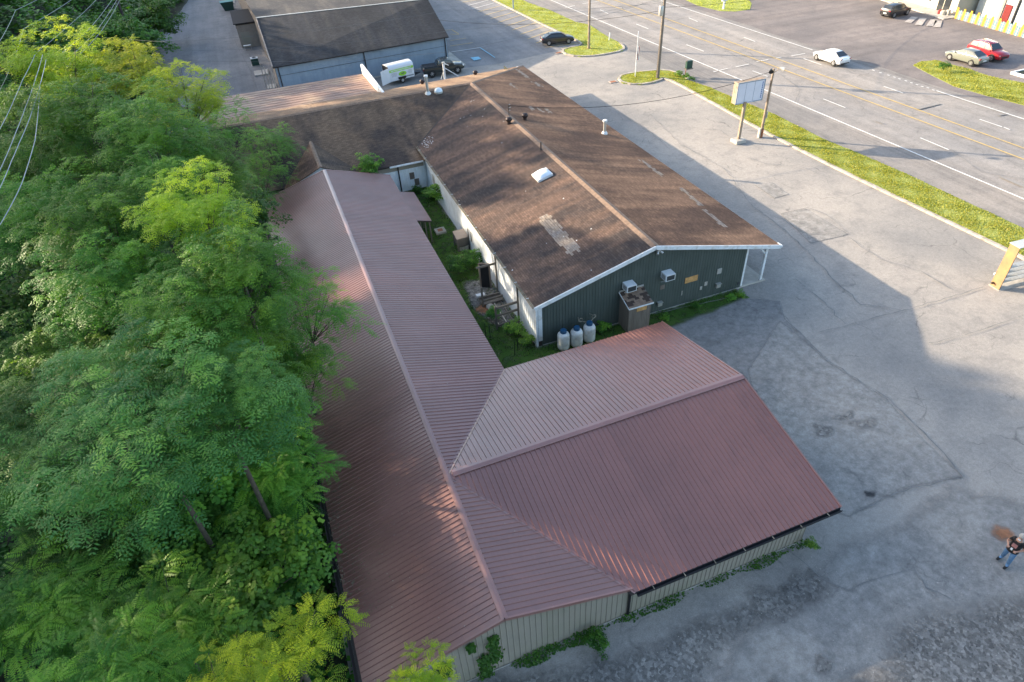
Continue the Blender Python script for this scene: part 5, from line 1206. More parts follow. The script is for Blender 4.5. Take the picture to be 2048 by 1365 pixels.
# pickup
def pickup(pr, pf, label):
    a, c = G(*pr), G(*pf); d = (c-a).normalized(); left = Vector((-d.y, d.x, 0)); s = -1; ctr = (a+c)/2+left*.85; rz = math.atan2(d.y, d.x)
    root = thing('pickup_truck', label, 'pickup truck', (ctr.x, ctr.y, LAY[0]+.006), rz); pm = MT['pgreenblack']
    st = [(-2.7,.86,.5,1.10),(-2.6,.93,.42,1.18),(-1.0,.95,.4,1.18),(.2,.95,.4,1.15),(1.0,.95,.4,1.13),(1.9,.93,.42,1.10),(2.5,.88,.45,1.0),(2.7,.75,.5,.82)]
    recalc(loft([body_ring(*q) for q in st]).build('body', pm, root, smooth=32))
    MB().box(-2.55,-.82,1.17,-.85,.82,1.235).build('bed_cover', MT['black'], root, bevel=.02)
    gh = [(-.95,1.14),(-.55,1.72),(.2,1.80),(.85,1.74),(1.45,1.12)]; ghw = lambda z: .86-.16*(z-1.1)/.7; rings = []
    for x, z in gh:
        w = ghw(z); rings.append([(x,-.87,1.0),(x,-ghw((z+1)/2),(z+1)/2),(x,-w,z-.03),(x,-w*.85,z+.012),(x,0,z+.03),(x,w*.85,z+.012),(x,w,z-.03),(x,ghw((z+1)/2),(z+1)/2),(x,.87,1.0)])
    recalc(loft(rings).build('cab', pm, root, smooth=40))
    for s_ in (-1, 1):
        for l0, r0, l1, r1 in ((-.68,.05,-.42,.05),(.13,1.12,.13,.78)):
            b = MB(); b.poly([Vector((l0,s_*(ghw(1.2)+.008),1.22)),Vector((r0,s_*(ghw(1.2)+.008),1.22)),Vector((r1,s_*(ghw(1.62)+.01),1.64)),Vector((l1,s_*(ghw(1.62)+.01),1.64))], (0,s_*.012,0)); recalc(b.build('side_window', MT['glass'], root))
        b = MB(); b.tube([(-.4,s_*.55,1.76),(-.3,s_*.55,1.86),(.7,s_*.55,1.86),(.8,s_*.55,1.78)], .025, 6); b.build('roof_rail', MT['black'], root)
        MB().cbox((1.15,s_*1.05,1.3), .16,.2,.16).build('door_mirror', MT['black'], root, bevel=.03); MB().cbox((2.55,s_*.68,.88), .22,.3,.16).build('headlight', MT['lamp'], root, bevel=.03); MB().cbox((-2.66,s_*.8,.95), .1,.14,.3).build('tail_light', MT['tail'], root, bevel=.02)
        for xw in (-1.65, 1.75):
            r = .42; ring = lambda rr, yy: [(xw+rr*math.cos(t), yy, r+rr*math.sin(t)) for t in np.linspace(0, 2*math.pi, 21)[:-1]]
            b = MB(); b.add(ring(r*1.15, s_*.958)+ring(r*1.15, s_*.7), [tuple(range(20)), tuple(range(39,19,-1))]+[(k,(k+1) % 20,20+(k+1) % 20,20+k) for k in range(20)]); recalc(b.build('wheel_arch', MT['black'], root))
            b = MB(); b.add(ring(r*.6, s_*.985)+ring(r*.94, s_*.99)+ring(r, s_*.96)+ring(r, s_*.74), [tuple(range(20))]+[(q*20+k, q*20+(k+1) % 20, (q+1)*20+(k+1) % 20, (q+1)*20+k) for q in range(3) for k in range(20)]); ty = recalc(b.build('wheel', MT['tyre'], root))
            b = MB()
            for q in range(6): t = math.pi*q/3; b.beam((xw,s_*.99,r),(xw+r*.58*math.cos(t),s_*.99,r+r*.58*math.sin(t)), .07, .012, up=(0,1,0))
            b.build('rim', MT['rim'], ty)
    for k in range(3): MB().box(-.2+k*.35,-.55,1.85,-.14+k*.35,.55,1.88).build('rack_bar', MT['black'], root)
    def q2(nm, xa, za, xb, zb): b = MB(); n = Vector((-(zb-za),0,xb-xa)).normalized(); n = n if n.z > 0 else -n; b.poly([Vector((xa,-.74,za))+n*.03,Vector((xa,.74,za))+n*.03,Vector((xb,.62,zb))+n*.03,Vector((xb,-.62,zb))+n*.03], tuple(n*.01)); recalc(b.build(nm, MT['glass'], root))
    q2('windscreen',1.39,1.18,.92,1.67); q2('rear_window',-.92,1.2,-.6,1.66)
    return root
pickup((865.6,156),(914,148.5),'black pickup truck with a roof rack parked against the grey building')
# enclosed trailer
a, c = G(783,174), G(831,161.5); d = (c-a).normalized(); rz = math.atan2(d.y, d.x); Lt = 4.0; left = Vector((-d.y,d.x,0)); ctr = (a+c)/2+left*1.0
Lt = (c-a).length
t = thing('enclosed_trailer', 'white enclosed trailer with lime green lettering band, rear door swung open', 'trailer', (ctr.x,ctr.y,LAY[0]+.006), rz)
h = Lt/2; w = .95; zt = 2.3
prof = [(-w,.45),(-w,1.95)]+[(-w*math.cos(a_)*1.0, 1.95+.38*math.sin(a_)) for a_ in np.linspace(.25, math.pi-.25, 9)]+[(w,1.95),(w,.45)]
recalc(loft([[(x,y,z) for y, z in prof] for x in (-h, h)]).build('box', MT['trw'], t, smooth=25))
sy = -w-.012
MB().box(-h+.05, sy, 1.52, h-.05, -w, 1.80).build('green_band', MT['lime'], t)
rr = random.Random(2)
# lettering is too small to read in the photograph: rows of print strokes
x = -h+.25
while x < h-.3: ww = rr.uniform(.05,.12); MB().box(x, sy-.006, 1.59, x+ww, sy, 1.73).build('letter', MT['trw'], t); x += ww+.05
def ellipse(cx, cz, rx, rz_, n=24): return [(cx+rx*math.cos(q), cz+rz_*math.sin(q)) for q in np.linspace(0, 2*math.pi, n+1)[:-1]]
b = MB(); b.poly([(x,sy,z) for x, z in ellipse(.1,1.13,.56,.27)], (0,-.006,0)); em = recalc(b.build('oval_emblem', MT['lime'], t))
b = MB(); b.poly([(.1+x,sy-.007,1.13+z) for x, z in ((-.26,.03),(-.10,.09),(.02,.05),(.2,.12),(.28,.05),(.14,.0),(.1,-.08),(-.02,-.03),(-.12,-.09),(-.14,0))], (0,-.004,0)); recalc(b.build('emblem_figure', MT['ink'], em))
for k in range(5):
    for x0_, x1_ in ((-h+.2,-.62),(.82,h-.2)):
        if x1_ > x0_: MB().box(x0_+.1*rr.random(), sy-.003, 1.38-k*.1, x1_-.15*rr.random(), sy, 1.40-k*.1).build('text_row', MT['ink'], t)
x = .3
while x < h-.15: ww = rr.uniform(.05,.1); MB().box(x, sy-.004, .62, x+ww, sy, .76).build('letter', MT['ink'], t); x += ww+.04
for k in (-1,):
    cx_ = -.05; ring = lambda r_, y: [(cx_+r_*math.cos(q), y, .36+r_*math.sin(q)) for q in np.linspace(0, 2*math.pi, 19)[:-1]]
    b = MB(); b.box(cx_-.52, -w-.13, .55, cx_+.52, -w, .80); b.build('fender', MT['black'], t)
    b = MB(); b.add(ring(.35,-w-.12)+ring(.35,-w+.1), [tuple(range(18)), tuple(range(35,17,-1))]+[(q,(q+1) % 18,18+(q+1) % 18,18+q) for q in range(18)]); wh = recalc(b.build('wheel', MT['tyre'], t))
    b = MB(); b.add(ring(.2,-w-.125)+ring(.18,-w-.13), [tuple(range(18,36))]); recalc(b.build('rim', MT['rim'], wh))
b = MB(); b.beam((h,0,.45),(h+1.3,0,.45), .12, .1); b.beam((h,-.7,.45),(h+1.2,0,.45), .08, .08); b.beam((h,.7,.45),(h+1.2,0,.45), .08, .08); b.build('drawbar', MT['black'], t)
# open rear door on the camera side
dv = Vector((-.92,-.38,0)).normalized(); hp = Vector((-h-.02,-w-.02,0)); Ld = 1.5
b = MB(); nn = Vector((-dv.y,dv.x,0))*.05; b.poly([hp+Vector((0,0,.45)), hp+dv*Ld+Vector((0,0,.45)), hp+dv*Ld+Vector((0,0,2.1)), hp+Vector((0,0,2.1))], tuple(nn)); dr = recalc(b.build('rear_door', MT['trw'], t))
ctr2 = hp+dv*Ld*.5; nq = -nn.normalized() if nn.y > 0 else nn.normalized()
b = MB(); b.poly([ctr2+dv*x+Vector((0,0,z))+nq*.008 for x, z in ellipse(0,1.3,.45,.30)], tuple(nq*.006)); e2_ = recalc(b.build('oval_emblem', MT['lime'], dr))
MB().box(-h-.01,-w+.08,.5,-h,w-.08,2.2).build('dark_opening', MT['black'], t)

# ============================================================ signs, poles, wires
p = G(1476,285); t = thing('pylon_sign', 'faded white sign board on a single tan post near the kerb', 'sign', (p.x,p.y,0))
b = MB(); b.box(p.x-.55,p.y-.5,0,p.x+.55,p.y+.5,.35); b.build('footing', MT['conc'], t, bevel=.04)
MB().box(p.x-.13,p.y-.1,.35,p.x+.13,p.y+.1,3.9).build('post', MT['poleS'], t)
bl = G(1464,207,3.9); 
# board in the vertical plane through the post, facing down the lot
q0, q1 = G(1466,208,3.78), G(1520,198,3.78); dv = (q1-q0).normalized(); n = Vector((dv.y,-dv.x,0)); 
q0b = q0; Wd = (q1-q0).length; H0, H1 = 3.78, 5.72
def bp(u, h, o): v = q0b+dv*u+n*o; return Vector((v.x,v.y,h))
def bq(u0,u1,h0,h1,o0,o1,nm,mat,par):
    b = MB(); P = [bp(u0,h0,o0),bp(u1,h0,o0),bp(u1,h0,o1),bp(u0,h0,o1),bp(u0,h1,o0),bp(u1,h1,o0),bp(u1,h1,o1),bp(u0,h1,o1)]
    b.add(P, [(3,2,1,0),(4,5,6,7),(0,1,5,4),(1,2,6,5),(2,3,7,6),(3,0,4,7)]); return recalc(b.build(nm, MT[mat], par))
bq(0, Wd, H0, H1, -.32, .32, 'cabinet', 'poleS', t)
for a_ in ((-.0,Wd,H0-.02,H0+.07),(0,Wd,H1-.07,H1+.02),(0,.08,H0,H1),(Wd-.08,Wd,H0,H1)): bq(a_[0],a_[1],a_[2],a_[3],.321,.36,'frame','graysid',t)
bq(.081, Wd-.081, H0+.071, H1-.071, .321, .33, 'sign_face', 'signface', t)
for k in (1,2): bq(Wd*k/3.2-.01, Wd*k/3.2+.01, H0+.08, H1-.08, .331, .345, 'panel_seam', 'graysid', t)
for k in range(9): bq(Wd-.30, Wd-.20, H0+.25+k*.17, H0+.36+k*.17, .331, .338, 'letter', 'bluep', t)
for k in range(5): bq(.2+.35*k, .5+.35*k, H0+.02, H0+.055, .361, .368, 'letter', 'signface', t)
# light pole with two floods
p = G(1521,275); LP = (p.x,p.y); t = thing('flood_light_pole', 'thin weathered wooden pole with two floodlights beside the faded sign board', 'light pole', (p.x,p.y,0))
b = MB(); b.tube([(p.x,p.y,0),(p.x,p.y,3.4),(p.x,p.y,6.5)], [.15,.125,.10], 10); b.build('pole', MT['poleS'], t, smooth=50)
b = MB(); b.tube([(p.x-.01,p.y,0),(p.x-.01,p.y,.9)], .19, 10); b.build('rusty_base', MT['rust'], t, smooth=50); MB().box(p.x-.34,p.y-.12,0,p.x-.18,p.y+.12,.95).build('meter_box', MT['cream'], t)
for s_, m_ in ((-1,'black'),(1,'galv')):
    b = MB(); b.tube([(p.x,p.y,6.1),(p.x+s_*.35,p.y-.1,6.3),(p.x+s_*.42,p.y-.15,6.5)], .035, 6); ar = b.build('bracket', MT['poleS'], t)
    b = MB(); c_ = Vector((p.x+s_*.45,p.y-.18,6.55)); b.tube([c_, c_+Vector((s_*.18,-.22,-.05)), c_+Vector((s_*.28,-.36,-.10))], [.09,.16,.21], 10); b.build('flood_lamp', MT[m_], t, smooth=40)
MB().box(p.x+.14,p.y-.12,1.9,p.x+.2,p.y+.12,2.5).build('small_notice', MT['bluegrey'], t)
# utility pole with transformer
p = G(1315,158); UP = p; t = thing('utility_pole', 'tall utility pole with a grey transformer standing on the grass nose', 'utility pole', (p.x,p.y,0))
b = MB(); b.tube([(p.x,p.y,0),(p.x+.02,p.y,6),(p.x+.05,p.y,12.5)], [.21,.18,.13], 12); b.build('pole', MT['poleW'], t, smooth=50)
MB().lathe((p.x-.42,p.y-.18,7.1), [(0,0),(.24,0),(.27,.06),(.27,.95),(.22,1.03),(0,1.08)], 14).build('transformer', MT['galv'], t, smooth=40)
b = MB(); b.tube([(p.x-.42,p.y-.18,8.15),(p.x-.42,p.y-.18,8.6)], .05, 8); b.build('bushing', MT['galv'], t); MB().box(p.x-.3,p.y-.1,7.3,p.x,p.y+.0,7.4).build('bracket', MT['black'], t)
MB().box(p.x-.03,p.y-1.1,11.8,p.x+.12,p.y+1.1,11.95).build('crossarm', MT['poleW'], t)
# plain pole on the island
p = G(1177.5,99); t = thing('plain_light_pole', 'plain slender wooden pole on the far grass island', 'pole', (p.x,p.y,0)); IP = p
b = MB(); b.tube([(p.x,p.y,0),(p.x,p.y,11)], [.17,.12], 10); b.build('pole', MT['poleS'], t, smooth=50); MB().box(p.x-.3,p.y-.04,0,p.x+.4,p.y+.3,.12).build('base', MT['rust'], t)
p = G(1027,20); t = thing('dark_post', 'dark metal post on the grass strip by the parking bays', 'post', (p.x,p.y,0)); b = MB(); b.tube([p, p+Vector((0,0,9))], .12, 8); b.build('pole', MT['graysid'], t)
# flagpole
p = G(1270,156); t = thing('flagpole', 'white flagpole with a drooping red and white flag', 'flagpole', (p.x,p.y,0)); hF = 5.2
b = MB(); b.tube([p, p+Vector((.05,0,hF))], [.06,.04], 8); b.build('pole', MT['white'], t); MB().lathe(p+Vector((.05,0,hF)), [(0,0),(.07,.05),(0,.12)], 8).build('finial', MT['white'], t)
fl = MB()
for k in range(6):
    fl.mi = k % 2; z1 = hF-1.6; x = p.x+.06
    vs = []
    for j in range(9):
        zz = z1-j*.2; o_ = .05*math.sin(j*1.1+k*.9)
        for q in (k, k+1): vs.append((x+q*.055+.0, p.y+.06*math.sin(q*2.1+j*.4)+o_, zz))
    fl.add(vs, [(2*j,2*j+1,2*j+3,2*j+2) for j in range(8)])
o = fl.build('flag', [MT['pink'], MT['white']], t)
# bollard, small stand signs, hydrant-like marker
p = G(1218,82); t = thing('white_bollard', 'short white marker post on the edge of the far grass island', 'bollard', tuple(p)); b = MB(); b.tube([p, p+Vector((.1,0,1.05))], .08, 8); b.build('post', MT['white'], t); MB().lathe(p+Vector((.1,0,1.05)), [(0,0),(.08,0),(.06,.04),(0,.05)], 8).build('cap', MT['conc'], t)
p = G(1370,156.5); t = thing('small_stand_sign', 'small dark box sign on a rusty post in the shrubs of the grass nose', 'sign', (p.x,p.y,.1))
b = MB(); b.tube([p, p+Vector((0,0,2.0))], .05, 8); b.build('post', MT['rust'], t); MB().box(p.x-.05,p.y-.18,1.1,p.x+.75,p.y+.18,1.95).build('box', MT['gbin'], t, bevel=.03); MB().box(p.x-.12,p.y-.25,1.0,p.x+.85,p.y+.25,1.09).build('shelf', MT['oldwood'], t)
p = G(1447,19); t = thing('white_stub_sign', 'white post with a cross piece on the grass across the road', 'marker post', tuple(p)); b = MB(); b.tube([p, p+Vector((0,0,1.7))], .16, 8); b.build('post', MT['white'], t); MB().box(p.x-.5,p.y-.12,1.2,p.x+.45,p.y+.12,1.5).build('cross_piece', MT['white'], t)
p = G(2044,152); t = thing('white_edged_planter', 'low white-edged planter box at the right edge beyond the red car', 'planter', tuple(p))
for k, a_ in enumerate(((-.6,-.8,2.2,-.6),(-.6,.8,2.2,1.0),(-.6,-.6,-.4,.8))): MB().box(p.x+a_[0],p.y+a_[1],0,p.x+a_[2],p.y+a_[3],.3).build('edge', MT['white'], t)
MB().box(p.x-.4,p.y-.6,0,p.x+2.2,p.y+.8,.2).build('soil_fill', MT['soil'], t)
# wooden display stand cut by the right edge
b0, b1 = G(1981,571), G(1997,581); d01 = (b1-b0); W_ = max(.45, d01.length); d01.normalize()
top_h = min((abs((ray(2027,489)*(1)).x*((h_-CAMH)/ray(2027,489).z)-b0.x)+abs(ray(2027,489).y*((h_-CAMH)/ray(2027,489).z)-b0.y), h_) for h_ in [k*.02 for k in range(40, 260)])[1]
t = thing('timber_display_stand', 'timber-ended display stand with a metal-topped hood at the right edge of the lot', 'display stand', tuple(b0))
nd = Vector((-d01.y, d01.x, 0)); nd = nd if nd.x > 0 else -nd
def dsb(u0,u1,h0,h1,o0,o1,nm,mat): 
    b = MB(); f = lambda u,h,o: b0+d01*u+nd*o+Vector((0,0,h)); b.add([f(u0,h0,o0),f(u1,h0,o0),f(u1,h0,o1),f(u0,h0,o1),f(u0,h1,o0),f(u1,h1,o0),f(u1,h1,o1),f(u0,h1,o1)], [(3,2,1,0),(4,5,6,7),(0,1,5,4),(1,2,6,5),(2,3,7,6),(3,0,4,7)]); return recalc(b.build(nm, MT[mat], t))
dsb(-.05,W_,.0,top_h,0,.07,'end_panel','standwood'); dsb(-.05,W_,.0,top_h,4.0,4.07,'end_panel','standwood'); dsb(-.1,W_+.05,top_h,top_h+.04,-.05,4.15,'hood','bluegrey')
dsb(-.1,W_+.1,0,.03,-.1,4.1,'base_plate','conc')
for k in range(4): dsb(W_*.15+.05,W_*.85,.45+.38*k,.50+.38*k,.071,4.0,'shelf_slat','galv')
dsb(W_*.1,W_*.3,.25,.33,-.2,4.0,'rail','black'); dsb(-.15,-.05,.8,.9,-.04,.1,'bracket','white')

# wires
def wire(pts, r, mat, label, sag=0, name='overhead_wire', group=None):
    P = []
    for a_, c_ in zip(pts, pts[1:]):
        a_, c_ = Vector(a_), Vector(c_)
        for k in range(12): f = k/12; q = a_.lerp(c_, f); q.z -= sag*4*f*(1-f)*(c_-a_).length/30; P.append(q)
    P.append(Vector(pts[-1])); b = MB(); b.tube(P, r, 4); o = b.build(name, MT[mat], None); return tag(o, label, 'cable', group)
wire([ANT, (LP[0], LP[1], 6.3)], .022, 'wire', 'sagging black service cable from the roof mast to the floodlight pole', 1.6)
wire([(UP.x,UP.y,7.6), tuple(B_+Vector((-1,3,1.6)))], .02, 'wire', 'thin cable from the utility pole towards the grey building', 1.0)
wire([(UP.x,UP.y,7.9), (130, 95, 8.5)], .02, 'wire', 'thin cable from the utility pole across the road to the right', 1.2)
for k, (h_, lab) in enumerate(((9.2,'upper thin cable crossing above the charcoal roof'),(7.6,'middle thin cable crossing above the charcoal roof'),(6.2,'lower thin cable crossing in front of the grey wall'))):
    wire([G(-30,30+k*52,h_), G(330,118-34+k*18,h_), G(900,20+k*42,h_), (UP.x,UP.y,8.4+k*.3)], .011, 'wirethin', lab, .5)
# wooden poles on the hillside and their lines
def hpole(px, py, h, z0, lab, tiltx=-.0, mat='poleD'):
    p = G(px, py, z0); t = thing('hillside_pole', lab, 'utility pole', tuple(p), group='poles on the wooded hillside')
    b = MB(); b.tube([p-Vector((0,0,2)), p+Vector((tiltx*h/2,0,h/2)), p+Vector((tiltx*h,0,h))], [.22,.2,.16], 10); b.build('pole', MT[mat], t, smooth=50)
    q = p+Vector((tiltx*h,0,h-1.0))
    if h < 14: return p
    MB().box(q.x-1.2,q.y-.06,q.z,q.x+1.2,q.y+.06,q.z+.14).build('crossarm', MT['poleD'], t)
    for k in (-1.1,-.4,.4,1.1): MB().lathe((q.x+k,q.y,q.z+.14), [(0,0),(.05,0),(.07,.1),(0,.2)], 6).build('insulator', MT['galv'], t)
    return p
hpole(58,100,15,2.0,'dark leaning wooden pole at the top left corner among the vines')
hpole(270,92,10,1.0,'vine-hung wooden pole beside the teal cabinet')
Wp = [([(-40,150),(0,82),(31,21),(85,-6),(160,-40)],14), ([(-30,240),(0,180),(28,117),(47,58),(143,0),(200,-36)],14), ([(60,118),(82,98),(130,58),(200,-8)],12), ([(110,118),(127,103),(175,62),(228,-6)],13), ([(125,127),(142,112),(190,66),(236,-4)],12.8), ([(132,134),(148,120),(200,66),(240,0)],12.6),
      ([(-30,310),(0,258),(31,193),(45,160),(70,110)],15.5), ([(-30,400),(0,340),(32,264),(50,217),(72,155),(85,110)],15.5), ([(-30,430),(0,376),(23,322),(38,287),(60,235),(90,130)],15.5), ([(0,450),(29,398),(44,366),(70,281),(80,170),(92,120)],15.5)]
WL = ['power line nearest the top left corner, bent at its insulator', 'power line second from the corner, bent at its insulator', 'single power line left of the close bundle of three', 'left line of the close bundle of three power lines', 'middle line of the close bundle of three power lines', 'right line of the close bundle of three power lines',
      'power line dropping down the left edge behind the yellow locust', 'outer of the paired power lines running down the left edge', 'inner of the paired power lines running down the left edge', 'short power line crossing the front of the yellow locust']
for i, (pp, h_) in enumerate(Wp):
    wire([G(x, y, h_) for x, y in pp], .02, 'wireA', WL[i], .15, 'power_line', 'power lines over the left-hand trees')

# ============================================================ the person at the right edge
def skin_mesh(joints, edges, root_i, mats, name, parent, sub=2):
    me = bpy.data.meshes.new(name); me.from_pydata([j[0] for j in joints], edges, [])
    for m_ in mats: me.materials.append(m_)
    o = bpy.data.objects.new(name, me); COL.objects.link(o); o.parent = parent
    sk = o.modifiers.new('skin', 'SKIN'); sk.use_smooth_shade = True
    for i, j in enumerate(joints): me.skin_vertices[0].data[i].radius = (j[1], j[1] if len(j) < 3 else j[2])
    me.skin_vertices[0].data[root_i].use_root = True
    s = o.modifiers.new('sub', 'SUBSURF'); s.levels = sub; s.render_levels = sub
    dg = bpy.context.evaluated_depsgraph_get(); dg.update()
    ev = o.evaluated_get(dg); nm = bpy.data.meshes.new_from_object(ev); o.modifiers.clear(); o.data = nm
    return o
pf_ = G(1998,1128)
# facing left in the picture (-x), slightly towards the camera
t = thing('person', 'person in dark printed T-shirt and blue jeans looking down at a phone', 'person', (pf_.x+.1,pf_.y-.05,LAY[0]), R_(188)); S = 1.10
J = [((0,0,.98),.155,.125), ((0,0,1.15),.15,.11), ((.01,0,1.34),.17,.115), ((.0,0,1.47),.10,.08), ((.02,0,1.55),.055), ((.05,0,1.66),.085,.075), ((.05,0,1.77),.085,.08),
     ((0,.10,.90),.115), ((.05,.13,.50),.085), ((.0,.15,.10),.066), ((.14,.17,.045),.04),
     ((0,-.10,.90),.115), ((-.03,-.13,.50),.085), ((-.16,-.16,.10),.066), ((-.03,-.19,.045),.04),
     ((0,.20,1.43),.06), ((-.03,.27,1.14),.043), ((.20,.17,1.12),.033), ((.28,.14,1.15),.03),
     ((0,-.20,1.43),.06), ((-.02,-.29,1.14),.043), ((.22,-.16,1.18),.033), ((.30,-.12,1.22),.03)]
Ed = [(0,1),(1,2),(2,3),(3,4),(4,5),(5,6),(0,7),(7,8),(8,9),(9,10),(0,11),(11,12),(12,13),(13,14),(3,15),(15,16),(16,17),(17,18),(3,19),(19,20),(20,21),(21,22)]
k0 = len(J)
for (hx, hy, hz_, sgn) in ((.28,.14,1.15,1),(.30,-.12,1.22,-1)):      # five fingers each
    hi = 18 if sgn == 1 else 22
    for f in range(4):
        a_ = len(J); oy = (f-1.5)*.022; J.append(((hx+.05,hy+oy,hz_+.005),.011)); J.append(((hx+.085-abs(f-1.4)*.006,hy+oy*1.1,hz_-.012),.009)); Ed += [(hi,a_),(a_,a_+1)]
    a_ = len(J); J.append(((hx+.015,hy-sgn*.045,hz_+.02),.012)); J.append(((hx+.05,hy-sgn*.055,hz_+.03),.010)); Ed += [(hi,a_),(a_,a_+1)]
J = [((j[0][0]*S, j[0][1]*S, j[0][2]*S),)+tuple(r_*S for r_ in j[1:]) for j in J]
o = skin_mesh(J, Ed, 0, [MT['skin'], MT['shirt'], MT['denim'], MT['tyre']], 'body', t)
me = o.data; mi = []
for pl in me.polygons:
    c_ = pl.center/S; m_ = 0
    arm = abs(c_.y) > .15 and c_.z > 1.0
    if c_.z < .075: m_ = 3
    elif c_.z < .97 and not (c_.x > .12 and c_.z > .9): m_ = 2
    elif c_.z < 1.50 and not (arm and c_.z < 1.28) and not (c_.x > .16): m_ = 1
    mi.append(m_)
me.polygons.foreach_set('material_index', mi)
b = MB(); prof = []
for z_, rx_, ry_ in ((.86,.185,.215),(.95,.18,.21),(1.1,.165,.19),(1.3,.155,.20)): prof.append([(rx_*S*math.cos(a_), ry_*S*math.sin(a_)*1.0, z_*S) for a_ in np.linspace(0, 2*math.pi, 19)[:-1]])
recalc(loft(prof).build('shirt_hem', MT['shirt'], t, smooth=60))
b = MB(); b.box(.15*S,-.085*S,1.18*S,.176*S,.085*S,1.36*S); b.build('shirt_print', MT['pink'], t)
b = MB(); b.lathe((.03*S,0,1.74*S), [(.105*S,0),(.108*S,.06*S),(.085*S,.12*S),(.04*S,.15*S),(0,.155*S)], 14); b.build('hair', MT['hair'], t, smooth=60)
b = MB(); b.beam((.115*S,0,1.62*S),(.15*S,0,1.66*S), .09, .07); b.build('beard', MT['white'], t, smooth=60)
for s_ in (-1, 1): MB().cbox((.128*S,s_*.035*S,1.745*S), .012,.02,.014).build('eye', MT['black'], t)
MB().cbox((.14*S,0,1.70*S), .03,.024,.045).build('nose', MT['skin'], t); MB().box(.36*S,-.02*S,1.19*S,.372*S,.05*S,1.31*S).build('phone', MT['white'], None).name = 'phone'
ph = bpy.data.objects['phone']; ph.location = t.location; ph.rotation_euler = t.rotation_euler; tag(ph, 'pale phone held in the hands of the person at the right edge', 'phone')
for y_ in (.17, -.19):
    xo = .07 if y_ > 0 else -.10
    b = MB(); rings = []
    for x_, w_, h_ in ((-.10,.035,.09),(-.02,.048,.10),(.10,.05,.07),(.17,.04,.05)): rings.append([((xo+x_)*S,(y_-w_)*S,.0),((xo+x_)*S,(y_-w_)*S,h_*.6*S),((xo+x_)*S,y_*S,h_*S),((xo+x_)*S,(y_+w_)*S,h_*.6*S),((xo+x_)*S,(y_+w_)*S,.0)])
    recalc(loft(rings).build('shoe', MT['tyre'], t, smooth=50))
# ============================================================ vegetation
def leafmesh(name, V, Fq, tint, mat):
    me = bpy.data.meshes.new(name); n = len(V); me.vertices.add(n); me.vertices.foreach_set('co', np.asarray(V, dtype=np.float32).ravel())
    nf = len(Fq); me.loops.add(nf*4); me.loops.foreach_set('vertex_index', np.asarray(Fq, dtype=np.int32).ravel())
    me.polygons.add(nf); me.polygons.foreach_set('loop_start', np.arange(0, nf*4, 4, dtype=np.int32)); me.polygons.foreach_set('loop_total', np.full(nf, 4, dtype=np.int32))
    me.update(calc_edges=True)
    at = me.attributes.new('tint', 'FLOAT', 'FACE'); at.data.foreach_set('value', np.asarray(tint, dtype=np.float32)); me.materials.append(mat)
    return me
def norm(v): return v/np.maximum(1e-9, np.linalg.norm(v, axis=-1, keepdims=True))
def fronds(base, direc, length, droop, pairs, lw, rng, upn=None):
    """compound leaves: base (N,3), direc (N,3) unit, length (N,). returns verts, quads, frond index"""
    N = len(base); up = np.tile(np.array([0,0,1.0]), (N,1)); side = norm(np.cross(direc, up)+rng.normal(0, .05, (N,3)))
    tt = np.linspace(.15, 1, pairs)
    P = base[:,None,:]+direc[:,None,:]*length[:,None,None]*tt[None,:,None]; P[:,:,2] -= (droop*length)[:,None]*tt[None,:]**2
    tang = direc[:,None,:]-np.array([0,0,1.0])[None,None,:]*(2*droop[:,None]*tt[None,:])[...,None]; tang = norm(tang)
    out = []
    ll = lw*(1.0-.55*np.abs(tt*1.6-.75))[None,:]*length[:,None]     # leaflet length
    wd = length[:,None]/pairs*.62*np.ones_like(ll)
    for s in (-1, 1):
        d = norm(side[:,None,:]*s+tang*.35-np.array([0,0,.25])+rng.normal(0,.10,(N,pairs,3)))
        w = tang*wd[...,None]
        a = P; b = P+d*(ll*.45)[...,None]+w*.5; c = P+d*ll[...,None]; e = P+d*(ll*.45)[...,None]-w*.5
        out.append(np.stack([a,b,c,e], 2))
    V = np.concatenate(out, 1).reshape(-1, 3); q = np.arange(len(V)).reshape(-1, 4)
    fi = np.repeat(np.arange(N), pairs*2)
    return V, q, fi
def broad(base, direc, size, rng):
    N = len(base); r = norm(rng.normal(0,1,(N,3))*np.array([1,1,.35])); nrm = norm(np.array([0,0,1.0])+direc*.5+rng.normal(0,.35,(N,3))); a = norm(np.cross(nrm, r)); b = np.cross(nrm, a)
    s = size[:,None]; V = np.stack([base-a*s*.5, base+b*s*.42, base+a*s*.55, base-b*s*.42], 1).reshape(-1,3)
    return V, np.arange(len(V)).reshape(-1,4), np.arange(N)
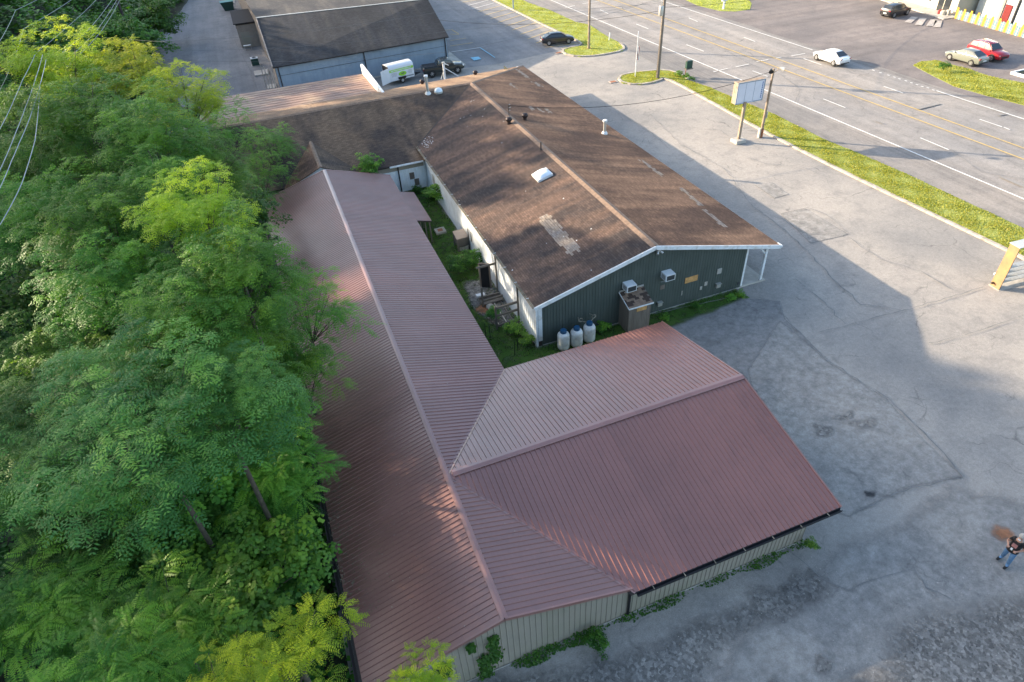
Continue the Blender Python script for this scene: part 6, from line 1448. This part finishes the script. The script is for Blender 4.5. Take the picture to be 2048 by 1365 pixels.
def crown(seed, style, R=1.0, rz=.8, nclu=70, per=26, flen=.42, lw=.34, pairs=6, droop=.45, clr=.20, mat='mid', lumps=.35):
    """foliage crown of unit-ish radius in metres, centre at origin"""
    rng = np.random.default_rng(seed)
    d = norm(rng.normal(0,1,(nclu*3,3))); d = d[d[:,2] > -.45][:nclu]; nclu = len(d)
    ph = rng.uniform(0,6.28,6)
    bump = 1+lumps*(np.sin(d[:,0]*3.1+ph[0])*np.cos(d[:,1]*3.3+ph[1])*.6+np.sin(d[:,2]*4+d[:,0]*2+ph[2])*.4)
    rad = R*bump*rng.uniform(.5,1.12,nclu); C = d*rad[:,None]*np.array([1,1,rz])
    inner = rng.random(nclu) < .18; C[inner] *= .6
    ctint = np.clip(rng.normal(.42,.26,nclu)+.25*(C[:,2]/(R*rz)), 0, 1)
    V = []; Q = []; T = []; off = 0
    K = per; cid = np.repeat(np.arange(nclu), K); N = len(cid)
    az = rng.uniform(0,6.283,N); ring = rng.random(N)**.6
    cr = clr*R*rng.uniform(.75,1.3,nclu)[cid]
    h = np.stack([np.cos(az), np.sin(az), np.zeros(N)], 1)
    base = C[cid]+h*(ring*cr)[:,None]; base[:,2] += (1-ring**2)*cr*.55+rng.normal(0,.12,N)*cr
    dr = norm(h*1.0+d[cid]*.35+np.array([0,0,.25])*(1.2-ring)[:,None]+rng.normal(0,.25,(N,3)))
    if style == 'broad':
        v, q, fi = broad(base, dr, flen*rng.uniform(.6,1.3,N), rng)
    else:
        v, q, fi = fronds(base, dr, flen*rng.uniform(.65,1.25,N), droop*rng.uniform(.5,1.5,N), pairs, lw, rng)
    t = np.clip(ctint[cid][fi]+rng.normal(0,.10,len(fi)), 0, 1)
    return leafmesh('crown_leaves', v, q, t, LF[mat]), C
CR_ = {}
spec = {
 'locustY': dict(style='frond', nclu=112, per=36, R=4.2, rz=.80, flen=.50, lw=.46, pairs=4, droop=.45, clr=.145, mat='yellow'),
 'locustM': dict(style='frond', nclu=112, per=36, R=4.2, rz=.80, flen=.48, lw=.46, pairs=4, droop=.5, clr=.145, mat='mid'),
 'locustP': dict(style='frond', nclu=125, per=36, R=4.2, rz=.72, flen=.42, lw=.5, pairs=4, droop=.4, clr=.135, mat='pale'),
 'sparse': dict(style='frond', nclu=42, per=26, R=3.0, rz=.9, flen=.55, lw=.30, pairs=6, droop=.5, clr=.22, mat='mid'),
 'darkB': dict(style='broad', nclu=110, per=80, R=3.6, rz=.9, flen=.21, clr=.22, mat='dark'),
 'sumac': dict(style='frond', nclu=52, per=15, R=2.6, rz=.7, flen=.85, lw=.24, pairs=11, droop=.35, clr=.12, mat='mid'),
 'sumacD': dict(style='frond', nclu=52, per=15, R=2.6, rz=.7, flen=.85, lw=.24, pairs=11, droop=.4, clr=.12, mat='dark'),
 'sumacY': dict(style='frond', nclu=46, per=18, R=2.2, rz=.75, flen=.62, lw=.28, pairs=8, droop=.45, clr=.11, mat='bright'),
 'farD': dict(style='broad', nclu=110, per=75, R=4.2, rz=.95, flen=.36, clr=.26, mat='dark'),
 'broadM': dict(style='broad', nclu=60, per=46, R=2.4, rz=.85, flen=.26, clr=.26, mat='mid'),
 'shrub': dict(style='broad', nclu=30, per=46, R=.9, rz=.8, flen=.13, clr=.32, mat='mid'),
 'shrubD': dict(style='broad', nclu=34, per=46, R=.9, rz=.7, flen=.11, clr=.34, mat='ivy'),
}
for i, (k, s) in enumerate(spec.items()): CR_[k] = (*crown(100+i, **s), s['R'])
def tree(kind, x, y, h, r, label, cat='tree', group=None, name=None, rz=0, trunk=True, sq=1.0, z0=None, seed=0):
    me, C, R = CR_[kind]; g0 = (hillh(x, y) if x < -21 else 0) if z0 is None else z0; rr = random.Random(seed*7+3)
    nm = name or {'locustY':'locust_tree','locustM':'locust_tree','locustP':'locust_tree','sparse':'young_tree','darkB':'dense_tree','sumac':'sumac_tree','sumacD':'sumac_tree','sumacY':'sumac_tree','farD':'woodland_tree','broadM':'broadleaf_tree','shrub':'shrub','shrubD':'shrub'}[kind]
    root = thing(nm, label, cat, (x, y, g0), group=group); del root['_abs']
    s = r/R; cz = h-r*spec[kind]['rz']*sq*.95
    o = bpy.data.objects.new('crown', me); COL.objects.link(o); o.parent = root; o.location = (0,0,cz); o.rotation_euler = (0,0,rz); o.scale = (s, s, s*sq)
    if trunk:
        b = MB(); ca, sa = math.cos(rz), math.sin(rz); tr = min(.13, .012*h+.03)
        lean = Vector((rr.uniform(-.3,.3), rr.uniform(-.3,.3), 0)); fork = Vector((lean.x, lean.y, max(.4, cz-r*.5)))
        b.tube([Vector((0,0,-.3)), fork*.5+Vector((rr.uniform(-.1,.1),rr.uniform(-.1,.1),0)), fork], [tr, tr*.8, tr*.62], 8)
        idx = rr.sample(range(len(C)), min(len(C), 16 if h > 5 else 7))
        for k in idx:
            c_ = C[k]*np.array([s,s,s*sq]); e = Vector((c_[0]*ca-c_[1]*sa, c_[0]*sa+c_[1]*ca, c_[2]+cz)); m_ = fork.lerp(e, .5)+Vector((0,0,-.1*r)); m_.x *= .8; m_.y *= .8
            b.tube([fork-Vector((0,0,.2)), m_, e], [tr*.34, tr*.2, tr*.07], 5, False)
        b.build('trunk', MT['bark'], root, smooth=60)
    return root
def tpx(kind, px, py, zc, r, label, h=None, **kw):
    """crown centre at photo point (px,py), zc metres up"""
    p = G(px, py, zc); rzf = spec[kind]['rz']*kw.get('sq', 1.0); hh = zc+r*rzf*.95
    g0 = hillh(p.x, p.y) if p.x < -21 else 0
    return tree(kind, p.x, p.y, hh-g0, r, label, rz=(px*1.7) % 6.28, seed=int(px), **kw)
TG = 'trees crowding the left side of the barn'
tpx('locustY',125,150,13.5,3.5,'bright yellow-green locust, topmost at the left under the power lines', group=TG)
tpx('locustY',268,155,13,2.7,'yellow-topped locust in front of the teal cabinet', group=TG)
tpx('locustY',372,210,12.5,2.7,'yellow locust overlapping the end of the service road', group=TG)
tpx('locustM',170,260,13.6,3.4,'mid-green locust below the topmost yellow one at the left', group=TG)
tpx('locustM',300,295,13.4,3.2,'mid-green locust left of the brown wing roof', group=TG)
tpx('locustM',105,335,11.5,3.3,'mid-green locust beside the power lines at the left edge', group=TG)
tpx('sparse',445,265,5.6,3.0,'thin open-crowned tree seen against the brown roof', group=TG)
tpx('sparse',540,300,5.0,2.6,'slender green tree standing before the brown wing roof', group=TG)
tpx('sparse',520,360,4.2,2.4,'low airy tree by the back corner of the barn roof', group=TG)
tpx('locustM',400,345,11.5,2.6,'green locust behind the yellow-tipped one near the barn', group=TG)
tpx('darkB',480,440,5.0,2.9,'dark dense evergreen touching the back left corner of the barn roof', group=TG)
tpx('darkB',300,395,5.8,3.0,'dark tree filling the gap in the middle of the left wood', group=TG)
tpx('locustM',110,450,11,3.3,'broad green locust at the left edge half way down', group=TG)
tpx('locustY',395,440,13,2.4,'yellow-tipped locust left of the barn roof', group=TG)
tpx('locustM',470,560,12,2.8,'large green locust leaning over the barn eave', group=TG)
tpx('sparse',612,640,6.5,2.7,'feathery branch-tree reaching out over the maroon roof', group=TG)
tpx('sparse',600,765,5.0,2.3,'thin green tree dipping over the roof edge below the feathery one', group=TG)
tpx('locustM',370,650,11.5,2.8,'green locust below the yellow-tipped one', group=TG)
tpx('locustM',500,720,7.0,3.0,'green locust close to the middle of the barn eave', group=TG)
tpx('locustM',330,410,12.4,2.6,'green locust wedged behind the yellow-tipped one', group=TG)
tpx('locustM',205,470,12,3.0,'tall green locust in the middle of the left wood', group=TG)
tpx('locustM',235,590,11,3.0,'tall green locust over the shaded hollow', group=TG)
tpx('locustM',40,240,11,2.8,'green locust at the left edge under the corner lines', group=TG)
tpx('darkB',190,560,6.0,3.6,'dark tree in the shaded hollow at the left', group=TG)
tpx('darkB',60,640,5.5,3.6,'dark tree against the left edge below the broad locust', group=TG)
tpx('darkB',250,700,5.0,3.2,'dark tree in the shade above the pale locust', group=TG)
tpx('locustP',290,870,11,3.8,'large pale blue-green locust in the lower left', group=TG)
tpx('locustP',430,830,10.5,2.6,'pale locust between the large pale one and the barn', group=TG)
tpx('locustP',140,850,8.0,3.3,'pale locust at the left of the large pale one', group=TG)
tpx('locustM',90,760,7.0,3.0,'green locust above the pale trees at the left edge', group=TG)
tpx('sumac',555,950,4.6,2.3,'sumac beside the barn wall below the thin trees', group=TG)
tpx('sumac',60,960,5.0,2.6,'sumac at the left edge under the pale locust', group=TG)
tpx('sumacD',180,1090,4.0,2.8,'dark sumac in the lower left corner', group=TG)
tpx('sumacD',480,1010,3.6,2.2,'dark sumac in front of the ivy-covered trunk', group=TG)
tpx('broadM',470,1130,3.6,1.8,'round-leaved tree low in the wood near the barn', group=TG)
tpx('broadM',575,1120,3.8,1.7,'fresh green tree standing against the barn side', group=TG)
tpx('sumac',330,1260,5.2,2.2,'sumac with long fronds near the bottom edge', group=TG)
tpx('sumac',90,1240,5.0,2.6,'sumac with long fronds in the bottom left corner', group=TG)
tpx('broadM',470,1240,4.2,1.8,'leafy tree just above the bright sumac', group=TG)
tpx('sumacY',570,1330,8.6,1.5,'bright yellow-green sumac at the bottom edge left of the barn', group=TG)
tpx('sumacY',420,1420,8.0,1.3,'bright sumac cut by the bottom edge', group=TG)
tpx('sumacY',830,1378,6.0,.95,'bright sumac top poking up before the barn gable', group=TG)
tpx('sumac',230,1370,7.0,2.0,'green sumac at the bottom edge further left', group=TG)
tpx('broadM',730,325,3.6,1.15,'small fresh tree between the barn end and the brown roof', group='courtyard plants', seed=None) if False else tree('broadM', *tuple(G(735,328,3.4))[:2], 4.0, 1.15, 'small fresh green tree between the barn end and the brown roof')
tpx('broadM',420,990,4.5,1.9,'leafy tree under the edge of the large pale locust', group=TG)
tpx('darkB',370,1130,3.6,2.2,'dark tree low down left of the ivy column', group=TG)
tpx('broadM',545,850,4.2,1.8,'leafy tree tight against the barn eave', group=TG)
# ivy column
p = G(310,1050,4.5); t = tree('darkB', p.x, p.y, 7.2, 1.5, 'tall dead trunk smothered in ivy in the lower left wood', cat='ivy column', name='ivy_column', sq=2.4, seed=5); 
for c_ in t.children:
    if c_.name.startswith('crown'): c_.name = 'ivy'
# hillside woods that can be told apart
HL = ['dark hillside tree at the left edge behind the topmost locust', 'dark hillside tree at the left edge beside the green locust', 'dark tree right behind the yellow-topped locusts below the bundle of lines', 'dark hillside tree under the corner power lines', 'dark hillside tree at the top edge below the line bundle', 'dark tree overhanging the upper bend of the service road', 'dark tree highest in the top left corner', 'dark hillside tree around the leaning pole', 'dark tree around the vine-hung pole', 'dark hillside tree at the edge above the green locusts']
k = 0
hr = random.Random(12)
names = ['dark woodland tree high on the hillside', 'dark woodland tree low on the hillside']
for (px, py, z0) in ((30,190,6),(20,330,3),(190,60,3),(120,40,6),(200,10,6),(300,20,3),(90,-10,10),(20,60,11),(250,60,3),(30,120,8)):
    q = G(px, py, z0+2.5); g0 = hillh(q.x, q.y); R0 = hr.uniform(3.0,4.6); k += 1
    tree('farD', q.x, q.y, 6.5, R0, HL[k-1], group='trees on the hillside', rz=k*1.3, z0=min(g0, z0+1), trunk=False, seed=k)
# shrubs
def shrub(px, py, r, label, kind='shrub', h=None, gname='shrubs and weeds in the yard'):
    p = G(px, py); return tree(kind, p.x, p.y, h or r*1.5, r, label, cat='shrub', group=gname, rz=px % 6, trunk=False, seed=px)
shrub(877,415,.95,'leafy bush against the white side wall of the store', h=2.0); shrub(862,400,.7,'low bush left of the leafy one by the white wall')
shrub(945,537,.9,'dark weeds mounded at the foot of the white wall', 'shrubD'); shrub(915,548,.9,'dark weeds in the middle of the courtyard', 'shrubD'); shrub(1030,672,.7,'broad-leaved weeds by the timber deck'); shrub(1055,692,.55,'bright weeds at the store corner')
shrub(990,640,.6,'small weeds under the deck frame','shrubD'); shrub(835,388,.5,'small dark tuft in the far courtyard corner','shrubD'); shrub(1205,665,.5,'grass tuft between the tanks and the shed')
shrub(1480,592,.45,'bright weeds beside the porch slab', h=.3); shrub(1460,600,.35,'low weeds at the foot of the green wall', h=.4); shrub(1330,638,.4,'weeds to the right of the wooden shed', h=.25); shrub(1390,620,.35,'dark scrub under the plywood patch', 'shrubD', h=.5)
shrub(1618,1100,.3,'bright weed tuft at the front corner of the barn wing', h=.6); shrub(1192,1296,.5,'ivy bush at the foot of the barn gable', 'shrubD')
shrub(1357,155,.5,'dark green shrub beside the small stand sign', gname='shrubs in the grass nose'); shrub(1372,161,.5,'bright shrub under the small stand sign', gname='shrubs in the grass nose'); shrub(1384,165,.4,'dark low shrub at the edge of the grass nose','shrubD', gname='shrubs in the grass nose'); shrub(1885,144,.7,'dark tuft in the far grass patch','shrubD', gname='shrubs in the far grass')
# ivy climbing the barn gable wall
def ivy(x, y, z0, z1, w, label, out=(0,-1,0), n=500, seed=1):
    rng = np.random.default_rng(seed); z = rng.uniform(z0, z1, n); xx = x+rng.normal(0, w/2.5, n)*(1-.3*(z-z0)/(z1-z0)); b = np.stack([xx, y-rng.uniform(.04,.22,n), z], 1)
    v, q, fi = broad(b, np.tile([0,-1.0,.2],(n,1)), rng.uniform(.07,.15,n), rng); o = bpy.data.objects.new('climbing_ivy', leafmesh('ivy_leaves', v, q, np.clip(rng.normal(.5,.2,n),0,1), LF['ivy'])); COL.objects.link(o); return tag(o, label, 'ivy')
for (px, py0, py1, w, lab) in ((982,1270,1320,.35,'upper ivy patch climbing the tan gable wall'),(965,1305,1362,.40,'lower ivy patch climbing the tan gable wall'),(1328,1200,1222,.28,'ivy sprig on the wing wall right of the downspout'),(940,1285,1295,.2,'small ivy sprig high on the gable wall'),(880,1325,1350,.4,'ivy patch under the left rake of the gable')):
    a_, c_ = PY(px, py0, FY), PY(px, py1, FY); ivy(a_.x, FY-.02, c_.z, a_.z, w, lab, n=int(900*w), seed=px)
def wallweeds(x0, x1, y, n, hmax, depth, seed, label):
    rng = np.random.default_rng(seed); x = rng.uniform(x0, x1, n); d = .5+.5*np.sin(x*1.9+seed)*np.sin(x*.83+2); ok = rng.random(n) < d**1.5+.04; x = x[ok]; d = d[ok]; n = len(x)
    u = rng.random(n); z = hmax*d*rng.random(n)*(1-u*.8); b = np.stack([x, y-.05-u*depth*(.4+d), z+.02], 1)
    v, q, fi = broad(b, np.tile([0,-.6,.8],(n,1)), rng.uniform(.05,.12,n), rng); o = bpy.data.objects.new('wall_weeds', leafmesh('weed_leaves', v, q, np.clip(rng.normal(.45,.25,n)+z*.3,0,1), LF['ivy'])); COL.objects.link(o); o['kind'] = 'stuff'; return o
wallweeds(3.0, 8.3, FY, 1900, .5, .35, 3, ''); wallweeds(8.3, 17.4, FY, 1500, .22, .35, 5, ''); wallweeds(12.0, 26.4, WY, 2600, .22, .8, 8, '')
# litter on the left roof edge
rng = np.random.default_rng(4); n = 2600; y_ = rng.uniform(14, 34, n); u = rng.beta(1.1, 4.5, n)*2.4; x_ = BX0+.05+u; z_ = EZ+(x_-BX0)/run*(RZ-EZ)+.05
v, q, fi = broad(np.stack([x_,y_,z_],1), np.tile([0,0,1.0],(n,1)), rng.uniform(.02,.07,n), rng); me = leafmesh('litter', v, q, np.zeros(n), MT['litter']); o = bpy.data.objects.new('leaf_litter', me); COL.objects.link(o); o['kind'] = 'stuff'; tag(o, 'dry leaf litter lying along the left edge of the maroon roof', 'litter')
rng = np.random.default_rng(14); n = 900; y_ = rng.uniform(BY0+.3, BY1-.3, n); x_ = rng.uniform(BX0+.1, BX1-.2, n); ok = (x_ < RXc-.3) | (rng.random(n) < .25); ok &= ~((x_ > RXc) & (y_ > WY0) & (y_ < WY1) & (x_ > RXc+.74*abs(y_-WYc)-.1)); y_, x_ = y_[ok], x_[ok]; z_ = RZ-abs(x_-RXc)/run*(RZ-EZ)+.045
v, q, fi = broad(np.stack([x_,y_,z_],1), np.tile([0,0,1.0],(len(x_),1)), rng.uniform(.012,.05,len(x_)), rng); o = bpy.data.objects.new('roof_specks', leafmesh('specks', v, q, np.zeros(len(x_)), MT['conc'])); COL.objects.link(o); o['kind'] = 'stuff'
# undergrowth, one mass
rng = np.random.default_rng(9)
def mound(x, y): return 1.3+.9*np.sin(x*.55+1.3*np.sin(y*.31))*np.cos(y*.47+.8*np.sin(x*.4))+.5*np.sin(x*1.7+y*1.3)
hv = np.vectorize(hillh)
def under(n, x0, x1, y0, y1, size, mat, amp=1.0, clump=.8, keep=None):
    m_ = n//22; cx_, cy_ = rng.uniform(x0,x1,m_), rng.uniform(y0,y1,m_); X = np.repeat(cx_,22)+rng.normal(0,clump,m_*22); Y = np.repeat(cy_,22)+rng.normal(0,clump,m_*22)
    r2 = ((X-np.repeat(cx_,22))**2+(Y-np.repeat(cy_,22))**2)/clump**2
    Z = hv(X, Y)+np.maximum(.1, mound(X, Y)*amp)-r2*.10*amp+rng.normal(0,.12,len(X)); ok = (X < -2.7) if keep is None else keep(X, Y); X, Y, Z = X[ok], Y[ok], Z[ok]; N = len(X)
    v, q, fi = broad(np.stack([X,Y,Z],1), np.tile([0,0,1.0],(N,1)), size*rng.uniform(.6,1.4,N), rng); tint = np.clip(.5+.3*np.sin(X*.9)*np.cos(Y*.8)+rng.normal(0,.15,N),0,1)
    o = bpy.data.objects.new('undergrowth', leafmesh('undergrowth_leaves', v, q, tint, LF[mat])); COL.objects.link(o); o['kind'] = 'stuff'; return o
under(60000, -24, -2.7, 4, 60, .26, 'ivy', .75, .6)
tag(under(50000, -30, -5.6, 55, 100, .36, 'dark', .9, .9, lambda X, Y: (X < -2.7) & ~((X > -16) & (Y > 82+(X+16)*0) & (X > -13+(Y-90)*-.1))), None)
def keepF(X, Y): return X < np.interp(Y, [95,104,112,118,124,135,156,240], [-13.2,-13.6,-15.6,-15,-16.2,-13.2,-10,-7])
under(110000, -62, -8, 95, 235, .62, 'dark', 1.9, 1.5, keepF)
under(26000, -60, -8, 95, 235, .55, 'mid', 2.0, 1.2, keepF)
# woodland added out of view, profile cut to block sun and let gaps through
rng = np.random.default_rng(21); V_ = []; T_ = []
nb = 430; by = rng.uniform(20, 245, nb); bx = rng.uniform(-66, -42, nb)
cre = np.interp(by, [c_[0] for c_ in SHADE_CREST], [c_[1] for c_ in SHADE_CREST])
bz = cre-2.6+rng.normal(0,.9,nb)-np.abs(bx+54)*.12
for i in range(nb):
    n = 120; d_ = norm(rng.normal(0,1,(n,3))); V_.append(np.array([bx[i],by[i],bz[i]])+d_*rng.uniform(.5,1,(n,1))*np.array([2.8,2.8,2.2]))
P_ = np.concatenate(V_); v, q, fi = broad(P_, np.zeros_like(P_), rng.uniform(.8,1.5,len(P_)), rng)
o = bpy.data.objects.new('shade_woodland', leafmesh('woodland_leaves', v, q, np.clip(rng.normal(.5,.2,len(P_)),0,1), LF['dark'])); COL.objects.link(o); o['kind'] = 'stuff'
# grass blades
def inside(poly, X, Y):
    c = np.zeros(len(X), bool); n = len(poly)
    for i in range(n):
        x1, y1, x2, y2 = poly[i][0], poly[i][1], poly[i-1][0], poly[i-1][1]
        cnd = ((y1 > Y) != (y2 > Y)); xi = (x2-x1)*(Y-y1)/(y2-y1+1e-9)+x1; c ^= cnd & (X < xi)
    return c
def blades(poly, n, h, z0, mat, label, w=.05):
    P = np.array([(p[0], p[1]) for p in poly]); X = rng.uniform(P[:,0].min(), P[:,0].max(), n*3); Y = rng.uniform(max(P[:,1].min(), 5), P[:,1].max(), n*3); ok = inside(P, X, Y); X, Y = X[ok][:n], Y[ok][:n]; N = len(X)
    a = rng.uniform(0,6.28,N); dx, dy = np.cos(a)*w, np.sin(a)*w; H = h*rng.uniform(.4,1.3,N)*(1+.5*np.sin(X*2.1)*np.sin(Y*1.7)); lx, ly = rng.normal(0,.4,N)*H, rng.normal(0,.4,N)*H
    v = np.stack([np.stack([X-dx,Y-dy,np.full(N,z0)],1), np.stack([X+dx,Y+dy,np.full(N,z0)],1), np.stack([X+lx+dx*.2,Y+ly+dy*.2,z0+H],1), np.stack([X+lx-dx*.2,Y+ly-dy*.2,z0+H],1)],1).reshape(-1,3)
    o = bpy.data.objects.new('grass_blades', leafmesh('blades', v, np.arange(len(v)).reshape(-1,4), np.clip(rng.normal(.5,.25,N),0,1), LF[mat])); COL.objects.link(o); o['kind'] = 'stuff'; return o
blades(GRASS['strip'], 60000, .06, .09, 'grass', ''); blades(GRASS['island'], 26000, .06, .09, 'grass', ''); blades(GRASS['farB'], 22000, .08, .04, 'grass', '', .05); blades(GRASS['farA'], 8000, .07, .04, 'grass', '', .05)
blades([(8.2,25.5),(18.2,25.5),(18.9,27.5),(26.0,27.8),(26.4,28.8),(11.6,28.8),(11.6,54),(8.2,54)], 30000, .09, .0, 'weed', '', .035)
# scattered litter on the lot
rng = np.random.default_rng(33); n = 420; pts = [G(*p_) for p_ in zip(rng.uniform(1300,2048,n), 720+rng.beta(1.4,1.1,n)*640)]
b = MB()
for p_ in pts:
    if BX0 < p_.x < WX1-.5 and BY0-.3 < p_.y < WY1+.5: continue
    s = rng.uniform(.01,.035); a_ = rng.uniform(0,3); b.add([(p_.x+s*math.cos(a_),p_.y+s*math.sin(a_),LAY[0]+.006),(p_.x+s*.5*math.cos(a_+1.5),p_.y+s*.5*math.sin(a_+1.5),LAY[0]+.02),(p_.x-s*math.cos(a_),p_.y-s*math.sin(a_),LAY[0]+.006),(p_.x-s*.5*math.cos(a_+1.5),p_.y-s*.5*math.sin(a_+1.5),LAY[0]+.02)], [(0,1,2,3)])
o = b.build('ground_debris', MT['conc']); o['kind'] = 'stuff'
done_abs()
